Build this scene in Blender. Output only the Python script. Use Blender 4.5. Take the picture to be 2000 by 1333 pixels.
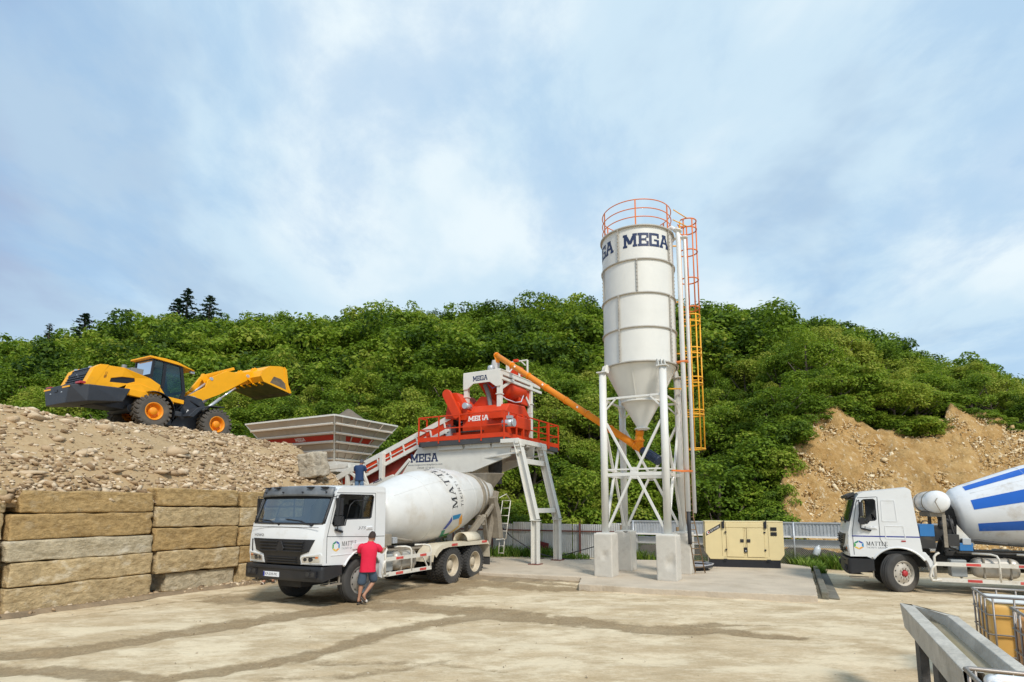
import bpy, bmesh, math, random
import numpy as np
from mathutils import Matrix, Vector, noise, Quaternion

for _o in list(bpy.data.objects): bpy.data.objects.remove(_o)
SC = bpy.context.scene
COL = SC.collection
random.seed(7); RNG = np.random.default_rng(7)
PI = math.pi
rad = math.radians

# ------------------------------------------------------------------ camera
FPX, HOR, CAM_H, PITCH = 1110.0, 990.0, 2.3, rad(7)      # focal (px of the 2000 px photo), horizon row, eye height, tilt
PPY = HOR - FPX * math.tan(PITCH)
cd = bpy.data.cameras.new('camera'); cam = bpy.data.objects.new('camera', cd); COL.objects.link(cam)
cd.sensor_width = 36; cd.lens = 36 * FPX / 2000; cd.shift_y = (PPY - 666.5) / 2000
cd.clip_start = .1; cd.clip_end = 4000
cam.location = (0, 0, CAM_H); cam.rotation_euler = (PI / 2 + PITCH, 0, 0)
SC.camera = cam

# ------------------------------------------------------------------ sun, sky, exposure
SUN_EL, SUN_AZ = rad(46), rad(160)
sv = Vector((math.sin(SUN_AZ) * math.cos(SUN_EL), math.cos(SUN_AZ) * math.cos(SUN_EL), math.sin(SUN_EL)))
sd = bpy.data.lights.new('sun', 'SUN'); sun = bpy.data.objects.new('sun', sd); COL.objects.link(sun)
sd.energy = 2.9; sd.angle = rad(12); sd.color = (1.0, .95, .86)
sun.rotation_euler = sv.to_track_quat('Z', 'Y').to_euler(); sun.location = (0, -20, 60)
SC.view_settings.view_transform = 'Standard'; SC.view_settings.look = 'None'
SC.view_settings.exposure = 0.14; SC.view_settings.gamma = 1.0

W = bpy.data.worlds.new('World'); SC.world = W; W.use_nodes = True
nt = W.node_tree; nt.nodes.clear()
def wn(t, **k):
    n = nt.nodes.new(t)
    for a, b in k.items(): setattr(n, a, b)
    return n
def wl(a, b): nt.links.new(a, b)
def wmath(op, a, b=None, c=None, clamp=False):
    n = wn('ShaderNodeMath', operation=op, use_clamp=clamp)
    for i, v in enumerate((a, b, c)):
        if v is None: continue
        if isinstance(v, (int, float)): n.inputs[i].default_value = v
        else: wl(v, n.inputs[i])
    return n.outputs[0]
sky = wn('ShaderNodeTexSky', sky_type='NISHITA'); sky.sun_disc = False
sky.sun_elevation = SUN_EL; sky.sun_rotation = SUN_AZ; sky.altitude = 600; sky.dust_density = 1.6; sky.ozone_density = 2.0
tc = wn('ShaderNodeTexCoord'); sp = wn('ShaderNodeSeparateXYZ'); wl(tc.outputs['Generated'], sp.inputs[0])
zc = wmath('ADD', wmath('MAXIMUM', sp.outputs[2], 0.0), .22)
cx = wmath('DIVIDE', sp.outputs[0], zc); cy = wmath('DIVIDE', sp.outputs[1], zc)
cb = wn('ShaderNodeCombineXYZ'); wl(cx, cb.inputs[0]); wl(cy, cb.inputs[1])
def wnoise(scale, detail, rough, off, rot=0, sc=(1, 1, 1), dist=0.):
    mp = wn('ShaderNodeMapping'); mp.inputs['Location'].default_value = off; mp.inputs['Rotation'].default_value = (0, 0, rot); mp.inputs['Scale'].default_value = sc
    wl(cb.outputs[0], mp.inputs[0])
    n = wn('ShaderNodeTexNoise'); n.inputs['Scale'].default_value = scale; n.inputs['Detail'].default_value = detail
    n.inputs['Roughness'].default_value = rough; n.inputs['Distortion'].default_value = dist
    wl(mp.outputs[0], n.inputs['Vector']); return n.outputs['Fac']
def wramp(v, stops, interp='EASE'):
    r = wn('ShaderNodeValToRGB'); r.color_ramp.interpolation = interp; e = r.color_ramp.elements
    while len(e) < len(stops): e.new(.5)
    for q, (p, c) in zip(e, stops): q.position = p; q.color = (*c, 1) if len(c) == 3 else c
    wl(v, r.inputs[0]); return r.outputs[0]
n1 = wnoise(.62, 7, .50, (48.2, 1.1, 0), rad(38), (1.0, .62, 1), .35)      # big streaky veils
n2 = wnoise(2.6, 9, .62, (7.4, 2.2, 0), rad(30), (1.0, .75, 1), .2)      # puffs
cover = wmath('ADD', wmath('MULTIPLY', n1, .68), wmath('MULTIPLY', n2, .32))
cover = wmath('SUBTRACT', cover, wmath('MULTIPLY', sp.outputs[0], .10))   # a little clearer to the right
mask = wramp(cover, [(.37, (0, 0, 0)), (.46, (.55,) * 3), (.54, (1,) * 3)])
n3 = wnoise(1.15, 6, .52, (83.94, 4.1, 0), rad(-20), (1, .7, 1), .3)
ccol = wramp(wmath('ADD', n3, wmath('MULTIPLY', sp.outputs[0], .15)), [(.30, (.36, .46, .64)), (.42, (.43, .58, .74)), (.52, (.57, .73, .85)), (.66, (.76, .86, .91))])
bg1 = wn('ShaderNodeBackground'); bg1.inputs[1].default_value = .10; wl(sky.outputs[0], bg1.inputs[0])
bgh = wn('ShaderNodeBackground'); bgh.inputs[0].default_value = (.30, .53, .82, 1); bgh.inputs[1].default_value = 1.0   # thin high veil over the blue
mxa = wn('ShaderNodeMixShader'); mxa.inputs[0].default_value = .82; wl(bg1.outputs[0], mxa.inputs[1]); wl(bgh.outputs[0], mxa.inputs[2])
bg2 = wn('ShaderNodeBackground'); wl(ccol, bg2.inputs[0]); bg2.inputs[1].default_value = 1.0
mx = wn('ShaderNodeMixShader'); wl(mask, mx.inputs[0]); wl(mxa.outputs[0], mx.inputs[1]); wl(bg2.outputs[0], mx.inputs[2])
out = wn('ShaderNodeOutputWorld'); wl(mx.outputs[0], out.inputs[0])

# ------------------------------------------------------------------ measuring helpers (photo pixel -> point in the place)
_c, _s = math.cos(PITCH), math.sin(PITCH)
def _ray(px, py):
    X = (px - 1000) / FPX; Uu = (PPY - py) / FPX
    return Vector((X, _c - _s * Uu, _s + _c * Uu))
def G(px, py, z=0.):
    r = _ray(px, py); return Vector((0, 0, CAM_H)) + r * ((z - CAM_H) / r.z)
def U(px, py, d):
    r = _ray(px, py); return Vector((0, 0, CAM_H)) + r * (d / r.y)
def PX(p):
    x, y, z = p[0], p[1], p[2] - CAM_H
    d = y * _c + z * _s; u = -y * _s + z * _c
    return 1000 + FPX * x / d, PPY - FPX * u / d

# ------------------------------------------------------------------ materials
MATS = {}
def mat(name, col, rough=.6, metal=0., var=.12, scale=3., bump=0., bscale=25., dirt=None, damt=0., dscale=1.3, spec=.5, coat=0., coord='Object', attr=None, streak=False):
    if name in MATS: return MATS[name]
    m = bpy.data.materials.new(name); m.use_nodes = True; t = m.node_tree; N, Lk = t.nodes, t.links
    b = N['Principled BSDF']; b.inputs['Roughness'].default_value = rough; b.inputs['Metallic'].default_value = metal
    b.inputs['Specular IOR Level'].default_value = spec; b.inputs['Coat Weight'].default_value = coat
    tcn = N.new('ShaderNodeTexCoord'); src = tcn.outputs['Object']
    if coord == 'World':
        g = N.new('ShaderNodeNewGeometry'); src = g.outputs['Position']
    nz = N.new('ShaderNodeTexNoise'); nz.inputs['Scale'].default_value = scale; nz.inputs['Detail'].default_value = 6; nz.inputs['Roughness'].default_value = .6
    Lk.new(src, nz.inputs['Vector'])
    mr = N.new('ShaderNodeMapRange'); mr.inputs[1].default_value = .28; mr.inputs[2].default_value = .72; Lk.new(nz.outputs['Fac'], mr.inputs[0])
    mix = N.new('ShaderNodeMix'); mix.data_type = 'RGBA'; Lk.new(mr.outputs[0], mix.inputs[0])
    mix.inputs[6].default_value = (*[c * (1 - var) for c in col], 1); mix.inputs[7].default_value = (*[min(1, c * (1 + var)) for c in col], 1)
    cur = mix.outputs[2]
    if dirt:
        nd = N.new('ShaderNodeTexNoise'); nd.inputs['Scale'].default_value = dscale; nd.inputs['Detail'].default_value = 9; nd.inputs['Roughness'].default_value = .68
        if streak:
            mp = N.new('ShaderNodeMapping'); mp.inputs['Scale'].default_value = (1, 1, .18); Lk.new(src, mp.inputs[0]); Lk.new(mp.outputs[0], nd.inputs['Vector'])
        else: Lk.new(src, nd.inputs['Vector'])
        md = N.new('ShaderNodeMapRange'); md.inputs[1].default_value = .62 - .3 * damt; md.inputs[2].default_value = .80 - .2 * damt; md.inputs[4].default_value = min(1, .35 + damt)
        Lk.new(nd.outputs['Fac'], md.inputs[0])
        m2 = N.new('ShaderNodeMix'); m2.data_type = 'RGBA'; Lk.new(md.outputs[0], m2.inputs[0]); Lk.new(cur, m2.inputs[6]); m2.inputs[7].default_value = (*dirt, 1)
        cur = m2.outputs[2]
    Lk.new(cur, b.inputs['Base Color'])
    if bump:
        nb = N.new('ShaderNodeTexNoise'); nb.inputs['Scale'].default_value = bscale; nb.inputs['Detail'].default_value = 8; Lk.new(src, nb.inputs['Vector'])
        bp = N.new('ShaderNodeBump'); bp.inputs['Strength'].default_value = bump; bp.inputs['Distance'].default_value = .05
        Lk.new(nb.outputs['Fac'], bp.inputs['Height']); Lk.new(bp.outputs[0], b.inputs['Normal'])
    MATS[name] = m; return m
DUST = (.36, .28, .17); RUST = (.20, .085, .035); GRIME = (.10, .085, .065)
white = mat('truck_white', (.74, .74, .73), .34, var=.03, dirt=(.46, .41, .32), damt=.14, dscale=1.6, coat=.25)
drumw = mat('drum_white', (.66, .645, .61), .42, var=.06, dirt=(.46, .39, .29), damt=.36, dscale=.9, coat=.1)
drumw2 = mat('drum_white_stained', (.76, .765, .77), .40, var=.05, dirt=(.42, .33, .22), damt=.26, dscale=2.3, coat=.1)
blackp = mat('black_plastic', (.018, .018, .020), .45, var=.25, dirt=GRIME, damt=.12)
darkm = mat('dark_metal', (.035, .033, .031), .6, var=.3, dirt=(.15, .12, .08), damt=.28)
under = mat('undercarriage', (.030, .028, .026), .8, var=.3, dirt=(.10, .08, .055), damt=.25)
rubber = mat('tyre_rubber', (.055, .052, .049), .85, var=.25, dirt=(.17, .145, .11), damt=.30, bump=.15, bscale=60)
rimgrey = mat('rim_grey', (.34, .32, .29), .5, metal=.25, var=.15, dirt=(.20, .16, .11), damt=.25, dscale=5)
rimtan = mat('rim_tan', (.52, .44, .32), .55, var=.15, dirt=(.30, .22, .13), damt=.3, dscale=5)
cream = mat('dusty_cream_paint', (.62, .55, .42), .55, var=.08, dirt=(.40, .31, .19), damt=.32, dscale=2.2)
dustyw = mat('dusty_white_paint', (.70, .66, .58), .5, var=.08, dirt=(.42, .31, .19), damt=.34, dscale=4)
redref = mat('red_reflector', (.55, .06, .05), .4, var=.3, dirt=(.55, .42, .33), damt=.35, dscale=9)
concd = mat('dusty_steel', (.27, .23, .175), .75, var=.22, dirt=(.13, .10, .07), damt=.35, bump=.3, bscale=15)
alum = mat('tank_aluminium', (.48, .44, .38), .45, metal=.35, var=.12, dirt=(.33, .26, .17), damt=.35, dscale=3)
chrome = mat('lamp_reflector', (.75, .76, .78), .12, metal=.8, var=.05)
amber = mat('amber_lens', (.75, .20, .04), .25, var=.1)
redl = mat('red_lens', (.42, .03, .03), .3, var=.1)
navy = mat('navy_print', (.012, .026, .085), .5, var=.08)
blueb = mat('stripe_blue', (.010, .115, .50), .42, var=.06, dirt=(.25, .28, .33), damt=.06, dscale=3)
blk_print = mat('black_print', (.02, .02, .022), .5, var=.05)
grey_print = mat('grey_print', (.10, .11, .13), .5, var=.05)
red_print = mat('red_print', (.50, .035, .02), .5, var=.08)
wht_print = mat('white_print', (.80, .78, .75), .5, var=.04)
blue_print = mat('blue_print', (.015, .03, .25), .5, var=.05)
e_green = mat('emblem_green', (.06, .36, .07), .5, var=.04); e_dgreen = mat('emblem_dark_green', (.0, .22, .13), .5, var=.04)
e_blue = mat('emblem_blue', (.03, .07, .36), .5, var=.04); e_cyan = mat('emblem_cyan', (.01, .23, .47), .5, var=.04)
e_orange = mat('emblem_orange', (.80, .35, .04), .5, var=.04); e_yellow = mat('emblem_yellow', (.78, .50, .05), .5, var=.04)
EMB = [e_dgreen, e_green, e_yellow, e_orange, e_cyan, e_blue]
plantw = mat('plant_white', (.70, .675, .61), .42, var=.05, dirt=(.47, .42, .34), damt=.20, dscale=1.2, coat=.1)
beige = mat('hopper_beige', (.50, .405, .31), .5, var=.06, dirt=(.36, .28, .20), damt=.26, dscale=1.0, streak=True)
plantr = mat('plant_red', (.62, .047, .008), .45, var=.08, dirt=(.38, .07, .03), damt=.12, dscale=1.6, spec=.3)
plantr_d = mat('plant_dark_red', (.33, .035, .02), .5, var=.1, dirt=(.2, .06, .04), damt=.2)
grating = mat('platform_grey', (.07, .07, .072), .6, metal=.2, var=.15)
silow = mat('silo_white', (.70, .685, .635), .42, var=.035, dirt=(.50, .46, .39), damt=.18, dscale=.8, coat=.1, streak=True)
silog = mat('silo_seam_grey', (.42, .39, .34), .55, var=.2, dirt=(.22, .15, .09), damt=.25, dscale=6)
orange = mat('conveyor_orange', (.90, .27, .006), .42, var=.05, dirt=(.62, .22, .04), damt=.08, spec=.35)
cageo = mat('ladder_orange', (.72, .19, .035), .45, var=.08)
cagey = mat('ladder_yellow', (.86, .42, .02), .45, var=.08)
galv = mat('galvanised_steel', (.50, .52, .54), .45, metal=.45, var=.12, dirt=(.40, .36, .30), damt=.12, dscale=2)
pipew = mat('pipe_white', (.78, .78, .77), .35, var=.04)
yel = mat('loader_yellow', (.94, .42, .006), .42, var=.05, dirt=(.55, .30, .06), damt=.12, dscale=2, spec=.35)
ldark = mat('loader_slate', (.032, .036, .045), .5, var=.15, dirt=(.13, .11, .08), damt=.15)
lblack = mat('loader_black', (.014, .014, .018), .45, var=.2)
rimo = mat('rim_orange', (.88, .30, .010), .42, var=.08, dirt=(.42, .20, .06), damt=.25, dscale=4)
bsteel = mat('bucket_worn_steel', (.19, .14, .095), .55, metal=.3, var=.3, dirt=(.34, .22, .09), damt=.3, dscale=3)
gcream = mat('generator_cream', (.76, .62, .33), .45, var=.04, dirt=(.50, .38, .20), damt=.10, dscale=2.2, coat=.1, streak=True)
concrete = mat('concrete_light', (.58, .54, .47), .88, var=.10, scale=2.2, bump=.10, bscale=18, dirt=(.36, .31, .25), damt=.30, dscale=1.4)
concrete_t = mat('concrete_trough', (.49, .455, .39), .85, var=.20, scale=2.6, bump=.45, bscale=22, dirt=(.28, .25, .20), damt=.30, dscale=2.2)
sheetm = mat('fence_sheet', (.62, .62, .60), .5, metal=.25, var=.10, dirt=(.34, .24, .16), damt=.22, dscale=1.1, streak=True)
fred = mat('fence_red', (.17, .018, .020), .55, var=.15)
frust = mat('rusty_rail', (.17, .055, .040), .7, var=.25)
wood = mat('weathered_wood', (.26, .17, .09), .8, var=.25, scale=8)
skinm = mat('skin', (.40, .20, .12), .55, var=.05)
hairm = mat('hair_dark', (.035, .020, .014), .8, var=.2)
rshirt = mat('shirt_red', (.66, .008, .045), .8, var=.06, bump=.25, bscale=9)
denim = mat('shorts_slate', (.055, .082, .12), .85, var=.15, bump=.25, bscale=10)
bshirt = mat('shirt_navy', (.014, .040, .115), .8, var=.1, bump=.25, bscale=9)
jeans = mat('jeans_blue', (.12, .20, .32), .85, var=.2, bump=.2, bscale=10)
sandal = mat('sandal', (.60, .55, .48), .7, var=.1); sole = mat('sandal_sole', (.10, .08, .065), .8, var=.1)
ibcy = mat('tank_yellow', (.80, .47, .13), .35, var=.10, scale=1.8, dirt=(.60, .27, .05), damt=.30, dscale=1.6)
ibco = mat('tank_orange', (.74, .32, .08), .35, var=.10, scale=1.8, dirt=(.46, .16, .03), damt=.3, dscale=1.6)
ibcw = mat('tank_white', (.78, .76, .70), .4, var=.06)
cagem = mat('tank_cage', (.33, .30, .27), .45, metal=.5, var=.2, dirt=(.24, .13, .08), damt=.2, dscale=6)
mudw = mat('muddy_water', (.33, .27, .17), .15, var=.12, scale=1.5)
cable = mat('cable_black', (.03, .03, .032), .6, var=.1)

def glass(name, tint=(.55, .62, .62), refl=.5, trans=.6):
    m = bpy.data.materials.new(name); m.use_nodes = True; t = m.node_tree; N, Lk = t.nodes, t.links
    N.clear(); o = N.new('ShaderNodeOutputMaterial'); mx_ = N.new('ShaderNodeMixShader'); tr = N.new('ShaderNodeBsdfTransparent'); gl = N.new('ShaderNodeBsdfGlossy')
    tr.inputs[0].default_value = (*[c * trans for c in tint], 1); gl.inputs['Roughness'].default_value = .03; gl.inputs[0].default_value = (.85, .92, .95, 1)
    fr = N.new('ShaderNodeLayerWeight'); fr.inputs[0].default_value = refl
    nzz = N.new('ShaderNodeTexNoise'); nzz.inputs['Scale'].default_value = 1.2
    tcc = N.new('ShaderNodeTexCoord'); Lk.new(tcc.outputs['Object'], nzz.inputs['Vector'])
    ad = N.new('ShaderNodeMath'); ad.operation = 'MULTIPLY_ADD'; Lk.new(nzz.outputs['Fac'], ad.inputs[0]); ad.inputs[1].default_value = .12; Lk.new(fr.outputs['Fresnel'], ad.inputs[2]); ad.use_clamp = True
    Lk.new(ad.outputs[0], mx_.inputs[0]); Lk.new(tr.outputs[0], mx_.inputs[1]); Lk.new(gl.outputs[0], mx_.inputs[2]); Lk.new(mx_.outputs[0], o.inputs[0])
    return m
wglass = glass('windscreen_glass', (.66, .74, .76), .58, .80)
sglass = glass('side_glass', (.72, .80, .79), .30, .85)
lglass = glass('loader_glass', (.50, .66, .60), .16, .85)

# ------------------------------------------------------------------ mesh building
class MB:
    def __init__(s): s.v = []; s.f = []; s.m = []; s.sm = []; s.T = Matrix()
    def add(s, vs, fs, m=0, sm=False):
        o = len(s.v); T = s.T
        s.v += [tuple(T @ Vector(p)) for p in vs]
        s.f += [tuple(i + o for i in f) for f in fs]
        s.m += [m] * len(fs); s.sm += [sm] * len(fs)
        return s
    def box(s, c, d, m=0, rot=None):
        x, y, z = (q / 2 for q in d)
        vs = [Vector(p) for p in ((-x, -y, -z), (x, -y, -z), (x, y, -z), (-x, y, -z), (-x, -y, z), (x, -y, z), (x, y, z), (-x, y, z))]
        R = Matrix() if rot is None else rot.to_4x4()
        c = Vector(c); vs = [R @ p + c for p in vs]
        return s.add(vs, [(0, 3, 2, 1), (4, 5, 6, 7), (0, 1, 5, 4), (1, 2, 6, 5), (2, 3, 7, 6), (3, 0, 4, 7)], m)
    def bx(s, x0, x1, y0, y1, z0, z1, m=0):
        return s.box(((x0 + x1) / 2, (y0 + y1) / 2, (z0 + z1) / 2), (abs(x1 - x0), abs(y1 - y0), abs(z1 - z0)), m)
    def bar(s, p, q, w, h, m=0, up=(0, 0, 1)):
        p, q = Vector(p), Vector(q); d = q - p; L = d.length; d.normalize(); up = Vector(up)
        if abs(d.dot(up)) > .98: up = Vector((1, 0, 0))
        x = d.cross(up).normalized(); z = x.cross(d).normalized()
        vs = [b + x * (i * w / 2) + z * (j * h / 2) for b in (p, q) for i, j in ((-1, -1), (1, -1), (1, 1), (-1, 1))]
        return s.add(vs, [(0, 1, 2, 3), (7, 6, 5, 4), (0, 4, 5, 1), (1, 5, 6, 2), (2, 6, 7, 3), (3, 7, 4, 0)], m)
    def ibeam(s, p, q, w, h, t, m=0, up=(0, 0, 1)):
        p, q = Vector(p), Vector(q); d = (q - p).normalized(); u = Vector(up); x = d.cross(u).normalized(); z = x.cross(d).normalized()
        s.bar(p + z * (h - t) / 2, q + z * (h - t) / 2, w, t, m, up); s.bar(p - z * (h - t) / 2, q - z * (h - t) / 2, w, t, m, up)
        return s.bar(p, q, t, h - 2 * t - .002, m, up)
    def cyl(s, p, q, r, r2=None, m=0, n=16, caps=True, sm=True):
        r2 = r if r2 is None else r2; p, q = Vector(p), Vector(q); d = (q - p).normalized()
        up = Vector((0, 0, 1)) if abs(d.z) < .9 else Vector((1, 0, 0)); x = d.cross(up).normalized(); y = d.cross(x)
        vs = []
        for b, rr in ((p, r), (q, r2)):
            vs += [b + x * (rr * math.cos(2 * PI * i / n)) + y * (rr * math.sin(2 * PI * i / n)) for i in range(n)]
        s.add(vs, [(i, (i + 1) % n, n + (i + 1) % n, n + i) for i in range(n)], m, sm)
        if caps:
            s.add(vs[:n], [tuple(range(n - 1, -1, -1))], m); s.add(vs[n:], [tuple(range(n))], m)
        return s
    def tube(s, pts, r, m=0, n=8, closed=False, sm=True):
        pts = [Vector(p) for p in pts]; N = len(pts); rings = []; prev = None
        for i, p in enumerate(pts):
            a = pts[(i - 1) % N] if (closed or i > 0) else p; b = pts[(i + 1) % N] if (closed or i < N - 1) else p
            d = (b - a).normalized()
            if prev is None:
                up = Vector((0, 0, 1)) if abs(d.z) < .9 else Vector((1, 0, 0)); x = d.cross(up).normalized()
            else: x = (prev - d * prev.dot(d)).normalized()
            prev = x; y = d.cross(x); rr = r[i] if isinstance(r, (list, tuple)) else r
            rings.append([p + x * (rr * math.cos(2 * PI * k / n)) + y * (rr * math.sin(2 * PI * k / n)) for k in range(n)])
        vs = [v for R in rings for v in R]; fs = []
        for i in range(N if closed else N - 1):
            j = (i + 1) % N
            fs += [(i * n + k, i * n + (k + 1) % n, j * n + (k + 1) % n, j * n + k) for k in range(n)]
        if not closed: fs += [tuple(range(n - 1, -1, -1)), tuple((N - 1) * n + k for k in range(n))]
        return s.add(vs, fs, m, sm)
    def lathe(s, prof, n=32, m=0, axis='Z', sm=True, a0=0., a1=2 * PI, mfun=None):
        full = abs(a1 - a0 - 2 * PI) < 1e-6; k = n if full else n + 1; vs = []
        for r, h in prof:
            for i in range(k):
                a = a0 + (a1 - a0) * i / n; c, q = r * math.cos(a), r * math.sin(a)
                vs.append({'Z': (c, q, h), 'Y': (c, h, q), 'X': (h, c, q)}[axis])
        fs = []; ms = []
        for j in range(len(prof) - 1):
            for i in range(n):
                i2 = (i + 1) % k
                fs.append((j * k + i, j * k + i2, (j + 1) * k + i2, (j + 1) * k + i))
        return s.add(vs, fs, m, sm)
    def grid(s, nu, nv, fn, m=0, sm=True):
        vs = [fn(i / nu, j / nv) for j in range(nv + 1) for i in range(nu + 1)]; w = nu + 1
        return s.add(vs, [(j * w + i, j * w + i + 1, (j + 1) * w + i + 1, (j + 1) * w + i) for j in range(nv) for i in range(nu)], m, sm)
    def prism(s, poly, mp, t0, t1, m=0, holes=(), sm=False):
        """poly (a,b) filled (holes cut out), extruded from t0 to t1; mp(a,b,t)->point"""
        bm = bmesh.new(); es = []
        for loop in (poly, *holes):
            vv = [bm.verts.new((a, b, 0)) for a, b in loop]
            es += [bm.edges.new((vv[i], vv[(i + 1) % len(vv)])) for i in range(len(vv))]
        nl = [len(l) for l in (poly, *holes)]
        bmesh.ops.triangle_fill(bm, use_beauty=True, edges=es)
        bm.verts.index_update()
        pts = [(v.co.x, v.co.y) for v in bm.verts]; tris = [tuple(v.index for v in f.verts) for f in bm.faces]; bm.free()
        n = len(pts); vs = [mp(a, b, t0) for a, b in pts] + [mp(a, b, t1) for a, b in pts]
        fs = list(tris) + [tuple(i + n for i in reversed(t)) for t in tris]; o = 0
        for L in nl:
            fs += [(o + i, o + (i + 1) % L, n + o + (i + 1) % L, n + o + i) for i in range(L)]; o += L
        return s.add(vs, fs, m, sm)
    def build(s, name, mats, parent=None, bev=0., seg=2, loc=None):
        me = bpy.data.meshes.new(name); me.from_pydata(s.v, [], s.f)
        if not isinstance(mats, (list, tuple)): mats = [mats]
        for q in mats: me.materials.append(q)
        me.polygons.foreach_set('material_index', s.m); me.polygons.foreach_set('use_smooth', s.sm)
        bm = bmesh.new(); bm.from_mesh(me); bmesh.ops.remove_doubles(bm, verts=bm.verts, dist=1e-5)
        bmesh.ops.recalc_face_normals(bm, faces=bm.faces); bm.to_mesh(me); bm.free()
        me.update()
        o = bpy.data.objects.new(name, me); COL.objects.link(o)
        if parent: o.parent = parent
        if loc is not None: o.location = loc
        if bev:
            b = o.modifiers.new('bevel', 'BEVEL'); b.width = bev; b.segments = seg; b.limit_method = 'ANGLE'; b.angle_limit = rad(35)
        return o
def tag(o, label=None, cat=None, group=None, kind=None):
    for k, v in (('label', label), ('category', cat), ('group', group), ('kind', kind)):
        if v: o[k] = v
    return o
def empty(name, loc=(0, 0, 0), yaw=0., parent=None, rot=None):
    o = bpy.data.objects.new(name, None); COL.objects.link(o); o.location = loc
    o.rotation_euler = rot if rot is not None else (0, 0, yaw); o.empty_display_size = .2
    if parent: o.parent = parent
    return o
def npmesh(name, V, F, mats, parent=None, attrs=None, smooth=False, midx=None):
    """fast mesh from arrays, F is (n,3) or (n,4)"""
    me = bpy.data.meshes.new(name); k = F.shape[1]
    me.vertices.add(len(V)); me.vertices.foreach_set('co', np.ascontiguousarray(V, np.float32).ravel())
    me.loops.add(F.size); me.loops.foreach_set('vertex_index', np.ascontiguousarray(F, np.int32).ravel())
    me.polygons.add(len(F)); me.polygons.foreach_set('loop_start', np.arange(0, F.size, k, dtype=np.int32))
    if smooth: me.polygons.foreach_set('use_smooth', np.ones(len(F), bool))
    if not isinstance(mats, (list, tuple)): mats = [mats]
    for q in mats: me.materials.append(q)
    if midx is not None: me.polygons.foreach_set('material_index', midx.astype(np.int32))
    me.update(calc_edges=True)
    for nme, arr in (attrs or {}).items():
        a = me.attributes.new(nme, 'FLOAT', 'POINT'); a.data.foreach_set('value', np.ascontiguousarray(arr, np.float32))
    o = bpy.data.objects.new(name, me); COL.objects.link(o)
    if parent: o.parent = parent
    return o

# ------------------------------------------------------------------ lettering
def R4(x0, y0, x1, y1): return [(x0, y0), (x1, y0), (x1, y1), (x0, y1)]
def DG(x0, y0, x1, y1, t): return [(x0 - t / 2, y0), (x0 + t / 2, y0), (x1 + t / 2, y1), (x1 - t / 2, y1)]
SLAB = {  # heavy slab letters of the plant maker's word mark
 'M': (1.16, [R4(0, 0, .36, .17), R4(.08, .17, .28, .83), R4(0, .83, .36, 1), DG(.58, .22, .28, .83, .25), DG(.58, .22, .88, .83, .25), R4(.80, .83, 1.16, 1), R4(.88, .17, 1.08, .83), R4(.80, 0, 1.16, .17)]),
 'E': (.88, [R4(0, 0, .88, .18), R4(0, .82, .88, 1), R4(.09, .18, .31, .82), R4(.31, .42, .62, .58), R4(.70, .62, .88, .82), R4(.70, .18, .88, .38), R4(.62, .34, .70, .66)]),
 'G': (.88, [R4(0, .82, .88, 1), R4(0, 0, .88, .18), R4(0, .18, .22, .82), R4(.66, .18, .88, .52), R4(.42, .40, .66, .54), R4(.70, .64, .88, .82)]),
 'A': (1.04, [R4(0, 0, .36, .16), R4(.68, 0, 1.04, .16), DG(.18, .16, .44, .84, .22), DG(.86, .16, .60, .84, .22), R4(.28, .84, .72, 1), R4(.32, .32, .72, .46)])}
SERIF = {
 'M': (1.12, [R4(0, 0, .30, .055), R4(.12, .055, .18, .945), R4(0, .945, .26, 1), DG(.55, .04, .24, .945, .17), DG(.57, .04, .88, .945, .08), R4(.84, .945, 1.12, 1), R4(.86, .055, 1.03, .945), R4(.76, 0, 1.12, .055)]),
 'A': (.96, [R4(0, 0, .28, .055), R4(.60, 0, .96, .055), DG(.13, .055, .44, 1, .075), DG(.78, .055, .46, 1, .18), R4(.26, .33, .60, .39)]),
 'T': (.84, [R4(.24, 0, .60, .055), R4(.335, .055, .505, .94), R4(0, .94, .84, 1), R4(0, .76, .05, .94), R4(.79, .76, .84, .94)]),
 'L': (.76, [R4(0, 0, .76, .06), R4(.10, .06, .27, .945), R4(0, .945, .38, 1), R4(.71, .06, .76, .26)]),
 'E': (.80, [R4(0, 0, .78, .06), R4(.10, .06, .27, .94), R4(0, .94, .74, 1), R4(.27, .48, .55, .54), R4(.69, .78, .74, .94), R4(.73, .06, .78, .24), R4(.52, .40, .56, .62)])}
def word(font, s, gap=.09):
    x = 0; out = []
    for ch in s:
        w, polys = font[ch]
        out += [[(a + x, b) for a, b in p] for p in polys]; x += w + gap
    return out, x - gap
def sans(s, spacing=1.0):
    """built-in font -> polygons in units of its own cap height"""
    cu = bpy.data.curves.new('t', 'FONT'); cu.body = s; cu.size = 1.0; cu.resolution_u = 3; cu.space_character = spacing
    o = bpy.data.objects.new('t', cu); COL.objects.link(o)
    me = bpy.data.meshes.new_from_object(o.evaluated_get(bpy.context.evaluated_depsgraph_get()))
    P = [[(me.vertices[i].co.x / .70, me.vertices[i].co.y / .70) for i in p.vertices] for p in me.polygons]
    bpy.data.objects.remove(o); bpy.data.curves.remove(cu); bpy.data.meshes.remove(me)
    xs = [a for p in P for a, b in p]; x0 = min(xs)
    return [[(a - x0, b) for a, b in p] for p in P], max(xs) - x0
def hexa(R=.5, r=.32):
    """six-sided ring emblem, one polygon and colour per side"""
    out = []
    for k in range(6):
        a, b = PI / 2 + k * PI / 3 + .05, PI / 2 + (k + 1) * PI / 3 - .05
        out.append([(R * math.cos(a), R * math.sin(a)), (R * math.cos(b), R * math.sin(b)), (r * math.cos(b), r * math.sin(b)), (r * math.cos(a), r * math.sin(a))])
    return out   # starts at the top, runs anticlockwise: left-up, left, left-down, right-down, right, right-up
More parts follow.
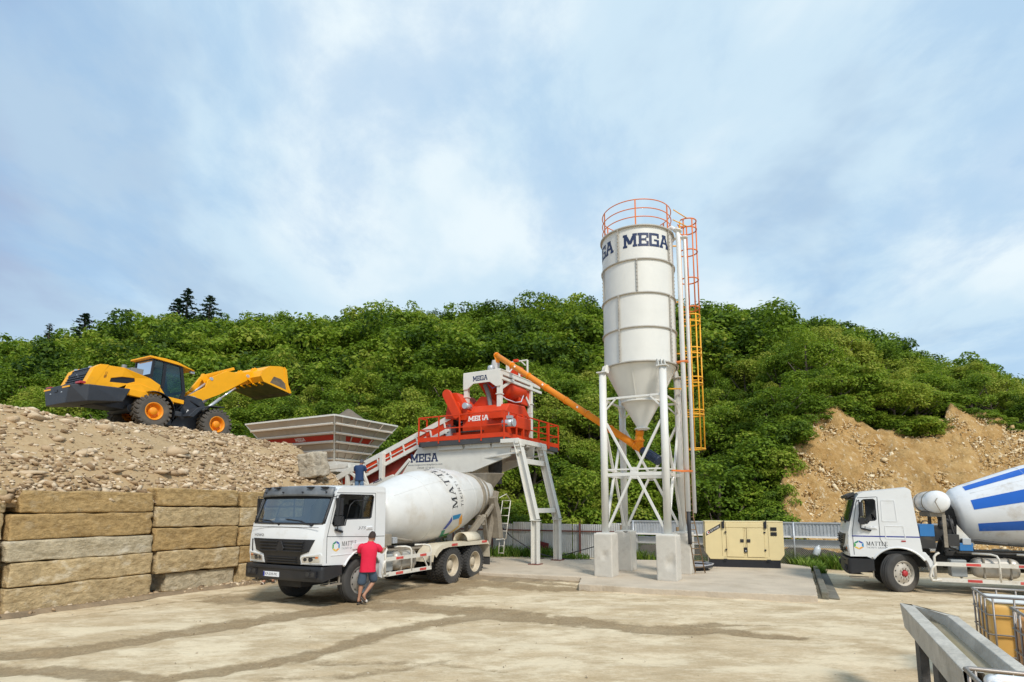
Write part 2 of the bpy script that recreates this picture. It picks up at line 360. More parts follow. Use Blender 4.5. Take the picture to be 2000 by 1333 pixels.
def put(mb, polys, fn, m=0, step=0., lift=.0004):
    """polygons (u,v) mapped by fn(u,v,lift)->point; step>0 cuts them fine enough to follow a curve"""
    if not step:
        for k, p in enumerate(polys):
            mb.add([fn(a, b, (k % 7) * lift) for a, b in p], [tuple(range(len(p)))], m)
        return
    for k, p in enumerate(polys):
        bm = bmesh.new(); bm.faces.new([bm.verts.new((a, b, 0)) for a, b in p])
        for ax in (0, 1):
            lo = min(q[ax] for q in p); hi = max(q[ax] for q in p); t = math.ceil(lo / step) * step
            while t < hi:
                no = (1, 0, 0) if ax == 0 else (0, 1, 0); co = (t, 0, 0) if ax == 0 else (0, t, 0)
                bmesh.ops.bisect_plane(bm, geom=bm.verts[:] + bm.edges[:] + bm.faces[:], plane_co=co, plane_no=no); t += step
        bm.verts.index_update()
        mb.add([fn(v.co.x, v.co.y, (k % 7) * lift) for v in bm.verts], [tuple(v.index for v in f.verts) for f in bm.faces], m); bm.free()
# ------------------------------------------------------------------ numpy noise
def _hash(i, j, k):
    h = (i * 374761393 + j * 668265263 + k * 2147483647 + 1442695041) & 0xffffffff
    h = ((h ^ (h >> 13)) * 1274126177) & 0xffffffff
    return ((h ^ (h >> 16)) & 0xffff) / 65535.0
def vnoise(x, y, z=0.):
    x, y = np.asarray(x, float), np.asarray(y, float); z = np.zeros_like(x) + z
    xi, yi, zi = np.floor(x).astype(np.int64), np.floor(y).astype(np.int64), np.floor(z).astype(np.int64)
    fx, fy, fz = x - xi, y - yi, z - zi
    fx, fy, fz = (q * q * (3 - 2 * q) for q in (fx, fy, fz)); r = 0
    for a in (0, 1):
        for b in (0, 1):
            for c in (0, 1):
                r = r + _hash(xi + a, yi + b, zi + c) * (fx if a else 1 - fx) * (fy if b else 1 - fy) * (fz if c else 1 - fz)
    return r
def fbm(x, y, z=0., o=5):
    r = 0; a = .5; s = 1.
    for k in range(o): r = r + a * vnoise(np.asarray(x) * s + k * 17.3, np.asarray(y) * s + k * 5.1, np.asarray(z) * s); a *= .5; s *= 2.03
    return r

# ------------------------------------------------------------------ ground sheet with damp wheel tracks
def axis_pts(a, b, st, far):
    mid = np.arange(a, b + 1e-6, st); lo = a - np.geomspace(st, far, 26); hi = b + np.geomspace(st, far, 26)
    return np.concatenate([lo[::-1], mid, hi])
gx, gy = axis_pts(-13, 16, .085, 900.), axis_pts(2.2, 25, .085, 1500.)
GX, GY = np.meshgrid(gx, gy)
def seg_dist(px, py, pts, widths):
    widths = [q * 1.15 for q in widths]; best = np.full(px.shape, 9.)
    for (a, b), (w0, w1) in zip(zip(pts, pts[1:]), zip(widths, widths[1:])):
        ax, ay = a[0], a[1]; dx, dy = b[0] - ax, b[1] - ay; L = dx * dx + dy * dy + 1e-9
        t = np.clip(((px - ax) * dx + (py - ay) * dy) / L, 0, 1)
        best = np.minimum(best, np.hypot(px - ax - t * dx, py - ay - t * dy) / (w0 + (w1 - w0) * t))
    return best
TRACKS = [
 ([(-60, 1278), (140, 1272), (280, 1250), (400, 1228), (560, 1204), (720, 1180)], [.22, .32, .26, .30, .40, .5], 1.0),
 ([(-40, 1305), (150, 1312), (330, 1322), (450, 1306), (600, 1282), (760, 1234), (860, 1213), (960, 1200)], [.25, .22, .15, .18, .22, .22, .28, .3], .9),
 ([(470, 1170), (600, 1160), (720, 1180), (900, 1193), (1080, 1211), (1260, 1228), (1400, 1230), (1560, 1248)], [.7, .8, .5, .45, .42, .34, .30, .12], 1.0),
 ([(1230, 1226), (1400, 1218), (1500, 1222)], [.2, .18, .05], .7),
 ([(800, 1160), (900, 1140), (960, 1140), (1060, 1150), (1150, 1152)], [.9, .8, .5, .5, .25], 1.0),
 ([(930, 1128), (1100, 1142), (1300, 1156), (1480, 1166)], [.25, .22, .12, .05], .8),
 ([(620, 1290), (800, 1300), (1000, 1310)], [.1, .12, .05], .45),
 ([(500, 1330), (720, 1318), (880, 1290)], [.1, .13, .06], .5),
 ([(0, 1222), (250, 1190), (500, 1150)], [.05, .07, .1], .5),
]
mud = np.zeros_like(GX)
wob = fbm(GX * 1.3, GY * 1.3, 3.) - .5; wob2 = fbm(GX * 5, GY * 5, 8.) - .5
for pts, ws, st in TRACKS:
    P = [G(*p) for p in pts]
    dd = seg_dist(GX + wob * .5, GY + wob * .55, P, ws) + wob2 * 1.0
    mud = np.maximum(mud, st * np.clip(1.35 - dd * .9, 0, 1))
near = (GX > -13.2) & (GX < 16.2) & (GY > 2) & (GY < 25.2)
GZ = np.where(near, (fbm(GX * .9, GY * .9, 1.) - .5) * .05 - mud * .025 + (fbm(GX * 4.5, GY * 4.5, 2.) - .5) * (.018 + .085 * mud) + (fbm(GX * 1.2 , GY * 3.4, 12.) - .5) * .03, 0.)
gv = np.stack([GX.ravel(), GY.ravel(), GZ.ravel()], 1); nx_, ny_ = len(gx), len(gy)
ii, jj = np.meshgrid(np.arange(nx_ - 1), np.arange(ny_ - 1)); b0 = (jj * nx_ + ii).ravel()
gm = bpy.data.materials.new('dusty_ground'); gm.use_nodes = True; t = gm.node_tree; N, Lk = t.nodes, t.links; B = N['Principled BSDF']
def nmix(t, f, a, b):
    m = t.nodes.new('ShaderNodeMix'); m.data_type = 'RGBA'
    for s_, v in ((m.inputs[0], f), (m.inputs[6], a), (m.inputs[7], b)):
        if isinstance(v, (tuple, float)): s_.default_value = (*v, 1) if isinstance(v, tuple) else v
        else: t.links.new(v, s_)
    return m.outputs[2]
def nnoise(t, src, scale, det=6, ro=.6, sc=None, lo=.3, hi=.7, rot=0):
    n = t.nodes.new('ShaderNodeTexNoise'); n.inputs['Scale'].default_value = scale; n.inputs['Detail'].default_value = det; n.inputs['Roughness'].default_value = ro
    if sc:
        mp = t.nodes.new('ShaderNodeMapping'); mp.inputs['Scale'].default_value = sc; mp.inputs['Rotation'].default_value = (0, 0, rot); t.links.new(src, mp.inputs[0]); src = mp.outputs[0]
    t.links.new(src, n.inputs['Vector'])
    r = t.nodes.new('ShaderNodeMapRange'); r.inputs[1].default_value = lo; r.inputs[2].default_value = hi; t.links.new(n.outputs['Fac'], r.inputs[0])
    return r.outputs[0], n.outputs['Fac']
geo = N.new('ShaderNodeNewGeometry'); pos = geo.outputs['Position']
at = N.new('ShaderNodeAttribute'); at.attribute_name = 'mud'
a1, _ = nnoise(t, pos, .55, 7, .6); a2, _ = nnoise(t, pos, 1.5, 10, .74, (.6, 1.2, 1), .40, .62, rad(-24)); a3, f3 = nnoise(t, pos, 22, 6, .7)
c1 = nmix(t, a1, (.58, .43, .245), (.68, .52, .32))
c1 = nmix(t, a2, c1, (.44, .315, .165))
a4, _ = nnoise(t, pos, 1.1, 8, .65, (.3, 1, 1), .55, .75, rad(-20)); c1 = nmix(t, a4, c1, (.74, .61, .42))
a5, f5 = nnoise(t, pos, 4.5, 10, .78, (.5, 1.3, 1), .50, .66, rad(-30)); a6, _ = nnoise(t, pos, 3.2, 10, .80, (.55, 1.3, 1), .55, .70, rad(24)); c1 = nmix(t, .65, c1, nmix(t, a5, c1, (.84, .71, .50))); c1 = nmix(t, .68, c1, nmix(t, a6, c1, (.27, .19, .10)))
c1 = nmix(t, .35, c1, nmix(t, a3, (.38, .29, .18), (.64, .53, .38)))
b1, _ = nnoise(t, pos, .62, 11, .74, (.75, 1.25, 1), .47, .56, rad(-20)); b2, _ = nnoise(t, pos, .95, 11, .78, (.7, 1.3, 1), .50, .60, rad(25)); b3, _ = nnoise(t, pos, 9., 8, .8, (.35, 1.5, 1), .55, .66, rad(-16))
def nmul(x, k):
    q = t.nodes.new('ShaderNodeMath'); q.operation = 'MULTIPLY'; t.links.new(x, q.inputs[0]); q.inputs[1].default_value = k; return q.outputs[0]
c1 = nmix(t, nmul(b1, .60), c1, (.82, .69, .48)); c1 = nmix(t, nmul(b2, .38), c1, (.36, .25, .13)); c1 = nmix(t, nmul(b3, .40), c1, (.30, .21, .12))
c2 = nmix(t, a3, (.16, .108, .052), (.34, .24, .13))
_, fe = nnoise(t, pos, 3.4, 10, .78); ma = t.nodes.new('ShaderNodeMath'); ma.operation = 'MULTIPLY_ADD'; t.links.new(fe, ma.inputs[0]); ma.inputs[1].default_value = 1.5
ms_ = t.nodes.new('ShaderNodeMath'); ms_.operation = 'SUBTRACT'; t.links.new(at.outputs['Fac'], ms_.inputs[0]); ms_.inputs[1].default_value = .75; t.links.new(ms_.outputs[0], ma.inputs[2])
mr_ = t.nodes.new('ShaderNodeMapRange'); mr_.inputs[1].default_value = .22; mr_.inputs[2].default_value = .62; t.links.new(ma.outputs[0], mr_.inputs[0]); mk = t.nodes.new('ShaderNodeMath'); mk.operation = 'MINIMUM'; t.links.new(mr_.outputs[0], mk.inputs[0]); m5 = nmul(at.outputs['Fac'], 6.); t.links.new(m5, mk.inputs[1])
Lk.new(nmix(t, nmul(mk.outputs[0], .80), c1, c2), B.inputs['Base Color']); B.inputs['Roughness'].default_value = .92; B.inputs['Specular IOR Level'].default_value = .25
bp = N.new('ShaderNodeBump'); bp.inputs['Strength'].default_value = .5; bp.inputs['Distance'].default_value = .03; Lk.new(f3, bp.inputs['Height']); Lk.new(bp.outputs[0], B.inputs['Normal'])
ground = npmesh('ground', gv, np.stack([b0, b0 + 1, b0 + nx_ + 1, b0 + nx_], 1), gm, attrs={'mud': mud.ravel()}, smooth=True)
tag(ground, kind='structure')

# ------------------------------------------------------------------ rock shapes
def rock_shapes(n, pts=11):
    """angular broken stones: hulls of a few random points on a flattened ball"""
    out = []
    for k in range(n):
        bm = bmesh.new(); ax = (random.uniform(.85, 1.25), random.uniform(.55, .95), random.uniform(.28, .62))
        for _ in range(pts):
            d = Vector((random.gauss(0, 1), random.gauss(0, 1), random.gauss(0, 1))).normalized() * random.uniform(.8, 1.1); bm.verts.new((d.x * ax[0], d.y * ax[1], d.z * ax[2]))
        r = bmesh.ops.convex_hull(bm, input=bm.verts); bmesh.ops.delete(bm, geom=[v for v in bm.verts if not v.link_faces], context='VERTS')
        bmesh.ops.triangulate(bm, faces=bm.faces[:]); bm.verts.index_update()
        out.append((np.array([v.co for v in bm.verts]), np.array([[v.index for v in f.verts] for f in bm.faces]))); bm.free()
    return out
ROCKS = rock_shapes(16, 11); BIGROCKS = rock_shapes(10, 16)
def rotmats(n, tilt):
    a = RNG.uniform(0, 2 * PI, n); b = RNG.normal(0, tilt, n); c = RNG.normal(0, tilt, n)
    ca, sa, cb_, sb, cc, sc_ = np.cos(a), np.sin(a), np.cos(b), np.sin(b), np.cos(c), np.sin(c)
    z = np.zeros(n); o = np.ones(n)
    Rz = np.stack([ca, -sa, z, sa, ca, z, z, z, o], 1).reshape(n, 3, 3); Ry = np.stack([cb_, z, sb, z, o, z, -sb, z, cb_], 1).reshape(n, 3, 3)
    Rx = np.stack([o, z, z, z, cc, -sc_, z, sc_, cc], 1).reshape(n, 3, 3)
    return Rz @ Ry @ Rx
def scatter_rocks(name, P, S, m, tilt=.35, shapes=None):
    shapes = shapes or ROCKS; pick = RNG.integers(0, len(shapes), len(P)); Vs, Fs, Ts = [], [], []; o = 0
    for k, (v, f) in enumerate(shapes):
        q = np.where(pick == k)[0]
        if not len(q): continue
        R = rotmats(len(q), tilt)
        VV = np.einsum('nij,vj->nvi', R, v) * S[q][:, None, None] + P[q][:, None, :]
        Vs.append(VV.reshape(-1, 3)); Fs.append((f[None] + (np.arange(len(q)) * len(v))[:, None, None] + o).reshape(-1, 3)); o += VV.shape[0] * VV.shape[1]
        Ts.append(np.repeat(RNG.uniform(0, 1, len(q)), len(v)))
    return npmesh(name, np.concatenate(Vs), np.concatenate(Fs), m, attrs={'tint': np.concatenate(Ts)})
def rock_mat(name, stops, rough=.9):
    m = bpy.data.materials.new(name); m.use_nodes = True; t = m.node_tree; B = t.nodes['Principled BSDF']
    a = t.nodes.new('ShaderNodeAttribute'); a.attribute_name = 'tint'
    g = t.nodes.new('ShaderNodeNewGeometry'); _, f = nnoise(t, g.outputs['Position'], 7, 7, .65)
    ad = t.nodes.new('ShaderNodeMath'); ad.operation = 'MULTIPLY_ADD'; t.links.new(f, ad.inputs[0]); ad.inputs[1].default_value = .7
    sb = t.nodes.new('ShaderNodeMath'); sb.operation = 'SUBTRACT'; t.links.new(a.outputs['Fac'], sb.inputs[0]); sb.inputs[1].default_value = .35; t.links.new(sb.outputs[0], ad.inputs[2])
    r = t.nodes.new('ShaderNodeValToRGB'); e = r.color_ramp.elements
    while len(e) < len(stops): e.new(.5)
    for q, (p, c) in zip(e, stops): q.position = p; q.color = (*c, 1)
    t.links.new(ad.outputs[0], r.inputs[0]); t.links.new(r.outputs[0], B.inputs['Base Color'])
    B.inputs['Roughness'].default_value = rough; B.inputs['Specular IOR Level'].default_value = .25
    bp = t.nodes.new('ShaderNodeBump'); bp.inputs['Strength'].default_value = .4; bp.inputs['Distance'].default_value = .03
    _, f2 = nnoise(t, g.outputs['Position'], 30, 6, .7); t.links.new(f2, bp.inputs['Height']); t.links.new(bp.outputs[0], B.inputs['Normal'])
    return m
rockm = rock_mat('rubble_stone', [(0, (.22, .145, .082)), (.3, (.40, .275, .16)), (.6, (.56, .42, .27)), (1, (.72, .58, .41))])
pebm = rock_mat('pebble_stone', [(0, (.22, .16, .10)), (.5, (.42, .33, .22)), (1, (.62, .54, .42))])

# ------------------------------------------------------------------ retaining wall of cast blocks
WP0 = G(5, 1205); WP1 = G(500, 1137); WD = (WP1 - WP0).to_2d().normalized(); WN = Vector((-WD.y, WD.x))   # along, and away into the mound
def WL(t_, s_, z=0.): return Vector((WP0.x + WD.x * t_ + WN.x * s_, WP0.y + WD.y * t_ + WN.y * s_, z))
WYAW = math.atan2(WD.y, WD.x)
def blk_mat(name, a, b, pale, amt):
    m = bpy.data.materials.new(name); m.use_nodes = True; t = m.node_tree; B = t.nodes['Principled BSDF']
    g = t.nodes.new('ShaderNodeNewGeometry'); p = g.outputs['Position']
    f1, _ = nnoise(t, p, 1.6, 8, .65, (1, 1, 2.2), .32, .68); f2, h = nnoise(t, p, 5.5, 9, .68, (1, 1, 1.8), .34, .66); f3, _ = nnoise(t, p, 2.4, 9, .6, (1, 1, 1.5), .56, .70)
    c = nmix(t, f1, a, b); f4, _ = nnoise(t, p, 19, 8, .75, (1, 1, 1.4), .36, .64); c = nmix(t, .28, c, nmix(t, f4, tuple(q * .35 for q in a), pale)); c = nmix(t, .5, c, nmix(t, f2, tuple(q * .42 for q in a), tuple(min(1, q * 1.3) for q in b)))
    mu = t.nodes.new('ShaderNodeMath'); mu.operation = 'MULTIPLY'; t.links.new(f3, mu.inputs[0]); mu.inputs[1].default_value = amt
    c = nmix(t, mu.outputs[0], c, pale); t.links.new(c, B.inputs['Base Color']); B.inputs['Roughness'].default_value = .93; B.inputs['Specular IOR Level'].default_value = .2
    bp = t.nodes.new('ShaderNodeBump'); bp.inputs['Strength'].default_value = .95; bp.inputs['Distance'].default_value = .07; t.links.new(h, bp.inputs['Height']); t.links.new(bp.outputs[0], B.inputs['Normal'])
    return m
BM = {'brown': blk_mat('block_brown', (.37, .225, .08), (.50, .335, .145), (.68, .54, .34), .5), 'tan': blk_mat('block_tan', (.45, .31, .145), (.58, .43, .23), (.74, .63, .45), .8),
      'grey': blk_mat('block_grey', (.46, .37, .23), (.58, .485, .33), (.70, .62, .48), .7), 'pale': blk_mat('block_pale', (.42, .34, .24), (.56, .48, .36), (.66, .60, .50), .5)}
def block_mesh(L, D, H, seed, rnd=.038, amp=.05):
    bm = bmesh.new(); bmesh.ops.create_cube(bm, size=1)
    bmesh.ops.subdivide_edges(bm, edges=bm.edges[:], cuts=22, use_grid_fill=True)
    hv = Vector((L / 2, D / 2, H / 2)); off = Vector((seed * 3.7, seed * 1.3, 0))
    for v in bm.verts:
        # pull grid lines toward the edges so that the rounding is well sampled
        p = Vector([hv[i] * math.copysign(1 - (1 - abs(v.co[i] * 2)) ** 1.6, v.co[i]) for i in range(3)])
        r = rnd * (1 + .8 * noise.noise(p * 1.3 + off)); q = Vector([max(-hv[i] + r, min(hv[i] - r, p[i])) for i in range(3)]); d = p - q
        if d.length > 1e-6: p = q + d.normalized() * r
        nn = noise.noise(p * 2.2 + off) * amp + noise.noise(p * 6.5 + off) * amp * .55 + noise.noise(p * 15 + off) * amp * .25
        chip = max(0, noise.noise(p * 3.1 + off * 2) - .35) * .18 * (1 if d.length > rnd * .8 else .15)
        dirn = (p - q * .6).normalized() if d.length > 1e-6 else p.normalized()
        v.co = p + dirn * (nn - chip)
    me = bpy.data.meshes.new('concrete_block'); bm.to_mesh(me); bm.free()
    me.polygons.foreach_set('use_smooth', [True] * len(me.polygons)); return me
def wall_block(t0, t1, z0, z1, m, seed, s0=0., depth=.75, dz=0., label='', tilt=0.):
    me = block_mesh(t1 - t0, depth, z1 - z0, seed); me.materials.append(BM[m])
    o = bpy.data.objects.new('concrete_block', me); COL.objects.link(o)
    o.location = WL((t0 + t1) / 2, s0 + depth / 2, (z0 + z1) / 2 + dz); o.rotation_euler = (random.uniform(-.03, .03), tilt + random.uniform(-.006, .006), WYAW + random.uniform(-.014, .014))
    return tag(o, label, 'concrete block', 'cast blocks of the retaining wall')
ORD = ['bottom', 'second from bottom', 'middle', 'second from top', 'topmost']
c1z = [0, .56, 1.10, 1.57, 2.16, 2.68]; c2z = [0, .52, 1.13, 1.74, 2.30, 2.80]; c3z = [0, .60, 1.12, 1.70, 2.28, 2.78]
kinds1 = ['tan', 'tan', 'grey', 'brown', 'brown']; kinds2 = ['grey', 'tan', 'brown', 'tan', 'brown']; kinds3 = ['tan', 'brown', 'brown', 'tan', 'brown']
look = {'tan': 'tan', 'grey': 'greyish', 'brown': 'brown', 'pale': 'pale'}
for i in range(5):
    j = (0, .03, -.02, .02, -.01)[i]
    wall_block(.02 + j + (.18 if i == 4 else 0), 3.08 + j * .5, c1z[i] + .012, c1z[i + 1] - .012, kinds1[i], 10 + i, s0=.05 + .035 * i + random.uniform(-.05, .05), tilt=-.004,
               label='%s rough block, %s in the long left stack of the wall' % (look[kinds1[i]], ORD[i]))
    wall_block((3.55 if i == 0 else 3.16 + j), 5.62 + j * 2, c2z[i] + .012, c2z[i + 1] - .012, kinds2[i], 30 + i, s0=.05 + .035 * i + (.10 if i == 0 else 0) + random.uniform(-.05, .05), tilt=.006,
               label='%s rough block, %s in the stack between the left stack and truck' % (look[kinds2[i]], ORD[i]))
    wall_block(5.70 + j, 8.6, c3z[i] + .012, c3z[i + 1] - .012, kinds3[i], 50 + i, s0=.06 + .03 * i, label='%s rough block, %s in the stack half hidden by the cab' % (look[kinds3[i]], ORD[i]))
    wall_block(8.65, 10.4, c3z[i] + .012, c3z[i + 1] - .012, kinds1[i], 70 + i, s0=.06 + .03 * i, label='%s rough block, %s in the end stack behind the truck' % (look[kinds1[i]], ORD[i]))
for i in (3, 4):
    wall_block(-3.0, -.02, c1z[i] + .012, c1z[i + 1] - .012, 'tan', 90 + i, s0=.22 + .03 * i, label='tan rough block cut off by the left photo edge, %s of its stack' % ORD[i])
for i in range(3):
    wall_block(-3.0, -.06, c1z[i] + .012, c1z[i + 1] - .012, 'tan', 95 + i, s0=.10 + .03 * i, label='tan rough cast block beyond the left photo edge, %s of its stack' % ORD[i])
# loose block on the right end of the mound
me = block_mesh(.80, .85, .95, 123, rnd=.10, amp=.05); me.materials.append(BM['pale'])
o = bpy.data.objects.new('stone_block', me); COL.objects.link(o); o.location = U(613, 909, 21.4); o.rotation_euler = (.10, -.12, rad(-25))
tag(o, 'big pale squared stone block sitting on the right end of the rubble mound', 'stone block')

# low footing strip along the foot of the wall
fm = MB(); n = 60
fm.grid(n, 3, lambda a, b: WL(-6 + 17 * a, -.42 + .34 * b + .05 * math.sin(a * 37) - .05 * math.sin(a * 91), (.0, .075, .085, .02)[min(3, int(b * 3 + .01))] + .02 * noise.noise(Vector((a * 60, b * 3, 0)))))
tag(fm.build('wall_footing', mat('muddy_footing', (.26, .185, .11), .95, var=.3, scale=2, bump=.6, bscale=14)), kind='structure')

# ------------------------------------------------------------------ rubble mound behind the wall
def mound_z(s_, t_):
    s_, t_ = np.asarray(s_, float), np.asarray(t_, float)
    z = np.where(s_ < 5, 2.80 + .434 * s_, 4.97 + .135 * (s_ - 5))
    z = np.minimum(np.minimum(z, 6.35), 2.60 + (s_ - .45) * 1.0)
    z = z + (fbm(s_ * .55, t_ * .55, 4.) - .5) * .7 * np.clip(s_ / 2, 0, 1) + (fbm(s_ * 2.4, t_ * 2.4, 9.) - .5) * .22 * np.clip(s_, .2, 1)
    te = 10.35 + .36 * s_
    z = z - .95 * np.maximum(0, t_ - te) - np.maximum(0, s_ - 24) * .8
    return z
ms, mt = np.arange(.45, 34, .22), np.arange(-9, 30, .22); MS, MT = np.meshgrid(ms, mt)
MZ = mound_z(MS, MT)
MZ[:, 0] -= .3
MX = WP0.x + WD.x * MT + WN.x * MS; MY = WP0.y + WD.y * MT + WN.y * MS
ii, jj = np.meshgrid(np.arange(len(ms) - 1), np.arange(len(mt) - 1)); b0 = (jj * len(ms) + ii).ravel()
keep = (MZ.ravel()[b0] > -1.0)
mm = bpy.data.materials.new('mound_soil'); mm.use_nodes = True; t = mm.node_tree; B = t.nodes['Principled BSDF']
g = t.nodes.new('ShaderNodeNewGeometry'); f1, _ = nnoise(t, g.outputs['Position'], .9, 7, .6); f2, h = nnoise(t, g.outputs['Position'], 9, 8, .7)
t.links.new(nmix(t, .5, nmix(t, f1, (.40, .26, .125), (.50, .345, .18)), nmix(t, f2, (.28, .19, .10), (.50, .385, .24))), B.inputs['Base Color']); B.inputs['Roughness'].default_value = .95; B.inputs['Specular IOR Level'].default_value = .2
bp = t.nodes.new('ShaderNodeBump'); bp.inputs['Strength'].default_value = .6; bp.inputs['Distance'].default_value = .06; t.links.new(h, bp.inputs['Height']); t.links.new(bp.outputs[0], B.inputs['Normal'])
mound = npmesh('mound', np.stack([MX.ravel(), MY.ravel(), MZ.ravel()], 1), np.stack([b0, b0 + 1, b0 + len(ms) + 1, b0 + len(ms)], 1)[keep], mm, smooth=True)
tag(mound, kind='structure')
def on_mound(x, y):
    dx, dy = x - WP0.x, y - WP0.y; return dx * WN.x + dy * WN.y, dx * WD.x + dy * WD.y
def mound_pts(n, smax, tlo, thi, dens):
    s_ = RNG.uniform(.25, smax, n); t_ = RNG.uniform(tlo, thi, n); ok = RNG.uniform(0, 1, n) < dens(s_, t_)
    s_, t_ = s_[ok], t_[ok]; z = mound_z(s_, t_); ok = z > .2; s_, t_, z = s_[ok], t_[ok], z[ok]
    return np.stack([WP0.x + WD.x * t_ + WN.x * s_, WP0.y + WD.y * t_ + WN.y * s_, z], 1), s_, t_
dens = lambda s_, t_: np.clip(.30 + 1.0 * np.exp(-((s_ - .9) / 1.5) ** 2) + .75 * np.exp(-((s_ - 8.5) / 2.4) ** 2) * (t_ < 8) + .9 * (t_ > 6.5) * np.exp(-((s_ - 1.5) / 3.5) ** 2), 0, 1) * np.clip(.25 + 1.6 * (fbm(s_ * .7, t_ * .7, 21.) - .25), .15, 1)
P, s_, t_ = mound_pts(30000, 13, -3, 15, dens)
S = np.clip(RNG.lognormal(math.log(.064), .5, len(P)), .028, .26); P[:, 2] += S * .12
tag(scatter_rocks('rubble', P, S, rockm, .3), 'loose tan rubble covering the mound behind the block wall', 'rubble', kind='stuff')
P, s_, t_ = mound_pts(15000, 12, -3, 15, lambda a, b: .5 * np.clip(.2 + 1.6 * (fbm(a * 1.1, b * 1.1, 31.) - .25), .1, 1))
S = np.clip(RNG.lognormal(math.log(.024), .4, len(P)), .012, .05)
tag(scatter_rocks('gravel', P, S, pebm, .5), 'fine tan gravel strewn between the rubble stones', 'gravel', kind='stuff')
n = 520; t_ = RNG.uniform(-3, 10, n); s_ = RNG.uniform(.32, .95, n); P = np.stack([WP0.x + WD.x * t_ + WN.x * s_, WP0.y + WD.y * t_ + WN.y * s_, np.maximum(2.66 + .10 * ((t_ > 3.1) & (t_ < 5.7)), mound_z(s_, t_) * (s_ > .5))], 1)
tag(scatter_rocks('spilled_stones', P, np.clip(RNG.lognormal(math.log(.075), .45, n), .03, .2), rockm, .35), 'stones spilled over the top course of the block wall', 'stones', kind='stuff')
BIG = [((345, 886), .46, 'long flat grey rock lying on the bare middle slope of the mound'), ((430, 868), .34, 'squat tan rock on the crest below the front wheel of the loader'),
       ((320, 926), .34, 'grey pointed rock resting just above the second wall stack'), ((350, 925), .24, 'pale upright rock beside the grey pointed rock'),
       ((225, 922), .26, 'tan slab leaning just above the left wall stack'), ((60, 926), .28, 'flat grey slab above the far left end of the wall'),
       ((72, 820), .40, 'broad flat rock on the crest below the rear bumper of the loader'), ((130, 826), .36, 'tan wedge rock on the crest behind the rear loader wheel'),
       ((205, 838), .36, 'pale rounded rock on the crest left of the rear loader wheel'), ((22, 825), .34, 'pale rock on the crest at the left photo edge')]
for (px, py), size, lab in BIG:
    best = None
    for k in range(400):                      # walk the line of sight until it meets the mound
        p = U(px, py, 11 + k * .05); a, b = on_mound(p.x, p.y)
        if a > .3 and float(mound_z(a, b)) >= p.z: best = p; break
    if best is None:
        a = 8.; p = U(px, py, 22); a, b = on_mound(p.x, p.y); p.z = float(mound_z(a, b)); best = p
    v, f = BIGROCKS[BIG.index(((px, py), size, lab)) % 8]; Rm = rotmats(1, .15)[0]
    vv = (v @ Rm.T) * size * np.array([1, 1, .8]); o = npmesh('rock', vv, f, rockm, attrs={'tint': np.full(len(v), RNG.uniform(.4, .75))})
    o.location = best + Vector((0, 0, size * .1)); tag(o, lab, 'rock', 'large rocks on the rubble mound')
# stones fallen along the foot of the wall
t_ = np.concatenate([RNG.uniform(-2, 9, 230), RNG.uniform(5.0, 7.0, 150)]); s_ = RNG.uniform(-.35, .08, len(t_)); z = np.full(len(t_), .05)
P = np.stack([WP0.x + WD.x * t_ + WN.x * s_, WP0.y + WD.y * t_ + WN.y * s_, z], 1)
tag(scatter_rocks('fallen_stones', P, np.clip(RNG.lognormal(math.log(.045), .5, len(P)), .02, .17), rockm, .4), 'small stones fallen along the foot of the block wall', 'stones', kind='stuff')
n = 900; P = np.stack([RNG.uniform(-12, 12, n), RNG.uniform(5, 20, n), np.full(n, .004)], 1)
tag(scatter_rocks('yard_pebbles', P, np.clip(RNG.lognormal(math.log(.012), .45, n), .006, .04), pebm, .4), 'scattered pebbles on the dusty yard', 'pebbles', kind='stuff')

# ------------------------------------------------------------------ concrete pads, gutter
padm = mat('pad_concrete', (.53, .44, .33), .9, var=.12, scale=1.1, bump=.35, bscale=16, dirt=(.36, .28, .19), damt=.35, dscale=.9, coord='World')
def slab(name, pts, z0, z1, jag=.06, m=padm):
    poly = []
    for k, p in enumerate(pts):
        q = pts[(k + 1) % len(pts)]; d = Vector((q[0] - p[0], q[1] - p[1])); L = d.length; n_ = max(1, int(L / .3))
        nn = Vector((-d.y, d.x)).normalized()
        for i in range(n_):
            w = nn * (jag * noise.noise(Vector((p[0] * 3 + i * .9, p[1], 5))) if i else 0); poly.append((p[0] + d.x * i / n_ + w.x, p[1] + d.y * i / n_ + w.y))
    return tag(MB().prism(poly, lambda a, b, t_: (a, b, t_), z0, z1).build(name, m, bev=.03), kind='structure')
g2 = lambda x, y, z=.15: tuple(G(x, y, z))[:2]
slab('concrete_pad', [g2(1130, 1141), g2(1300, 1151.5), g2(1597, 1164), g2(1583, 1107), g2(1500, 1098), g2(1150, 1092)], -.1, .15)
slab('plant_pad', [g2(935, 1118, .17), g2(1166, 1128, .17), g2(1172, 1094, .17), g2(940, 1090, .17)], -.1, .17, .03)
apron = MB(); A0, A1, A2, A3 = G(900, 1136), G(1170, 1150), G(1168, 1126, .12), G(930, 1117, .15)
apron.grid(16, 6, lambda a, b: tuple((A0.lerp(A1, a)).lerp(A3.lerp(A2, a), b) + Vector((0, 0, .06 * noise.noise(Vector((a * 7, b * 3, 2))) * (1 - b) - .02 - .09 * (1 - b)))))
tag(apron.build('dirt_ramp', mat('ramp_dirt', (.27, .20, .12), .95, var=.28, scale=2.4, bump=.7, bscale=12)), kind='structure')
gk = MB(); a, b = G(1612, 1171), G(1592, 1112)
gk.bar(a + Vector((0, 0, .08)), b + Vector((0, 0, .10)), .16, .2); gk.bar(a + Vector((.22, -.0, .015)), b + Vector((.22, 0, .015)), .26, .05)
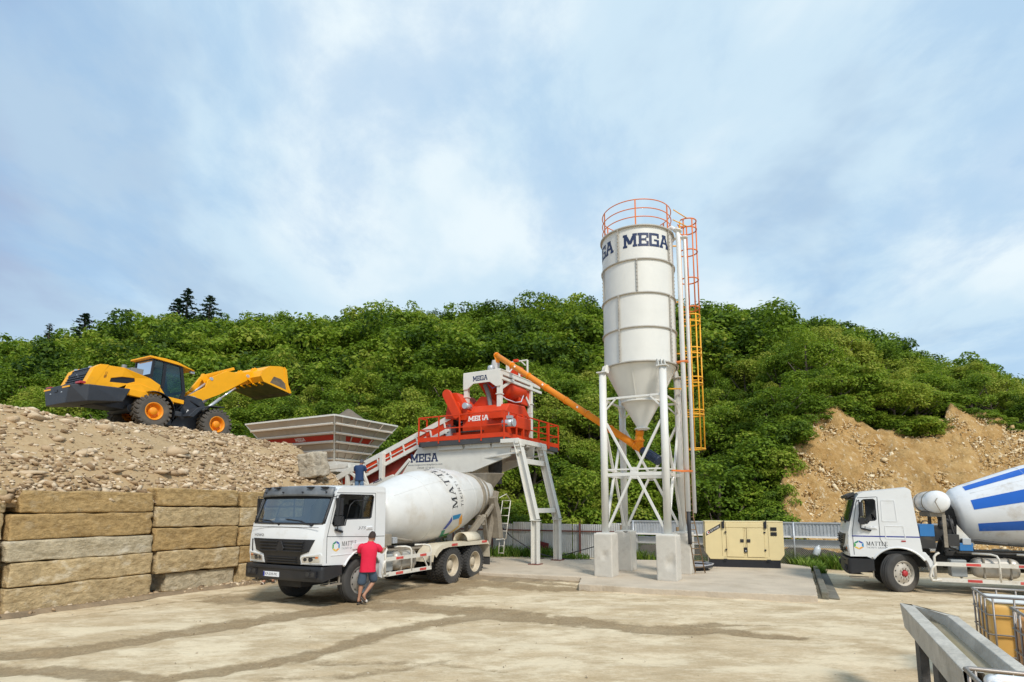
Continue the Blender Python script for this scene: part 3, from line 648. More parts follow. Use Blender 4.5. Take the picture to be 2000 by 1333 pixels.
tag(gk.build('drain_kerb', mat('kerb_grey', (.17, .155, .12), .9, var=.25, scale=3, bump=.5, bscale=18, dirt=(.12, .13, .07), damt=.3), bev=.02), kind='structure')

# ------------------------------------------------------------------ hill behind the yard
RIDGE = [(-900, 700), (-300, 665), (0, 655), (90, 650), (200, 626), (330, 615), (480, 610), (640, 603), (800, 600), (960, 592), (1130, 574), (1180, 580), (1380, 585), (1500, 594), (1600, 612), (1700, 650), (1800, 680), (1900, 708), (2000, 752), (2300, 800), (2900, 850)]
CUT = [(1495, 1010), (1520, 960), (1550, 872), (1585, 818), (1640, 808), (1720, 832), (1800, 846), (1845, 840), (1865, 795), (1900, 805), (2000, 836), (2200, 870), (2900, 900)]
D_R, D_0, D_C0 = 84., 31.5, 27.0
def hill(px, d):
    px, d = np.asarray(px, float), np.asarray(d, float)
    ytop = np.interp(px, *zip(*RIDGE)); zr = (HOR - ytop) / FPX * D_R + CAM_H - 5.2
    s_ = np.clip((d - D_0) / (D_R - D_0), 0, 1); za = zr * (1 - (1 - s_) ** 1.2)
    e = (HOR - np.interp(px, *zip(*CUT))) / FPX; dc = (D_C0 + CAM_H) / np.clip(1 - e, .3, 3); zc = dc - D_C0
    s2 = np.clip((d - dc) / (D_R - dc), 0, 1); zb = np.where(d < dc, (d - D_C0), zc + (zr - zc) * (1 - (1 - s2) ** 1.2))
    w = np.clip((px - 1480) / 50, 0, 1); w = w * w * (3 - 2 * w)
    z = za * (1 - w) + zb * w - np.maximum(0, d - D_R) * .35
    z = np.where((d < D_0) & (w < .01), -.3, z); z = np.where(d < D_C0 + .2, -.4, z)
    soil = w * np.clip((dc + .6 - d) * 1.2, 0, 1)
    return z, soil, dc
hpx = np.concatenate([np.arange(-900, 1440, 24), np.arange(1440, 2300, 6), np.arange(2300, 2900, 40)]); hd = np.concatenate([np.arange(26.6, 44, .22), np.arange(44, 90, 1.5), np.arange(90, 150, 6)])
HP, HD = np.meshgrid(hpx, hd); HZ, HS, _ = hill(HP, HD); HX = (HP - 1000) / FPX * HD
rough = (fbm(HX * .35, HD * .35, 2.) - .5) * 1.6 + ((fbm(HX * 1.4 + HZ * .5, HD * 1.6 + HZ * .8, 5.) - .5) * 1.15 + (fbm(HX * 4.2 - HZ * 1.5, HZ * 3.5, 6.) - .5) * .42) * (HS > .1)
HZ = HZ + rough * np.clip((HZ + .2) / 2, 0, 1); HY = HD + (fbm(HX * .9, HZ * .9, 7.) - .5) * 1.2 * (HS > .3)
ii, jj = np.meshgrid(np.arange(len(hpx) - 1), np.arange(len(hd) - 1)); b0 = (jj * len(hpx) + ii).ravel()
hm = bpy.data.materials.new('hill_soil'); hm.use_nodes = True; t = hm.node_tree; B = t.nodes['Principled BSDF']
g = t.nodes.new('ShaderNodeNewGeometry'); at = t.nodes.new('ShaderNodeAttribute'); at.attribute_name = 'soil'; p = g.outputs['Position']
f1, _ = nnoise(t, p, .35, 7, .62); f2, h = nnoise(t, p, 1.6, 10, .72, (1, .8, 1.0), .36, .64); f3, _ = nnoise(t, p, 3.2, 9, .7, (1.5, .6, .8), .56, .66, rad(25))
so = nmix(t, f1, (.54, .285, .080), (.60, .355, .125)); so = nmix(t, .5, so, nmix(t, f2, (.30, .18, .07), (.62, .44, .21))); so = nmix(t, f3, so, (.76, .62, .42))
fl = nmix(t, f2, (.030, .040, .014), (.08, .075, .03)); t.links.new(nmix(t, at.outputs['Fac'], fl, so), B.inputs['Base Color'])
B.inputs['Roughness'].default_value = .95; B.inputs['Specular IOR Level'].default_value = .2
bp = t.nodes.new('ShaderNodeBump'); bp.inputs['Strength'].default_value = 1.; bp.inputs['Distance'].default_value = .35; t.links.new(h, bp.inputs['Height']); t.links.new(bp.outputs[0], B.inputs['Normal'])
hillo = npmesh('hill', np.stack([HX.ravel(), HY.ravel(), HZ.ravel()], 1), np.stack([b0, b0 + 1, b0 + len(hpx) + 1, b0 + len(hpx)], 1), hm, attrs={'soil': HS.ravel()}, smooth=True)
tag(hillo, kind='structure')
n = 60000; px = RNG.uniform(1500, 2250, n); d = RNG.uniform(27.2, 40, n); z, so_, dc = hill(px, d); ok = (d < dc - .1); px, d, z = px[ok], d[ok], z[ok]
x = (px - 1000) / FPX * d; P = np.stack([x, d, z + (fbm(x * .35, d * .35, 2.) - .5) * 1.6 * np.clip((z + .2) / 2, 0, 1)], 1)
ok = fbm(P[:, 0] * .5, P[:, 2] * .6, 77.) > RNG.uniform(.28, .55, len(P)); P = P[ok]
screem = rock_mat('scree_stone', [(0, (.42, .25, .09)), (.45, (.58, .41, .20)), (1, (.80, .67, .46))])
tag(scatter_rocks('scree', P, np.clip(RNG.lognormal(math.log(.048), .55, len(P)), .018, .26), screem, .6), 'pale broken stone scattered over the ochre cut slope', 'scree', kind='stuff')
# far mountain, blue haze of distant air mixed into its forest colour
fmn = MB(); fmn.grid(30, 4, lambda a, b: ((-900 + 400 * a), 620 + 60 * b, (180 + 42 * (1 - a * 1.25) + 5 * noise.noise(Vector((a * 9, 0, 0)))) * (b * 2 if b < .5 else 1 - (b - .5) * .5) * 1.0))
tag(fmn.build('far_mountain', mat('far_forest_hazed', (.030, .058, .066), .95, var=.3, scale=.02, coord='World')), kind='structure')
# ------------------------------------------------------------------ trees
def leaf_mat(name, stops, trans=.42, rnd=.60):
    m = bpy.data.materials.new(name); m.use_nodes = True; t = m.node_tree; N, Lk = t.nodes, t.links; B = N['Principled BSDF']
    a = N.new('ShaderNodeAttribute'); a.attribute_name = 'tint'; oi = N.new('ShaderNodeObjectInfo')
    ad = N.new('ShaderNodeMath'); ad.operation = 'MULTIPLY_ADD'; Lk.new(oi.outputs['Random'], ad.inputs[0]); ad.inputs[1].default_value = rnd
    sb = N.new('ShaderNodeMath'); sb.operation = 'SUBTRACT'; Lk.new(a.outputs['Fac'], sb.inputs[0]); sb.inputs[1].default_value = rnd / 2; Lk.new(sb.outputs[0], ad.inputs[2])
    r = N.new('ShaderNodeValToRGB'); e = r.color_ramp.elements
    while len(e) < len(stops): e.new(.5)
    for q, (p, c) in zip(e, stops): q.position = p; q.color = (*c, 1)
    Lk.new(ad.outputs[0], r.inputs[0]); Lk.new(r.outputs[0], B.inputs['Base Color']); B.inputs['Roughness'].default_value = .62; B.inputs['Specular IOR Level'].default_value = .25
    tr = N.new('ShaderNodeBsdfTranslucent'); Lk.new(r.outputs[0], tr.inputs[0]); mx_ = N.new('ShaderNodeMixShader'); mx_.inputs[0].default_value = trans
    Lk.new(B.outputs[0], mx_.inputs[1]); Lk.new(tr.outputs[0], mx_.inputs[2]); Lk.new(mx_.outputs[0], N['Material Output'].inputs[0])
    return m
LEAFS = [(0, (.035, .078, .010)), (.2, (.095, .155, .012)), (.42, (.155, .250, .018)), (.68, (.25, .345, .026)), (1, (.38, .40, .06))]
LEAF = leaf_mat('oak_leaves', LEAFS)
LEAF2 = leaf_mat('far_leaves', LEAFS, rnd=0.)
PINE = leaf_mat('conifer_needles', [(0, (.018, .040, .022)), (.5, (.038, .075, .036)), (1, (.065, .11, .05))], .1, .2)
GRASS = leaf_mat('grass_blades', [(0, (.07, .14, .015)), (.5, (.15, .26, .025)), (1, (.28, .36, .07))], .3, .2)
BARK = mat('bark', (.13, .10, .075), .9, var=.3, scale=5, bump=.4)
def leaf_quads(C, Nn, size, rng):
    """leaf clumps: quads centred at C facing about Nn"""
    n = len(C); v = rng.normal(0, 1, (n, 3)); Nn = Nn + v * .36; Nn /= np.linalg.norm(Nn, axis=1)[:, None]
    a = np.cross(Nn, rng.normal(0, 1, (n, 3))); a /= np.linalg.norm(a, axis=1)[:, None]; b = np.cross(Nn, a)
    sa = (size * rng.uniform(.7, 1.3, n))[:, None]; sb = sa * rng.uniform(.45, .8, n)[:, None]
    bend = Nn * sa * .35
    V = np.stack([C - a * sa, C - b * sb + bend * .5, C + a * sa, C + b * sb + bend * .5], 1)
    return V.reshape(-1, 3), np.arange(n * 4).reshape(-1, 4)
def crown_arrays(seed, nq, size, R=2.2, H=3.6, lobes=15, base=.9):
    rng = np.random.default_rng(seed); C, Nn, T = [], [], []
    L = []
    for k in range(lobes):                       # clumps spread through the crown, larger low, some sticking out of the outline
        a = rng.uniform(0, 2 * PI); h = rng.uniform(.12, 1.); rr = R * math.sqrt(rng.uniform(.05, 1)) * (1.05 - .55 * h ** 1.8)
        L.append((rr * math.cos(a), rr * math.sin(a), base + H * h * .86, rng.uniform(.55, 1.0) * R * .42))
    L.append((0, 0, base + H * .55, R * .55))
    w = np.array([l[3] ** 2 for l in L]); cnt = (nq * w / w.sum()).astype(int)
    for (x, y, z, r), n in zip(L, cnt):
        d = rng.normal(0, 1, (n, 3)); d[:, 2] = d[:, 2] * .9 + .35; d /= np.linalg.norm(d, axis=1)[:, None]
        rad_ = r * rng.uniform(.72, 1.06, n)[:, None]
        rad_ *= (1 + .28 * np.sin(d[:, :1] * 5 + x * 3) * np.cos(d[:, 1:2] * 6 + y))
        p = d * rad_; p[:, 2] *= .62; p += (x, y, z)
        C.append(p); Nn.append(d * .7 + np.array([0, 0, .75])); T.append(np.clip(rng.normal(.5, .13, n) + rng.normal(0, .09), 0, 1))
    C, Nn, T = np.concatenate(C), np.concatenate(Nn), np.concatenate(T)
    V, F = leaf_quads(C, Nn, size, rng); return V, F, np.repeat(T, 4)
def trunk_mesh(seed, H=3.6, R=2.2, base=.9):
    rng = random.Random(seed); b = MB(); top = Vector((rng.uniform(-.3, .3), rng.uniform(-.3, .3), base + H * .7))
    b.tube([(0, 0, -.6), (0, 0, base * .6), top * .55, top], [.15, .13, .09, .03], 0, 6)
    for k in range(5):
        a = rng.uniform(0, 2 * PI); z = base * .6 + k * .35; p = Vector((0, 0, z)); q = Vector((R * .6 * math.cos(a), R * .6 * math.sin(a), z + H * .35))
        b.tube([p, p.lerp(q, .5) + Vector((0, 0, -.1)), q], [.07, .05, .02], 0, 5)
    return b
def first_tree(seed, nq, size, **k):
    r = empty('oak_tree'); V, F, T = crown_arrays(seed, nq, size, **k)
    npmesh('crown', V, F, LEAF, r, attrs={'tint': T + .09}); trunk_mesh(seed, k.get('H', 3.6), k.get('R', 2.2), k.get('base', .9)).build('trunk', BARK, r)
    return r
def copy_tree(o, parent=None):
    c = o.copy(); COL.objects.link(c); c.parent = parent
    for ch in [q for q in bpy.data.objects if q.parent == o]: copy_tree(ch, c)
    return c
KINDS = [dict(R=2.3, H=3.5, lobes=15), dict(R=2.0, H=4.2, lobes=16), dict(R=2.6, H=3.2, lobes=18), dict(R=1.8, H=3.4, lobes=12), dict(R=2.2, H=3.9, lobes=20), dict(R=2.5, H=3.8, lobes=14)]
PROTO = [first_tree(100 + k, 5200, .092, **kw) for k, kw in enumerate(KINDS)]
CHILD = {p: [q for q in bpy.data.objects if q.parent == p] for p in PROTO}
used = set(); forest_spots = []
for d in np.arange(31.2, 92, 2.05):
    w = 1.02 * d; x = -w * 1.02
    while x < w * 1.18:
        xx = x + random.uniform(-.95, .95); dd = d + random.uniform(-.95, .95); px = 1000 + FPX * xx / dd
        z, so_, dc = hill(px, dd); z, so_, dc = float(z), float(so_), float(dc)
        x += 2.1 + .008 * d
        if px > 1490 and dd < dc + 1.1: continue
        if px < 470 and z < 2.0: continue                                  # hidden by the mound
        sc = random.uniform(.62, 1.12) if dd < 50 else random.uniform(.75, 1.4)
        top = (HOR - float(np.interp(px, *zip(*RIDGE)))) / FPX * dd + CAM_H + random.uniform(-.5, .35) + (float(vnoise(px / 55., 3.)) - .5) * 2.2
        if px > 1490 and dd < dc + 5: sc *= .8
        sc = min(sc, (top - z) / 4.6)
        if sc < .30: continue
        zz = z + (float(fbm(xx * .35, dd * .35, 2.)) - .5) * 1.6 * min(1, max(0, (z + .2) / 2)) - .25
        forest_spots.append((dd, xx, zz, sc, px))
forest_spots.sort()
LAB = ['broadleaf tree with a loose rounded crown in the wood on the slope behind the yard', 'taller broadleaf tree standing in the wood on the slope behind the yard',
       'wide flat-crowned broadleaf tree in the wood on the slope behind the yard', 'slim small-crowned broadleaf tree in the wood on the slope behind the yard',
       'dense many-lobed broadleaf tree in the wood on the slope behind the yard', 'broad open-crowned broadleaf tree in the wood on the slope behind the yard']
near_n = 290; done = 0; rest = []
for dd, xx, zz, sc, px in forest_spots:
    hidden = px < -60 or px > 2080
    if done >= near_n or hidden: rest.append((dd, xx, zz, sc, px)); continue
    k = random.randrange(6); p = PROTO[k]
    if k in used:
        o = p.copy(); COL.objects.link(o)
        for ch in CHILD[p]:
            c = ch.copy(); COL.objects.link(c); c.parent = o
    else: o = p; used.add(k)
    o.location = (xx, dd, zz); o.rotation_euler = (random.uniform(-.08, .08), random.uniform(-.08, .08), random.uniform(0, 6.28)); o.scale = (sc * random.uniform(.9, 1.15), sc * random.uniform(.9, 1.15), sc * random.uniform(.9, 1.1))
    tag(o, LAB[k], 'tree', 'broadleaf trees of the hillside wood: ' + LAB[k].split(' tree')[0]); done += 1
for k in range(6):
    if k not in used:
        for ch in CHILD[PROTO[k]]: bpy.data.objects.remove(ch)
        bpy.data.objects.remove(PROTO[k])
# the remaining, farther crowns read as one mass
VAR = [crown_arrays(200 + k, 1050, .165, **kw) for k, kw in enumerate(KINDS)]
Vs, Fs, Ts = [], [], []; o_ = 0
for dd, xx, zz, sc, px in rest:
    V, F, T = VAR[random.randrange(6)]; a = random.uniform(0, 6.28); ca, sa = math.cos(a), math.sin(a)
    v = V * np.array([sc * random.uniform(.9, 1.15), sc * random.uniform(.9, 1.15), sc * random.uniform(.9, 1.25)])
    v = np.stack([v[:, 0] * ca - v[:, 1] * sa + xx, v[:, 0] * sa + v[:, 1] * ca + dd, v[:, 2] + zz], 1)
    Vs.append(v); Fs.append(F + o_); o_ += len(v); Ts.append(np.clip(T + random.uniform(-.42, .32), 0, 1))
tag(npmesh('far_wood', np.concatenate(Vs), np.concatenate(Fs), LEAF2, attrs={'tint': np.concatenate(Ts)}), 'dense green wood covering the upper slope of the hill', 'wood', kind='stuff')
# low shrubs along the foot of the hill
V, F, T = crown_arrays(300, 2600, .085, R=1.5, H=1.7, lobes=14, base=.15)
sh = npmesh('shrub', V, F, LEAF, attrs={'tint': T}); sh0 = sh; k = 0
for px in list(range(480, 1500, 46)) + [1532, 1516, 1548]:
    if k: sh = sh0.copy(); COL.objects.link(sh)
    k += 1; d = random.uniform(30.0, 31.6) if px < 1500 else random.uniform(29, 31); s = random.uniform(.7, 1.25)
    sh.location = ((px + random.uniform(-18, 18) - 1000) / FPX * d, d, -.1); sh.rotation_euler = (0, 0, random.uniform(0, 6)); sh.scale = (s, s, s * random.uniform(.8, 1.3))
    tag(sh, 'bushy green shrub at the foot of the wood, just behind the yard fence', 'shrub', 'shrubs along the foot of the wood')
for px, py, d, s, lab in [(1862, 832, 37.0, .9, 'green bush clump growing on the upper edge of the ochre cut'), (1800, 838, 38.4, .85, 'dark green bush overhanging the middle of the ochre cut'), (1840, 872, 34.5, .42, 'small dry bush alone on the bare ochre slope'), (1560, 900, 33., .8, 'bush at the left edge of the ochre cut')]:
    c = sh0.copy(); COL.objects.link(c); z = float(hill(px, d)[0]); c.location = ((px - 1000) / FPX * d, d, z - .2); c.scale = (s * 1.3, s, s * .8); c.rotation_euler = (0, 0, px); tag(c, lab, 'bush', 'bushes on the cut slope')
    if 'group' in c and True: c['group'] = 'bushes on the cut slope'
px = 1500.
while px < 2120:
    dc_ = float(hill(px, 40)[2]); d = dc_ + random.uniform(-.1, 1.0); z = float(hill(px, d)[0]); s = random.uniform(.45, .85) * (.7 if px > 1850 else 1)
    c = sh0.copy(); COL.objects.link(c); c.location = ((px - 1000) / FPX * d, d, z - .35); c.scale = (s * 1.1, s * 1.1, s * random.uniform(.7, 1.1)); c.rotation_euler = (0, 0, px)
    tag(c, 'low green shrub in the row fringing the upper edge of the ochre cut', 'shrub', 'shrubs fringing the top of the cut'); px += random.uniform(13, 24)
for k in range(16):
    px = random.uniform(1478, 1530) + k * 1.5; d = 27.6 + k * .42 + random.uniform(-.3, .3); z = float(hill(px, d)[0]); s = random.uniform(.6, 1.0)
    c = sh0.copy(); COL.objects.link(c); c.location = ((px - 1000) / FPX * d, d, max(z, 0) - .3); c.scale = (s * .9, s * .9, s * 1.1); c.rotation_euler = (0, 0, k)
    tag(c, 'green shrub growing down the left edge of the ochre cut', 'shrub', 'shrubs along the left edge of the cut')
# conifers and lone trees on the skyline
def conifer(px, ytop, ybase, d, wid, seed, label, dead=False):
    rng = np.random.default_rng(seed); top = U(px, ytop, d); bot = U(px, ybase, d); H = top.z - bot.z + 2.0
    r = empty('pine_tree', (top.x, d, top.z - H)); C, Nn = [], []; tb = MB(); tb.tube([(0, 0, -1), (0, 0, H * .6), (0, 0, H)], [.2, .11, .03], 0, 6)
    nb = 46
    for k in range(nb):
        h = .16 + .83 * (k / nb); L = wid * (1 - h) ** .75 * rng.uniform(.55, 1.15) + .12; a = k * 2.4 + rng.uniform(-.4, .4); drop = -.10 * L
        tb.tube([(0, 0, H * h), (L * math.cos(a), L * math.sin(a), H * h + drop)], [.04, .012], 0, 4)
        n = 26 if not dead else 4; q = rng.uniform(.2, 1.05, n) * L; c = np.stack([q * math.cos(a), q * math.sin(a), H * h + drop * q / L], 1) + rng.normal(0, .12, (n, 3)) * np.array([1, 1, .5]); C.append(c)
        Nn.append(np.tile([[0, 0, 1.]], (n, 1)))
    V, F = leaf_quads(np.concatenate(C), np.concatenate(Nn), .19, rng)
    npmesh('crown', V, F, PINE, r, attrs={'tint': RNG.uniform(.2, .8, len(V))}); tb.build('trunk', BARK, r); return tag(r, label, 'tree')
conifer(368, 562, 625, 80, 2.5, 1, 'tallest dark pine on the skyline left of centre'); conifer(349, 583, 630, 79, 3.0, 2, 'leaning broader pine just left of the tallest skyline pine')
conifer(411, 577, 628, 80, 3.6, 3, 'dark cone-shaped pine right of the tallest skyline pine'); conifer(168, 612, 660, 74, 2.8, 4, 'dark ragged pine on the skyline above the loader')
conifer(98, 632, 668, 74, 1.2, 5, 'thin sparse tree on the far left skyline', True)
# weeds along the fence
def grass_patch(name, spots, label, cat='weeds'):
    V, F, T, o = [], [], [], 0
    for x, y, z, r, h, n in spots:
        for _ in range(n):
            a = random.uniform(0, 6.28); q = r * math.sqrt(random.random()); bx, by = x + q * math.cos(a), y + q * math.sin(a); hh = .72 * h * random.uniform(.3, 1.15); w = .012 + .012 * random.random()
            b = random.uniform(0, 6.28); lx, ly = math.cos(b) * hh * random.uniform(.2, 1.), math.sin(b) * hh * random.uniform(.2, 1.); wx, wy = -math.sin(b) * w, math.cos(b) * w
            V += [(bx - wx, by - wy, z), (bx + wx, by + wy, z), (bx + wx + lx * .45, by + wy + ly * .45, z + hh * .65), (bx - wx + lx * .45, by - wy + ly * .45, z + hh * .65),
                  (bx + wx * .2 + lx, by + wy * .2 + ly, z + hh), (bx - wx * .2 + lx, by - wy * .2 + ly, z + hh)]
            F += [(o, o + 1, o + 2, o + 3), (o + 3, o + 2, o + 4, o + 5)]; T += [random.random()] * 6; o += 6
    return tag(npmesh(name, np.array(V), np.array(F), GRASS, attrs={'tint': np.array(T)}), label, cat, kind='stuff')
sp = []
for px, py, r, h, n in [(975, 1086, .7, .6, 260), (1010, 1086, .8, .65, 340), (1050, 1087, .6, .7, 240), (1070, 1088, .5, .6, 200), (1105, 1092, .5, .4, 150), (1130, 1092, .5, .35, 120), (1255, 1094, .5, .6, 260), (1275, 1095, .3, .4, 100), (1360, 1096, .35, .4, 120), (1385, 1097, .3, .3, 80)]:
    p = G(px, py); sp.append((p.x, p.y, 0, r, h, n))
grass_patch('fence_grass', sp, 'tufts of green grass along the foot of the sheet metal fence')
sp = []
for px, py, r, h, n in [(1545, 1104, .35, .75, 260), (1562, 1107, .35, .6, 200), (1580, 1112, .3, .55, 180), (1596, 1116, .22, .5, 160), (1604, 1122, .14, .4, 110), (1620, 1110, .4, .75, 300), (1640, 1112, .4, .6, 240), (1660, 1112, .4, .4, 160), (1600, 1105, .5, .6, 240)]:
    p = G(px, py); sp.append((p.x, p.y, 0, r, h, n))
grass_patch('kerb_weeds', sp, 'green weeds between the generator and the right truck')
# ------------------------------------------------------------------ mixer trucks (x forward, y to the truck's left, z up; origin under the front axle)
def arc(cx, cz, r, a0, a1, n): return [(cx + r * math.cos(rad(a0 + (a1 - a0) * i / n)), cz + r * math.sin(rad(a0 + (a1 - a0) * i / n))) for i in range(n + 1)]
def truck_wheel(parent, x, y, side, rim_m, drive=False, steer=0., hub_red=False, R=.535, w=.29):
    e = empty('wheel', (x, y, R), parent=parent, rot=(0, 0, steer + (0 if side > 0 else PI)))
    tb = MB(); h = w / 2
    tb.lathe([(.30, -h * .80), (.33, -h * .95), (R * .80, -h), (R * .94, -h * .93), (R * .985, -h * .75), (R, -h * .4), (R, h * .4), (R * .985, h * .75), (R * .94, h * .93), (R * .80, h), (.33, h * .95), (.30, h * .80)], 48, axis='Y')
    tb.lathe([(R * .70, h * .992), (R * .72, h * 1.02), (R * .74, h * .995)], 48, axis='Y'); tb.lathe([(R * .86, h * .975), (R * .875, h * 1.0), (R * .89, h * .97)], 48, axis='Y')
    if drive:
        for k in range(34):
            a = 2 * PI * k / 34; Rm = Matrix.Rotation(-a, 3, 'Y')
            for q in (-1, 1):
                c = Rm @ Vector((0, q * h * .62 , R + .004)); tb.box(c, (.058, h * .64, .030), 0, Rm @ Matrix.Rotation(q * .35, 3, 'Z'))
                c2 = Rm @ Vector((.02, q * h * .985, R * .955)); tb.box(c2, (.05, .022, .075), 0, Rm)
            c = Matrix.Rotation(-a - .09, 3, 'Y') @ Vector((0, 0, R + .003)); tb.box(c, (.07, h * .5, .028), 0, Matrix.Rotation(-a - .09, 3, 'Y'))
    else:
        for q in (-.45, 0, .45): tb.lathe([(R + .004, h * (q - .12)), (R + .012, h * (q - .10)), (R + .012, h * (q + .10)), (R + .004, h * (q + .12))], 48, axis='Y')
    tb.build('tyre', rubber, e)
    rb = MB()
    if drive:      # deep dish
        rb.lathe([(.335, h * .97), (.315, h * .98), (.305, h * .86), (.290, h * .5), (.280, -.02), (.20, -.045), (.13, -.045)], 32, axis='Y')
        rb.lathe([(.145, -.04), (.145, .045), (.12, .07), (.0, .075)], 24, axis='Y')
        for k in range(10):
            a = 2 * PI * k / 10; p = Vector((.175 * math.cos(a), -.045, .175 * math.sin(a))); rb.cyl(p, p + Vector((0, .04, 0)), .018, n=6)
        for k in range(8):
            a = 2 * PI * k / 8; p = Vector((.236 * math.cos(a), -.040, .236 * math.sin(a))); rb.cyl(p, p + Vector((0, .012, 0)), .026, n=10, m=1)
    else:
        rb.lathe([(.335, h * .97), (.315, h * .99), (.300, h * .88), (.285, h * .62), (.265, h * .70), (.19, h * 1.02), (.165, h * 1.06)], 32, axis='Y')
        for k in range(10):
            a = 2 * PI * (k + .5) / 10; p = Vector((.248 * math.cos(a), h * .70, .248 * math.sin(a))); rb.cyl(p, p + Vector((0, .014, 0)), .022, n=10, m=1)
        for k in range(10):
            a = 2 * PI * k / 10; p = Vector((.142 * math.cos(a), h * .98, .142 * math.sin(a))); rb.cyl(p, p + Vector((0, .055, 0)), .017, n=6)
        rb.lathe([(.168, h * 1.06), (.10, h * 1.06)], 32, axis='Y')
    rb.build('rim', [rim_m, darkm], e)
    if not drive:
        hb = MB(); hb.lathe([(.085, h * 1.0), (.08, h * 1.28), (.06, h * 1.42), (0, h * 1.45)], 24, axis='Y'); hb.build('hub', mat('hub_red', (.42, .03, .035), .5, var=.15, dirt=(.3, .2, .15), damt=.2) if hub_red else rimgrey, e)
    return e

def mixer_truck(loc, yaw, style):
    L = style == 'left'
    root = empty('mixer_truck', loc, yaw)
    side_pt = lambda s_: (lambda a, b, t_: (a, s_ * t_, b))
    AX = 0. if L else .17; ARCH = arc(0.02 + AX, .55, .72 if L else .66, 30, 150, 12)
    # side skin: front bottom, up the windscreen pillar, roof, back, wheel arch
    outer = [(1.32, 1.0), (1.35, 1.30), (1.335, 1.62), (1.27, 1.92), (1.00, 2.60), (.92, 2.74), (.80, 2.79), (-.70, 2.84), (-.79, 2.78), (-.80, 1.10), (-.66, 1.00)] if L else \
            [(1.32, .95), (1.35, 1.30), (1.335, 1.62), (1.27, 1.92), (1.10, 2.56), (1.02, 2.68), (.90, 2.73), (-.12, 2.84), (-.20, 2.78), (-.36, 1.10), (-.50, 1.02)]
    outer = outer + [(x, z) for x, z in ARCH[::-1] if (x > -.62 if L else x > -.48)] + [(.70 if L else .93, .96)]
    hole = [(1.09, 1.93), (.90, 2.58), (.85, 2.61), (-.28, 2.61), (-.33, 2.57), (-.25, 2.06), (-.20, 2.03), (.62, 2.02), (.66, 1.88), (1.04, 1.87)] if L else \
           [(1.07, 1.93), (.96, 2.50), (.91, 2.53), (.68, 2.54), (.64, 2.50), (.64, 1.98), (.68, 1.95), (.80, 1.94), (.86, 1.86), (1.04, 1.86)]
    cab = MB()
    for s_ in (1, -1): cab.prism(outer, side_pt(s_), 1.165, 1.205, 0, [hole])
    fr = [(1.0, 1.30), (1.30, 1.355), (1.62, 1.34), (1.93, 1.275)] if L else [(.95, 1.30), (1.30, 1.355), (1.62, 1.34), (1.93, 1.275)]
    def front(a, b):
        z0 = fr[0][0]; z = z0 + (fr[-1][0] - z0) * b; x = float(np.interp(z, [q[0] for q in fr], [q[1] for q in fr])); y = -1.2 + 2.4 * a
        return (x + .10 - .10 * abs(y / 1.2) ** 3 - .001, y, z)
    cab.grid(24, 8, front)
    roofz = lambda x: (2.79 + (.80 - x) * .033) if L else (2.73 + (.90 - x) * .105)
    xb = -.70 if L else -.12
    def roof(a, b):
        x0_ = .92 if L else 1.02; x = x0_ + (xb - x0_) * b; y = -1.165 + 2.33 * a; z = (2.74 + (.92 - x) / .12 * .05 if x > .8 else roofz(x)) if L else (2.68 + (1.02 - x) / .12 * .05 if x > .9 else roofz(x))
        return (x, y, z - .002 + .045 * (1 - abs(y / 1.165) ** 4))
    cab.grid(16, 10, roof)
    zt = 2.60 if L else 2.56
    cab.grid(16, 2, lambda a, b: ((1.0 if L else 1.10) - .08 * b + .07 * (1 - abs(2 * a - 1) ** 3), -1.165 + 2.33 * a, zt + (.14 if L else .12) * b))   # header over the screen
    bxk = (-.795, -.795) if L else (-.37, -.20)
    cab.add([(bxk[0] + .012, -1.165, 1.08), (bxk[0] + .012, 1.165, 1.08), (bxk[1] + .012, 1.165, 2.76), (bxk[1] + .012, -1.165, 2.76)], [(0, 1, 2, 3)])   # back wall
    cab.add([(xb, -1.165, 2.84), (xb, 1.165, 2.84), (bxk[1] + .012, 1.165, 2.76), (bxk[1] + .012, -1.165, 2.76)], [(0, 1, 2, 3)])
    # wheel arch lips, sill, creases, door gaps (slot 1 = dark gap)
    for s_ in (1, -1):
        y = s_ * 1.205
        lip = [(x, y, z) for x, z in arc(0.02 + AX, .55, .735 if L else .675, 32, 148, 14)]; cab.tube(lip, .028, 0, 6)
        if L:
            gaps = [[(1.225, 1.04), (1.235, 1.62), (.97, 2.60)], [(.97, 2.645), (-.38, 2.66)], [(-.385, 2.66), (-.40, 1.66), (-.40, 1.45)], [(1.225, 1.64), (.0, 1.585), (-.78, 1.565)]]
        else:
            gaps = [[(1.225, 1.0), (1.235, 1.62), (1.08, 2.53)], [(1.06, 2.575), (.60, 2.60)], [(.585, 2.60), (.585, 1.44), (.46, 1.22)]]
        for gp in gaps:
            for p, q in zip(gp, gp[1:]): cab.bar((p[0], y + s_ * .001, p[1]), (q[0], y + s_ * .001, q[1]), .004, .014, 1, up=(0, 0, 1) if abs(p[0] - q[0]) > abs(p[1] - q[1]) else (1, 0, 0))
        if L:
            cab.box((-.60, y + s_ * .004, 2.70), (.34, .008, .05), 0)
            cab.box((.12, y + s_ * .012, 1.37), (.56, .05, .13), 0)
            cab.box((.55, y + s_ * .004, 1.20), (1.1, .012, .018), 0)
        else:
            for (x0, x1, z0, z1) in ((.50, .16, 1.93, 2.50), (.45, .0, 1.46, 1.80)):
                for p, q in (((x0, z0), (x1, z0)), ((x1, z0), (x1 + .03, z1)), ((x1 + .03, z1), (x0, z1)), ((x0, z1), (x0, z0))):
                    cab.bar((p[0], y + s_ * .002, p[1]), (q[0], y + s_ * .002, q[1]), .012, .022, 0, up=(0, 0, 1) if abs(p[0] - q[0]) > abs(p[1] - q[1]) else (1, 0, 0))
            cab.box((.05, y + s_ * .006, 1.40), (.10, .012, .035), 2)
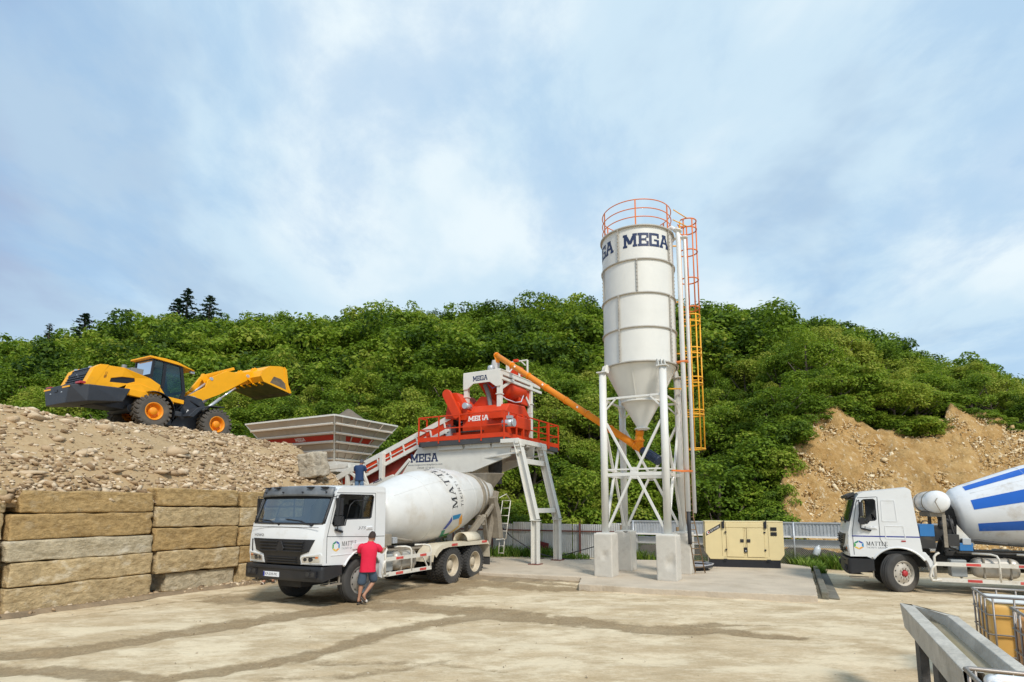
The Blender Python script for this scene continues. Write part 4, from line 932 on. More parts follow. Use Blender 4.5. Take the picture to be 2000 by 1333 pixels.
    if L: cab.box((1.40, 0, 1.845), (.012, 2.2, .010), 1)
    body = cab.build('cab', [white, blackp, redl], root, bev=.012)
    # glazing, rubber seal and pillars
    ws = MB(); z0, z1 = (1.93, 2.60) if L else (1.93, 2.56)
    wsf = lambda a, b: (1.275 + ((1.0 if L else 1.10) - 1.275) * b + .10 * (1 - abs(2 * a - 1) ** 3), -1.13 + 2.26 * a, z0 + (z1 - z0) * b)
    ws.grid(16, 4, wsf); w_o = ws.build('windscreen', wglass, root)
    sl = MB()
    for s_ in (0, 1):
        sl.tube([Vector(wsf(i / 12, s_)) + Vector((.012, 0, 0)) for i in range(13)], .022 if s_ == 0 else .03, 0, 6)
        sl.tube([Vector(wsf(s_, i / 6)) + Vector((.008, 0, 0)) for i in range(7)], .035, 0, 6)
    sl.bar((1.30, -1.12, 1.935), (1.30, 1.12, 1.935), .02, .03)
    if L: sl.grid(16, 2, lambda a, b: Vector(wsf(a, .86 + .14 * b)) + Vector((.006, 0, 0)))
    sl.build('screen_seal', blackp, w_o)
    if L:
        sg = MB(); sg.prism([(-.28, 2.60), (-.32, 2.56), (-.245, 2.05), (.05, 2.04), (.05, 2.60)], side_pt(1), 1.180, 1.186)
        sg.prism([(1.06, 1.94), (.88, 2.58), (-.28, 2.60), (-.32, 2.56), (-.24, 2.04), (.64, 2.03)], side_pt(-1), 1.180, 1.186)
        wnd = sg.build('side_window', sglass, root)
    else:
        sg = MB(); sg.prism([(1.03, 1.94), (.95, 2.50), (.68, 2.53), (.66, 1.97)], side_pt(-1), 1.180, 1.186); wnd = sg.build('side_window', sglass, root)
    for s_ in (1, -1):
        fb = MB(); lp = [(a, s_ * 1.195, b) for a, b in hole]; fb.tube(lp, .018, 0, 5, closed=True)
        if L: fb.bar((.05, s_ * 1.185, 2.03), (.05, s_ * 1.185, 2.61), .02, .035)
        if L: fb.tube([(.62, s_ * 1.188, 2.02), (.50, s_ * 1.188, 2.36), (.36, s_ * 1.188, 2.46), (-.30, s_ * 1.188, 2.48)], .011, 0, 5)
        fb.build('window_frame', blackp, wnd)
    # interior
    it = MB()
    it.bx(-.70 if L else -.2, 1.2, -1.10, 1.10, 1.05, 1.12)
    it.grid(10, 4, lambda a, b: (1.24 - .36 * b, -1.1 + 2.2 * a, 1.93 - .10 * b + .10 * math.sin(b * 3)))
    it.bx(.86, .90, -1.1, 1.1, 1.1, 1.85)
    it.tube([(.62 + .05 * math.cos(q), .58 + .21 * math.sin(q), 1.94 + .17 * math.cos(q)) for q in np.linspace(0, 2 * PI, 20)[:-1]], .016, 0, 6, closed=True)
    it.build('dashboard', blackp, root)
    for s_ in (.58, -.58):
        st = MB(); st.box((.12, s_, 1.55), (.5, .5, .18)); st.box((-.18, s_, 1.98), (.14, .48, .80), 0, Matrix.Rotation(-.14, 3, 'Y')); st.box((-.26, s_, 2.42), (.10, .28, .18), 0, Matrix.Rotation(-.1, 3, 'Y'))
        st.build('seat', darkm, root, bev=.05)
    # grille
    gr = MB()
    fx = lambda y, z, k=0: front((y + 1.2) / 2.4, (z - fr[0][0]) / (fr[-1][0] - fr[0][0]))[0] + k
    fp = lambda a, b, t_: (fx(a, b, t_), a, b)
    gb = MB()
    for pl_ in ([(-1.02, 1.57), (1.0, 1.57), (.86, 1.30), (-.88, 1.30)], [(-.88, 1.30), (.86, 1.30), (.60, 1.21), (-.60, 1.21)], [(-.60, 1.21), (.60, 1.21), (.58, 1.0), (-.58, 1.0)]): put(gb, [pl_], lambda a, b, k: (fx(a, b, .014), a, b), 0, .12)
    for y0 in (-1.06,): gb.add([(fx(-1.10, 1.55, .012), -1.10, 1.55), (fx(-1.06, 1.55, .012), -1.06, 1.55), (fx(-1.04, 1.26, .012), -1.04, 1.26), (fx(-1.08, 1.26, .012), -1.08, 1.26)], [(0, 1, 2, 3)])
    gbo = gb.build('grille_panel', blackp, root); q = gbo.modifiers.new('thick', 'SOLIDIFY'); q.thickness = .012
    for k, z in enumerate((1.51, 1.44, 1.37, 1.30)):
        w_ = .72 - .015 * k
        for a, b in ((-w_, -.10), (.10, w_)): gr.box((fx((a + b) / 2, z, .028), (a + b) / 2, z), (.05, b - a, .026), 0)
    for z in (1.145, 1.09, 1.035): gr.box((fx(0, z, .024), 0, z), (.04, .98, .022), 0)
    gr.prism([(-.10, 1.30), (.10, 1.30), (.13, 1.36), (.03, 1.52), (-.03, 1.52), (-.13, 1.36)], fp, .018, .055)
    gr.build('grille', blackp, root, bev=.006)
    for s_ in (1, -1):
        lm = MB(); fps = lambda a, b, t_: (fx(s_ * a, b, t_) - .02, s_ * a, b)
        lm.prism([(.60, 1.16), (.66, 1.20), (1.17, 1.275), (1.19, 1.22), (1.16, 1.02), (.62, 1.01)], fps, -.02, .045, 0)
        lo_ = lm.build('headlight', white, root, bev=.008)
        ln = MB(); ln.prism([(.64, 1.155), (.70, 1.185), (1.13, 1.235), (1.13, 1.06), (.65, 1.045)], fps, .03, .048, 0)
        ln.build('lens', chrome, lo_)
        lb = MB()
        for q, r_ in ((.74, .045), (.89, .055)): lb.cyl(fps(q, 1.125, .046), fps(q, 1.125, .054), r_, m=0, n=16)
        lb.box(Vector(fps(1.06, 1.17, .05)), (.012, .07, .035), 1); lb.box(Vector(fps(.89, 1.17, .052)), (.012, .34, .014), 0)
        lb.build('lamp_bulb', [darkm, amber], lo_)
    # bumper
    bu = MB(); zb0, zb1 = (.63, .965) if L else (.47, .90)
    prof = lambda a: (1.46 - .07 * abs(a) ** 3, a * 1.25)
    def bump(a, b):
        q = -1.35 + 2.7 * a
        if abs(q) <= 1: x, y = prof(q)
        else: x, y = 1.39 - (abs(q) - 1) / .35 * .62, math.copysign(1.25, q)
        zz = zb0 + (zb1 - zb0) * b; taper = (.12 * (abs(q) - 1) / .35 if abs(q) > 1 else 0) * (1 - b)
        return (x - (.02 if b < .05 or b > .95 else 0), y, zz + taper)
    bu.grid(54, 8, bump)
    bu.grid(30, 1, lambda a, b: (prof(-1 + 2 * a)[0] - .02 - .35 * b, prof(-1 + 2 * a)[1], zb1 - .002)); bu.grid(30, 1, lambda a, b: (prof(-1 + 2 * a)[0] - .02 - .35 * b, prof(-1 + 2 * a)[1], zb0 + .002))
    bu.bx(1.43, 1.475, -.95, .95, zb1 - .075, zb1 - .055)
    bo = bu.build('bumper', blackp, root)
    for s_ in (1, -1):
        fo = MB(); fo.box((prof(.80)[0] + .012, s_ * .96, zb0 + .17), (.05, .34, .15), 0)
        for q in (.88, 1.04): fo.cyl((prof(.8)[0] + .03, s_ * q, zb0 + .17), (prof(.8)[0] + .045, s_ * q, zb0 + .17), .055, m=1, n=14)
        fo.build('fog_lamp', [lblack, darkm], bo)
    if L:
        pl = MB(); pl.box((1.465, -.28, .755), (.012, .52, .115), 0); pl.box((1.4725, -.515, .755), (.004, .045, .105), 1)
        P_, w_ = sans('KP-039-PK'); put(pl, P_, lambda a, b, k: (1.4725 + k * .3, -.475 + a * .40 / w_, .725 + b * .062), 2)
        pl.build('number_plate', [mat('plate_white', (.75, .76, .78), .4, var=.03), blue_print, blk_print], bo)
    for s_ in (1, -1):
        st = MB(); st.box((.98 if L else 1.14, s_ * 1.13, .54 if L else .38), (.46, .22, .035)); st.bar((1.12, s_ * 1.2, .52), (1.12, s_ * 1.2, .70), .03, .03); st.bar((.8, s_ * 1.2, .40 if not L else .54), (.8, s_ * 1.2, .95), .03, .03)
        st.build('step', concd, root)
    # sun visor / marker strip
    vs = MB()
    if L:
        vs.grid(24, 4, lambda a, b: (1.08 + .13 * (1 - abs(2 * a - 1) ** 3) + .07 * math.sin(b * 1.5) - .16 * b, -1.17 + 2.34 * a, 2.575 + .235 * b - .03 * abs(2 * a - 1) ** 3), 0)
        for y in (-.95, -.55, .55, .95): vs.box((1.155 - .05 * (abs(y) > .8), y, 2.775), (.10, .17, .03), 1)
        for y in (-1.0, -.3, .35, 1.02): vs.cyl((1.20 - .09 * (abs(y) > .8), y, 2.66), (1.23 - .09 * (abs(y) > .8), y, 2.665), .018, m=1, n=8)
        v_o = vs.build('sun_visor', [mat('visor_grey', (.13, .14, .15), .45, var=.35, scale=2.2, dirt=(.32, .31, .30), damt=.3, dscale=3), lblack], root)
        sm_ = v_o.modifiers.new('thick', 'SOLIDIFY'); sm_.thickness = .02
    else:
        vs.box((1.20, 0, 2.66), (.22, 2.1, .09), 0, Matrix.Rotation(.5, 3, 'Y')); vs.box((1.13, 0, 2.58), (.14, 2.2, .03), 0)
        vs.build('sun_visor', darkm, root, bev=.02)
    # wipers
    for y0 in (-.62, .42):
        wp = MB(); p = Vector((1.385 - .03, y0 + .42, 1.90)); wp.cyl(p + Vector((-.03, 0, 0)), p + Vector((.03, 0, .01)), .035); wp.bar(p + Vector((.02, 0, 0)), Vector((1.36, y0 - .02, 2.0)), .018, .018)
        wp.bar((1.365, y0 - .42, 2.03), (1.35, y0 + .10, 1.985), .014, .02); wp.box(p + Vector((0, -.10, .02)), (.04, .30, .03)); wp.build('wiper', lblack, root)
    # mirrors
    for s_ in (1, -1):
        mi = MB(); zo = 0 if L else -.06
        mi.box((1.0, s_ * 1.33, 2.32 + zo), (.07, .17, .40)); mi.box((1.0, s_ * 1.33, 2.0 + zo), (.11, .19, .20))
        mi.tube([(1.06, s_ * 1.2, 2.55 + zo), (1.04, s_ * 1.36, 2.58 + zo), (1.04, s_ * 1.33, 2.2 + zo), (1.04, s_ * 1.33, 1.80 + zo), (.92, s_ * 1.25, 1.74 + zo)], .014, 0, 6)
        mi.box((.90, s_ * 1.235, 1.76 + zo), (.24, .05, .05), 0, Matrix.Rotation(-.25, 3, 'Y')); mo = mi.build('wing_mirror', blackp, root, bev=.03)
        mg = MB(); mg.box((.96, s_ * 1.33, 2.32 + zo), (.006, .14, .35)); mg.build('mirror_glass', chrome, mo)
    for s_ in (1, -1):
        dh = MB(); hx = -.18 if L else .75; hz = 1.79 if L else 1.74
        dh.box((hx, s_ * 1.212, hz), (.24, .022, .075), 0); dh.box((hx, s_ * 1.228, hz + .015), (.17, .022, .028), 0); dh.build('door_handle', white, root, bev=.01)
    # lettering
    lt = MB()
    sd_ = lambda x0, z0, h, s_=1: (lambda a, b, k: (x0 - s_ * a * h, s_ * (1.2065 + k), z0 + b * h))
    ex, ez = (.94, 1.405) if L else (1.10, 1.27)
    em = MB()
    for k, p in enumerate(hexa()): em.add([(ex - a * .26, 1.2075, ez + b * .25) for a, b in p], [(0, 1, 2, 3)], k)
    em.build('emblem', EMB, root)
    P_, w_ = word(SERIF, 'MATTLE'); put(lt, P_, lambda a, b, k: (ex - .18 - a * .50 / w_, 1.2075 + k, ez - .005 + b * .105), 0)
    P_, w_ = sans('TIKINTI GROUP', 1.35); put(lt, P_, lambda a, b, k: (ex - .18 - a * .49 / w_, 1.2075, ez - .085 + b * .045), 1)
    P_, w_ = sans('375', 1.1); put(lt, P_, lambda a, b, k: ((.22 if L else .98) - a * .26 / w_ - b * .03, 1.2075, (1.765 if L else 1.715) + b * .07), 1)
    if L:
        P_, w_ = sans('HOWO', 1.1)
        put(lt, P_, lambda a, b, k: (fx(-1.0 + a * .36 / w_, 1.62, .006), -1.0 + a * .36 / w_, 1.62 + b * .062), 0)
    lt.build('lettering', [blk_print, grey_print], root)
    if not L:
        sp_ = MB(); sp_.box((.46, 1.2072, 1.515), (1.58, .003, .030)); sp_.box((1.338, 1.13, 1.515), (.006, .16, .03)); sp_.build('side_stripe', blue_print, root)
    # chassis
    ch = MB()
    RX = -6.35
    for s_ in (.42, -.42): ch.bar((1.0, s_, .88), (RX - .2, s_, .88), .09, .28)
    for x in (-.8, -1.9, -3.0, -4.6, -6.2): ch.bar((x, -.42, .88), (x, .42, .88), .12, .2)
    ch.cyl((AX, -.95, .53), (AX, .95, .53), .07); ch.box((AX, 0, .55), (.2, 1.1, .16)); ch.box((.2, 0, .92), (1.7, 1.0, .5))
    ch.box((.5, 0, .62), (1.3, .7, .35)); ch.cyl((-1, 0, .70), (-3.9, 0, .60), .07)
    for x in (-4.03, -5.38): ch.cyl((x, -1, .53), (x, 1, .53), .11); ch.lathe([(.0, -.22), (.24, -.12), (.28, 0), (.24, .12), (0, .22)], 16, axis='Y') if False else ch.box((x, 0, .56), (.44, .5, .46))
    for s_ in (.62, -.62):
        for k in range(5): ch.bar((-4.03 + .05, s_, .68 + .03 * k), (-5.38 - .05, s_, .68 + .03 * k), .09, .022)
    ch.build('chassis', under, root, bev=.01)
    steer = rad(-3) if L else rad(42)
    if not L: steer = rad(38)
    for s_ in (1, -1): truck_wheel(root, AX, s_ * 1.01, s_, rimgrey if L else mat('rim_dusty', (.46, .42, .36), .55, var=.2, dirt=(.28, .22, .15), damt=.35, dscale=6), steer=steer, hub_red=not L)
    for x in (-4.03, -5.38):
        for s_ in (1, -1): truck_wheel(root, x, s_ * 1.07, s_, rimtan, True); truck_wheel(root, x, s_ * .74, s_, rimtan, True)
    # mudguards over the tandem
    for s_ in (1, -1):
        mg = MB(); y0, y1 = (.62 * s_, 1.24 * s_)
        pathm = [(-2.92, .72), (-2.98, .92), (-3.12, 1.08), (-3.32, 1.17), (-3.6, 1.205), (-5.9, 1.205), (-6.15, 1.16), (-6.28, 1.02), (-6.32, .62)]
        for p, q in zip(pathm, pathm[1:]):
            mg.add([(p[0], y0, p[1]), (q[0], y0, q[1]), (q[0], y1, q[1]), (p[0], y1, p[1])], [(0, 1, 2, 3)])
        mg.prism([*[(x, z) for x, z in pathm[1:-1]], (-6.12, 1.07), (-3.72, 1.10), (-3.42, 1.06), (-3.22, .96), (-3.08, .84)], lambda a, b, t_: (a, t_, b), y1 - .005, y1 + .02)
        mo = mg.build('mudguard', cream, root); sm_ = mo.modifiers.new('thick', 'SOLIDIFY'); sm_.thickness = .02
        for x in (-4.05, -5.9): MB().box((x, s_ * 1.265, 1.155), (.32, .012, .07)).build('reflector', redref, mo)
        if s_ > 0 and L:
            fl = MB(); fl.lathe([(.28, -.42), (.28, .42)], 14, axis='X', a0=0, a1=PI)
            oo = fl.build('fender_cover', cream, root, loc=(-5.25, .98, 1.215)); q = oo.modifiers.new('thick', 'SOLIDIFY'); q.thickness = .015
    for s_ in (1, -1):
        mf = MB(); mf.box((-6.34, s_ * .93, .60), (.02, .6, .5)); mf.build('mud_flap', rubber, root)
    # side guards with hoops and reflectors
    for s_ in (1, -1):
        sg = MB(); y = 1.2 * s_; xa, xb_ = (-.86, -2.90) if L else (-.62, -2.90)
        zu, zl = (.96, .57) if L else (.83, .42)
        sg.box(((xa + xb_) / 2, y, zu), (xa - xb_, .035, .10)); sg.box(((xa + xb_) / 2, y, zl), (xa - xb_, .035, .10))
        sg.tube([(xa - .02, y, zu), (xa + .08, y, (zu + zl) / 2 + .1), (xa + .14, y, zl + .08), (xa + .10, y, zl - .03), (xa - .1, y, zl)], .035, 0, 8)
        sg.tube([(xa + .02, y, zl), (xa + .02, y, zu + .18), (xa - .03, y, zu + .25), (xa - .10, y - .1 * s_, zu + .27), (xa - .12, y - .5 * s_, zu + .27)], .03, 0, 8)
        for x in (-1.95, -2.87):
            sg.tube([(x, y, zl), (x, y, zu + .16), (x + .03, y - .03 * s_, zu + .24), (x + .12, y - .12 * s_, zu + .27), (x + .5, y - .2 * s_, zu + .28)], .027, 0, 8)
        sg.bar((-2.45, y, zu), (-2.75, y, zl), .03, .03)
        for x in (-1.2, -2.2): sg.bar((x, y, zl), (x, y - .5 * s_, zl + .1), .04, .04)
        so_ = sg.build('side_guard', dustyw, root)
        for x, z in ((-1.42, zu), (-2.48, zu), (-1.42, zl), (-2.48, zl)): MB().box((x, y + .0205 * s_, z), (.30, .006, .065)).build('reflector', redref, so_)
    ft = MB(); tz = .86 if L else .74
    for s_ in (1, -1):
        ft2 = MB(); ft2.box((-1.93, s_ * .85, tz), (.98, .50, .50), 0); fo_ = ft2.build('fuel_tank' if s_ > 0 else 'air_tank', alum, root, bev=.16, seg=5)
        for x in (-1.66, -2.2): MB().box((x, s_ * .85, tz), (.055, .52, .52), 0).build('tank_strap', concd, fo_, bev=.16, seg=5)
        bt = MB(); bt.box((-1.14, s_ * .88, tz - .02), (.34, .40, .44), 0); bt.build('battery_box', mat('battery_grey', (.33, .34, .33), .5, var=.12, dirt=(.5, .42, .3), damt=.25, dscale=4), root, bev=.02)
    # ----- drum: profile along its own axis from the front head to the mouth
    if L: p0, p1 = Vector((-1.55, 0, 2.02)), Vector((-7.95, 0, 2.86)); Rm = 1.14
    else: p0, p1 = Vector((-1.32, 0, 2.06)), Vector((-7.6, 0, 3.05)); Rm = 1.16
    ax_ = (p1 - p0); DL = ax_.length; ax_.normalize(); up_ = Vector((0, 1, 0)).cross(ax_).normalized()
    if up_.z < 0: up_ = -up_
    rt_ = Vector((0, 1, 0))
    pr = [(0, .0), (.0, .55), (.02, .66), (.10, .735), (.30, .80), (1.55, 1.055), (1.75, 1.09), (2.15, 1.135), (2.55, Rm), (3.25, Rm), (3.65, 1.115), (4.3, 1.00), (5.15, .80), (5.30, .765), (5.9, .62), (DL - .05, .52), (DL, .50), (DL, .44)]
    pr = [(h, r * (Rm / 1.14)) for h, r in pr]
    rad_at = lambda h: float(np.interp(h, [q[0] for q in pr], [q[1] for q in pr]))
    dp = lambda h, a, k=0.: p0 + ax_ * h + (rt_ * math.cos(a) + up_ * math.sin(a)) * (rad_at(h) + k)
    dm = MB(); n = 72
    for (h0, r0), (h1, r1) in zip(pr, pr[1:]):
        vs_ = [p0 + ax_ * h + (rt_ * math.cos(2 * PI * i / n) + up_ * math.sin(2 * PI * i / n)) * r for h, r in ((h0, r0), (h1, r1)) for i in range(n)]
        dm.add(vs_, [(i, (i + 1) % n, n + (i + 1) % n, n + i) for i in range(n)], 0, True)
    for h in (1.62, 2.5, 3.3, 4.25): dm.tube([dp(h, 2 * PI * i / 64, .000) for i in range(64)], .008, 0, 4, closed=True)       # weld seams
    for a in (.35, 1.9): dm.tube([dp(3.3 + i * .16, a, .001) for i in range(12)], .006, 0, 4)
    for a in (.75,): dm.tube([dp(.4 + i * .15, a, .001) for i in range(16)], .006, 0, 4)
    drum = dm.build('drum', drumw if L else drumw2, root)
    rg = MB()
    rg.lathe([(.80, -.07), (.87, -.07), (.87, .07), (.80, .07)], 48, axis='Z')
    ro = rg.build('roller_ring', concd, drum)
    q = Vector((0, 0, 1)).rotation_difference(ax_); ro.rotation_mode = 'QUATERNION'; ro.rotation_quaternion = q; ro.location = p0 + ax_ * 5.15
    rg2 = MB(); rg2.lathe([(.60, -.05), (.70, -.05), (.70, .05), (.60, .05)], 48, axis='Z'); ro2 = rg2.build('mouth_ring', concd, drum); ro2.rotation_mode = 'QUATERNION'; ro2.rotation_quaternion = q; ro2.location = p0 + ax_ * (DL - .75)
    if L:
        ml = MB(); h0 = 3.05
        # letters climb over the drum: u runs round the shell (angle), v along the axis
        def dmap(a0, hh, sz): return lambda a, b, k: dp(hh - b * sz * -1, a0 + a * sz / 1.14, .006 + k)
        P_, w_ = word(SERIF, 'MATTLE', .12); put(ml, [[(a * .335, -b * .30) for a, b in p] for p in P_], lambda a, b, k: dp(2.86 + b, -.10 + a / 1.14, .006 + k), 0, .09); ml.build('drum_lettering', blk_print, drum); ml = MB()
        P_, w_ = sans('TIKINTI GROUP', 1.5); put(ml, [[(a * 1.72 / w_, -b * .14) for a, b in p] for p in P_], lambda a, b, k: dp(3.21 + b, -.08 + a / 1.12, .006), 0, .09); ml.build('small_drum_lettering', blk_print, drum)
        me_ = MB()
        for k, p in enumerate(hexa(.50, .335)):
            put(me_, [[(a * 1.05, -b * 1.12) for a, b in p]], lambda a, b, kk: dp(2.86 + b, -.70 + a / 1.14, .006), 1 + k, .09)
        me_.build('drum_emblem', [blk_print, *EMB], drum)
    else:
        sb = MB()
        for a0, wd in ((1.06, .13), (.33, .155), (-.42, .13), (1.85, .14), (2.7, .14)):
            sb.grid(40, 4, lambda a, b: dp(.34 + 4.0 * a, a0 + (b - .5) * 2 * wd * (1.05 - .12 * a) + .0 * a, .006), 0)
        sb.build('drum_stripe', blueb, drum)
    # front pedestal, rear frame, rollers, chutes, ladder
    fp_ = MB()
    xf = p0.x + .35
    for s_ in (.36, -.36): fp_.bar((xf, s_, 1.0), (p0.x + .12, s_ * .8, 1.85), .14, .12); fp_.bar((xf - .75, s_, 1.0), (p0.x + .02, s_ * .8, 1.7), .12, .1)
    fp_.box((p0.x + .10, 0, 2.0), (.34, .7, .55)); fp_.cyl(p0 + ax_ * .02, p0 - ax_ * .3, .36); fp_.bar((xf, -.5, 1.06), (RX, -.5, 1.06), .1, .12); fp_.bar((xf, .5, 1.06), (RX, .5, 1.06), .1, .12)
    fp_.box((-3.5, 0, 1.10), (4.6, 1.3, .05)); fp_.tube([(-1.0, 1.0, 1.42), (-1.5, 1.02, 1.45), (-2.2, 1.0, 1.36)], .04); fp_.box((-1.05, .98, 1.45), (.3, .25, .3)); fp_.box((-1.35, 1.02, 1.42), (.18, .18, .16), 1)
    fp_.build('drum_pedestal', [concd if L else darkm, galv], root, bev=.01)
    rs = MB(); rx = (p0 + ax_ * 5.15).x
    for s_ in (1, -1):
        rs.bar((-5.7, s_ * .5, 1.05), (rx - .05, s_ * .72, 1.95), .16, .2); rs.bar((rx - .75, s_ * .5, 1.0), (rx - .1, s_ * .74, 2.0), .14, .18)
        rs.bar((rx - .85, s_ * .48, .95), (rx - 1.25, s_ * .62, 2.9), .12, .2); rs.bar((rx - .2, s_ * .78, 2.0), (rx - 1.3, s_ * .62, 2.6), .10, .14)
        rs.cyl((rx + .07, s_ * .60, 1.88), (rx - .10, s_ * .60, 1.90), .14)
    rs.box((rx - .1, 0, 1.75), (.2, 1.5, .18)); rs.bar((rx - 1.2, -.65, 2.85), (rx - 1.2, .65, 2.85), .12, .12)
    rs.prism([(-.75, .0), (-.55, .62), (-.18, 1.0), (-.02, .96), (-.28, .50), (-.42, .0)], lambda a, b, t_: (rx - 1.0 + a * 1.0 + .25, t_, 1.15 + b * 1.55), .50, .80)
    rs.build('rear_frame', concd, root, bev=.015)
    hp = MB(); c0 = Vector((rx - 1.15, 0, 3.10))
    hp.add([(c0.x + .45, -.55, 3.55), (c0.x + .45, .55, 3.55), (c0.x - .75, .62, 3.60), (c0.x - .75, -.62, 3.60), (c0.x + .2, -.3, 2.95), (c0.x + .2, .3, 2.95), (c0.x - .35, .3, 2.95), (c0.x - .35, -.3, 2.95)], [(0, 1, 5, 4), (1, 2, 6, 5), (2, 3, 7, 6), (3, 0, 4, 7)])
    ho = hp.build('charge_hopper', concd, root); sm_ = ho.modifiers.new('thick', 'SOLIDIFY'); sm_.thickness = .03
    cu = MB()
    cu.grid(10, 10, lambda a, b: (rx - 1.55 - .65 * b + .05 * math.cos(a * PI), .10 + .42 * math.cos(PI * a) * (1 - .35 * b), 2.45 - 1.05 * b - .30 * math.sin(PI * a)))
    cu.grid(10, 6, lambda a, b: (rx - 1.05 - .5 * b, .60 * math.cos(PI * a), 2.75 - .55 * b - .45 * math.sin(PI * a)))
    co = cu.build('discharge_chute', concd, root); sm_ = co.modifiers.new('thick', 'SOLIDIFY'); sm_.thickness = .025
    la = MB(); T0, T1 = Vector((rx - 1.85, .92, 2.55)), Vector((rx - 1.45, .92, 1.12))
    off = Vector((-.02, -.36, 0))
    for k in (0, 1): la.tube([T0 + off * k, T1 + off * k], .018, 0, 6)
    for k in range(6): p = T0.lerp(T1, k / 5); la.tube([p, p + off], .014, 0, 6)
    for k in (0, 1): la.tube([T1 + off * (.15 + .6 * k), T1 + off * (.15 + .6 * k) + Vector((.08, 0, -.55))], .014, 0, 6)
    for k in (1, 2): p = T1 + Vector((.04 * k, 0, -.26 * k)); la.tube([p + off * .15, p + off * .75], .012, 0, 6)
    la.tube([T0, T0 + Vector((.35, 0, .25)), T0 + Vector((.9, 0, .1))], .014, 0, 6); la.tube([T1, T1 + Vector((.75, 0, .02))], .014, 0, 6)
    la.build('ladder', dustyw, root)
    if not L:
        wt = MB(); c = Vector((-.82, .25, 2.46)); wt.lathe([(0, -.98), (.18, -.97), (.275, -.90), (.30, -.8), (.30, .8), (.275, .90), (.18, .97), (0, .98)], 28, axis='Y')
        wo = wt.build('water_tank', white, root, loc=(-.80, .22, 2.46)); wb = MB()
        for y in (-.45, .55): wb.lathe([(.302, y - .03), (.312, y - .03), (.312, y + .03), (.302, y + .03)], 28, axis='Y')
        wb.box((0, .0, -.34), (.32, 1.5, .12), 0); wb.bar((-.1, .9, -.35), (-.1, .9, -1.2), .08, .08); wb.bar((-.1, -.9, -.35), (-.1, -.9, -1.2), .08, .08); wb.tube([(.02, 1.0, .1), (.08, 1.02, .0), (.02, 1.0, -.15), (-.05, .98, -.3)], .012, 0, 5); wb.build('tank_strap', concd, wo)
        bb = MB(); bb.box((-.50, 1.02, 1.70), (.32, .30, .32), 0); bb.box((-.50, 1.0, 1.38), (.34, .32, .32), 1); bb.tube([(-.4, 1.02, 1.86), (-.45, 1.02, 1.95), (-.6, 1.02, 1.94), (-.62, 1.02, 1.86)], .015, 2, 6)
        bb.build('oil_cooler', [mat('box_blue', (.03, .17, .42), .45, var=.1, dirt=(.2, .2, .2), damt=.15), darkm, lblack], root, bev=.015)
        pm_ = MB(); pm_.cyl((-.85, .75, 1.85), (-1.15, .75, 1.85), .16); pm_.box((-.95, .6, 1.6), (.5, .5, .4)); pm_.tube([(-.8, .95, 1.5), (-1.0, 1.0, 1.25), (-1.2, .95, 1.15)], .03); pm_.tube([(-1.05, .9, 2.1), (-1.1, .95, 1.7), (-1.2, .9, 1.35)], .025); pm_.box((-1.33, 1.0, 1.28), (.28, .2, .2), 1)
        pm_.build('drum_gearbox', [darkm, MATS['box_blue']], root, bev=.01)
        gs = MB(); gs.add([(-1.15, .95, 1.2), (-1.45, .95, 1.2), (-1.55, .95, 1.35), (-1.2, .95, 1.85)], [(0, 1, 2, 3)]); oo = gs.build('splash_plate', dustyw, root); q = oo.modifiers.new('thick', 'SOLIDIFY'); q.thickness = .02
    for s_ in (1, -1):
        fl = MB(); fl.prism([(-.62, 1.08), (-.60, .55), (-.74, .50), (-.80, .62), (-.80, 1.08)] if L else [(-.30, 1.12), (-.46, .84), (-.56, .46), (-.62, .50), (-.58, .86), (-.42, 1.12)], lambda a, b, t_: (a, t_, b), s_ * .78, s_ * 1.20)
        fl.build('front_mudguard', white, root, bev=.01)
    return root
tl = mixer_truck((-4.735, 14.8, -.02), rad(243), 'left')
tag(tl, 'white concrete mixer truck with lettered drum and black grille, under the mixing plant', 'mixer truck', 'concrete mixer trucks')
tr_ = mixer_truck((11.19, 16.70, -.03), rad(154), 'right')
tag(tr_, 'white concrete mixer truck with blue-striped drum, cut off by the right photo edge', 'mixer truck', 'concrete mixer trucks')
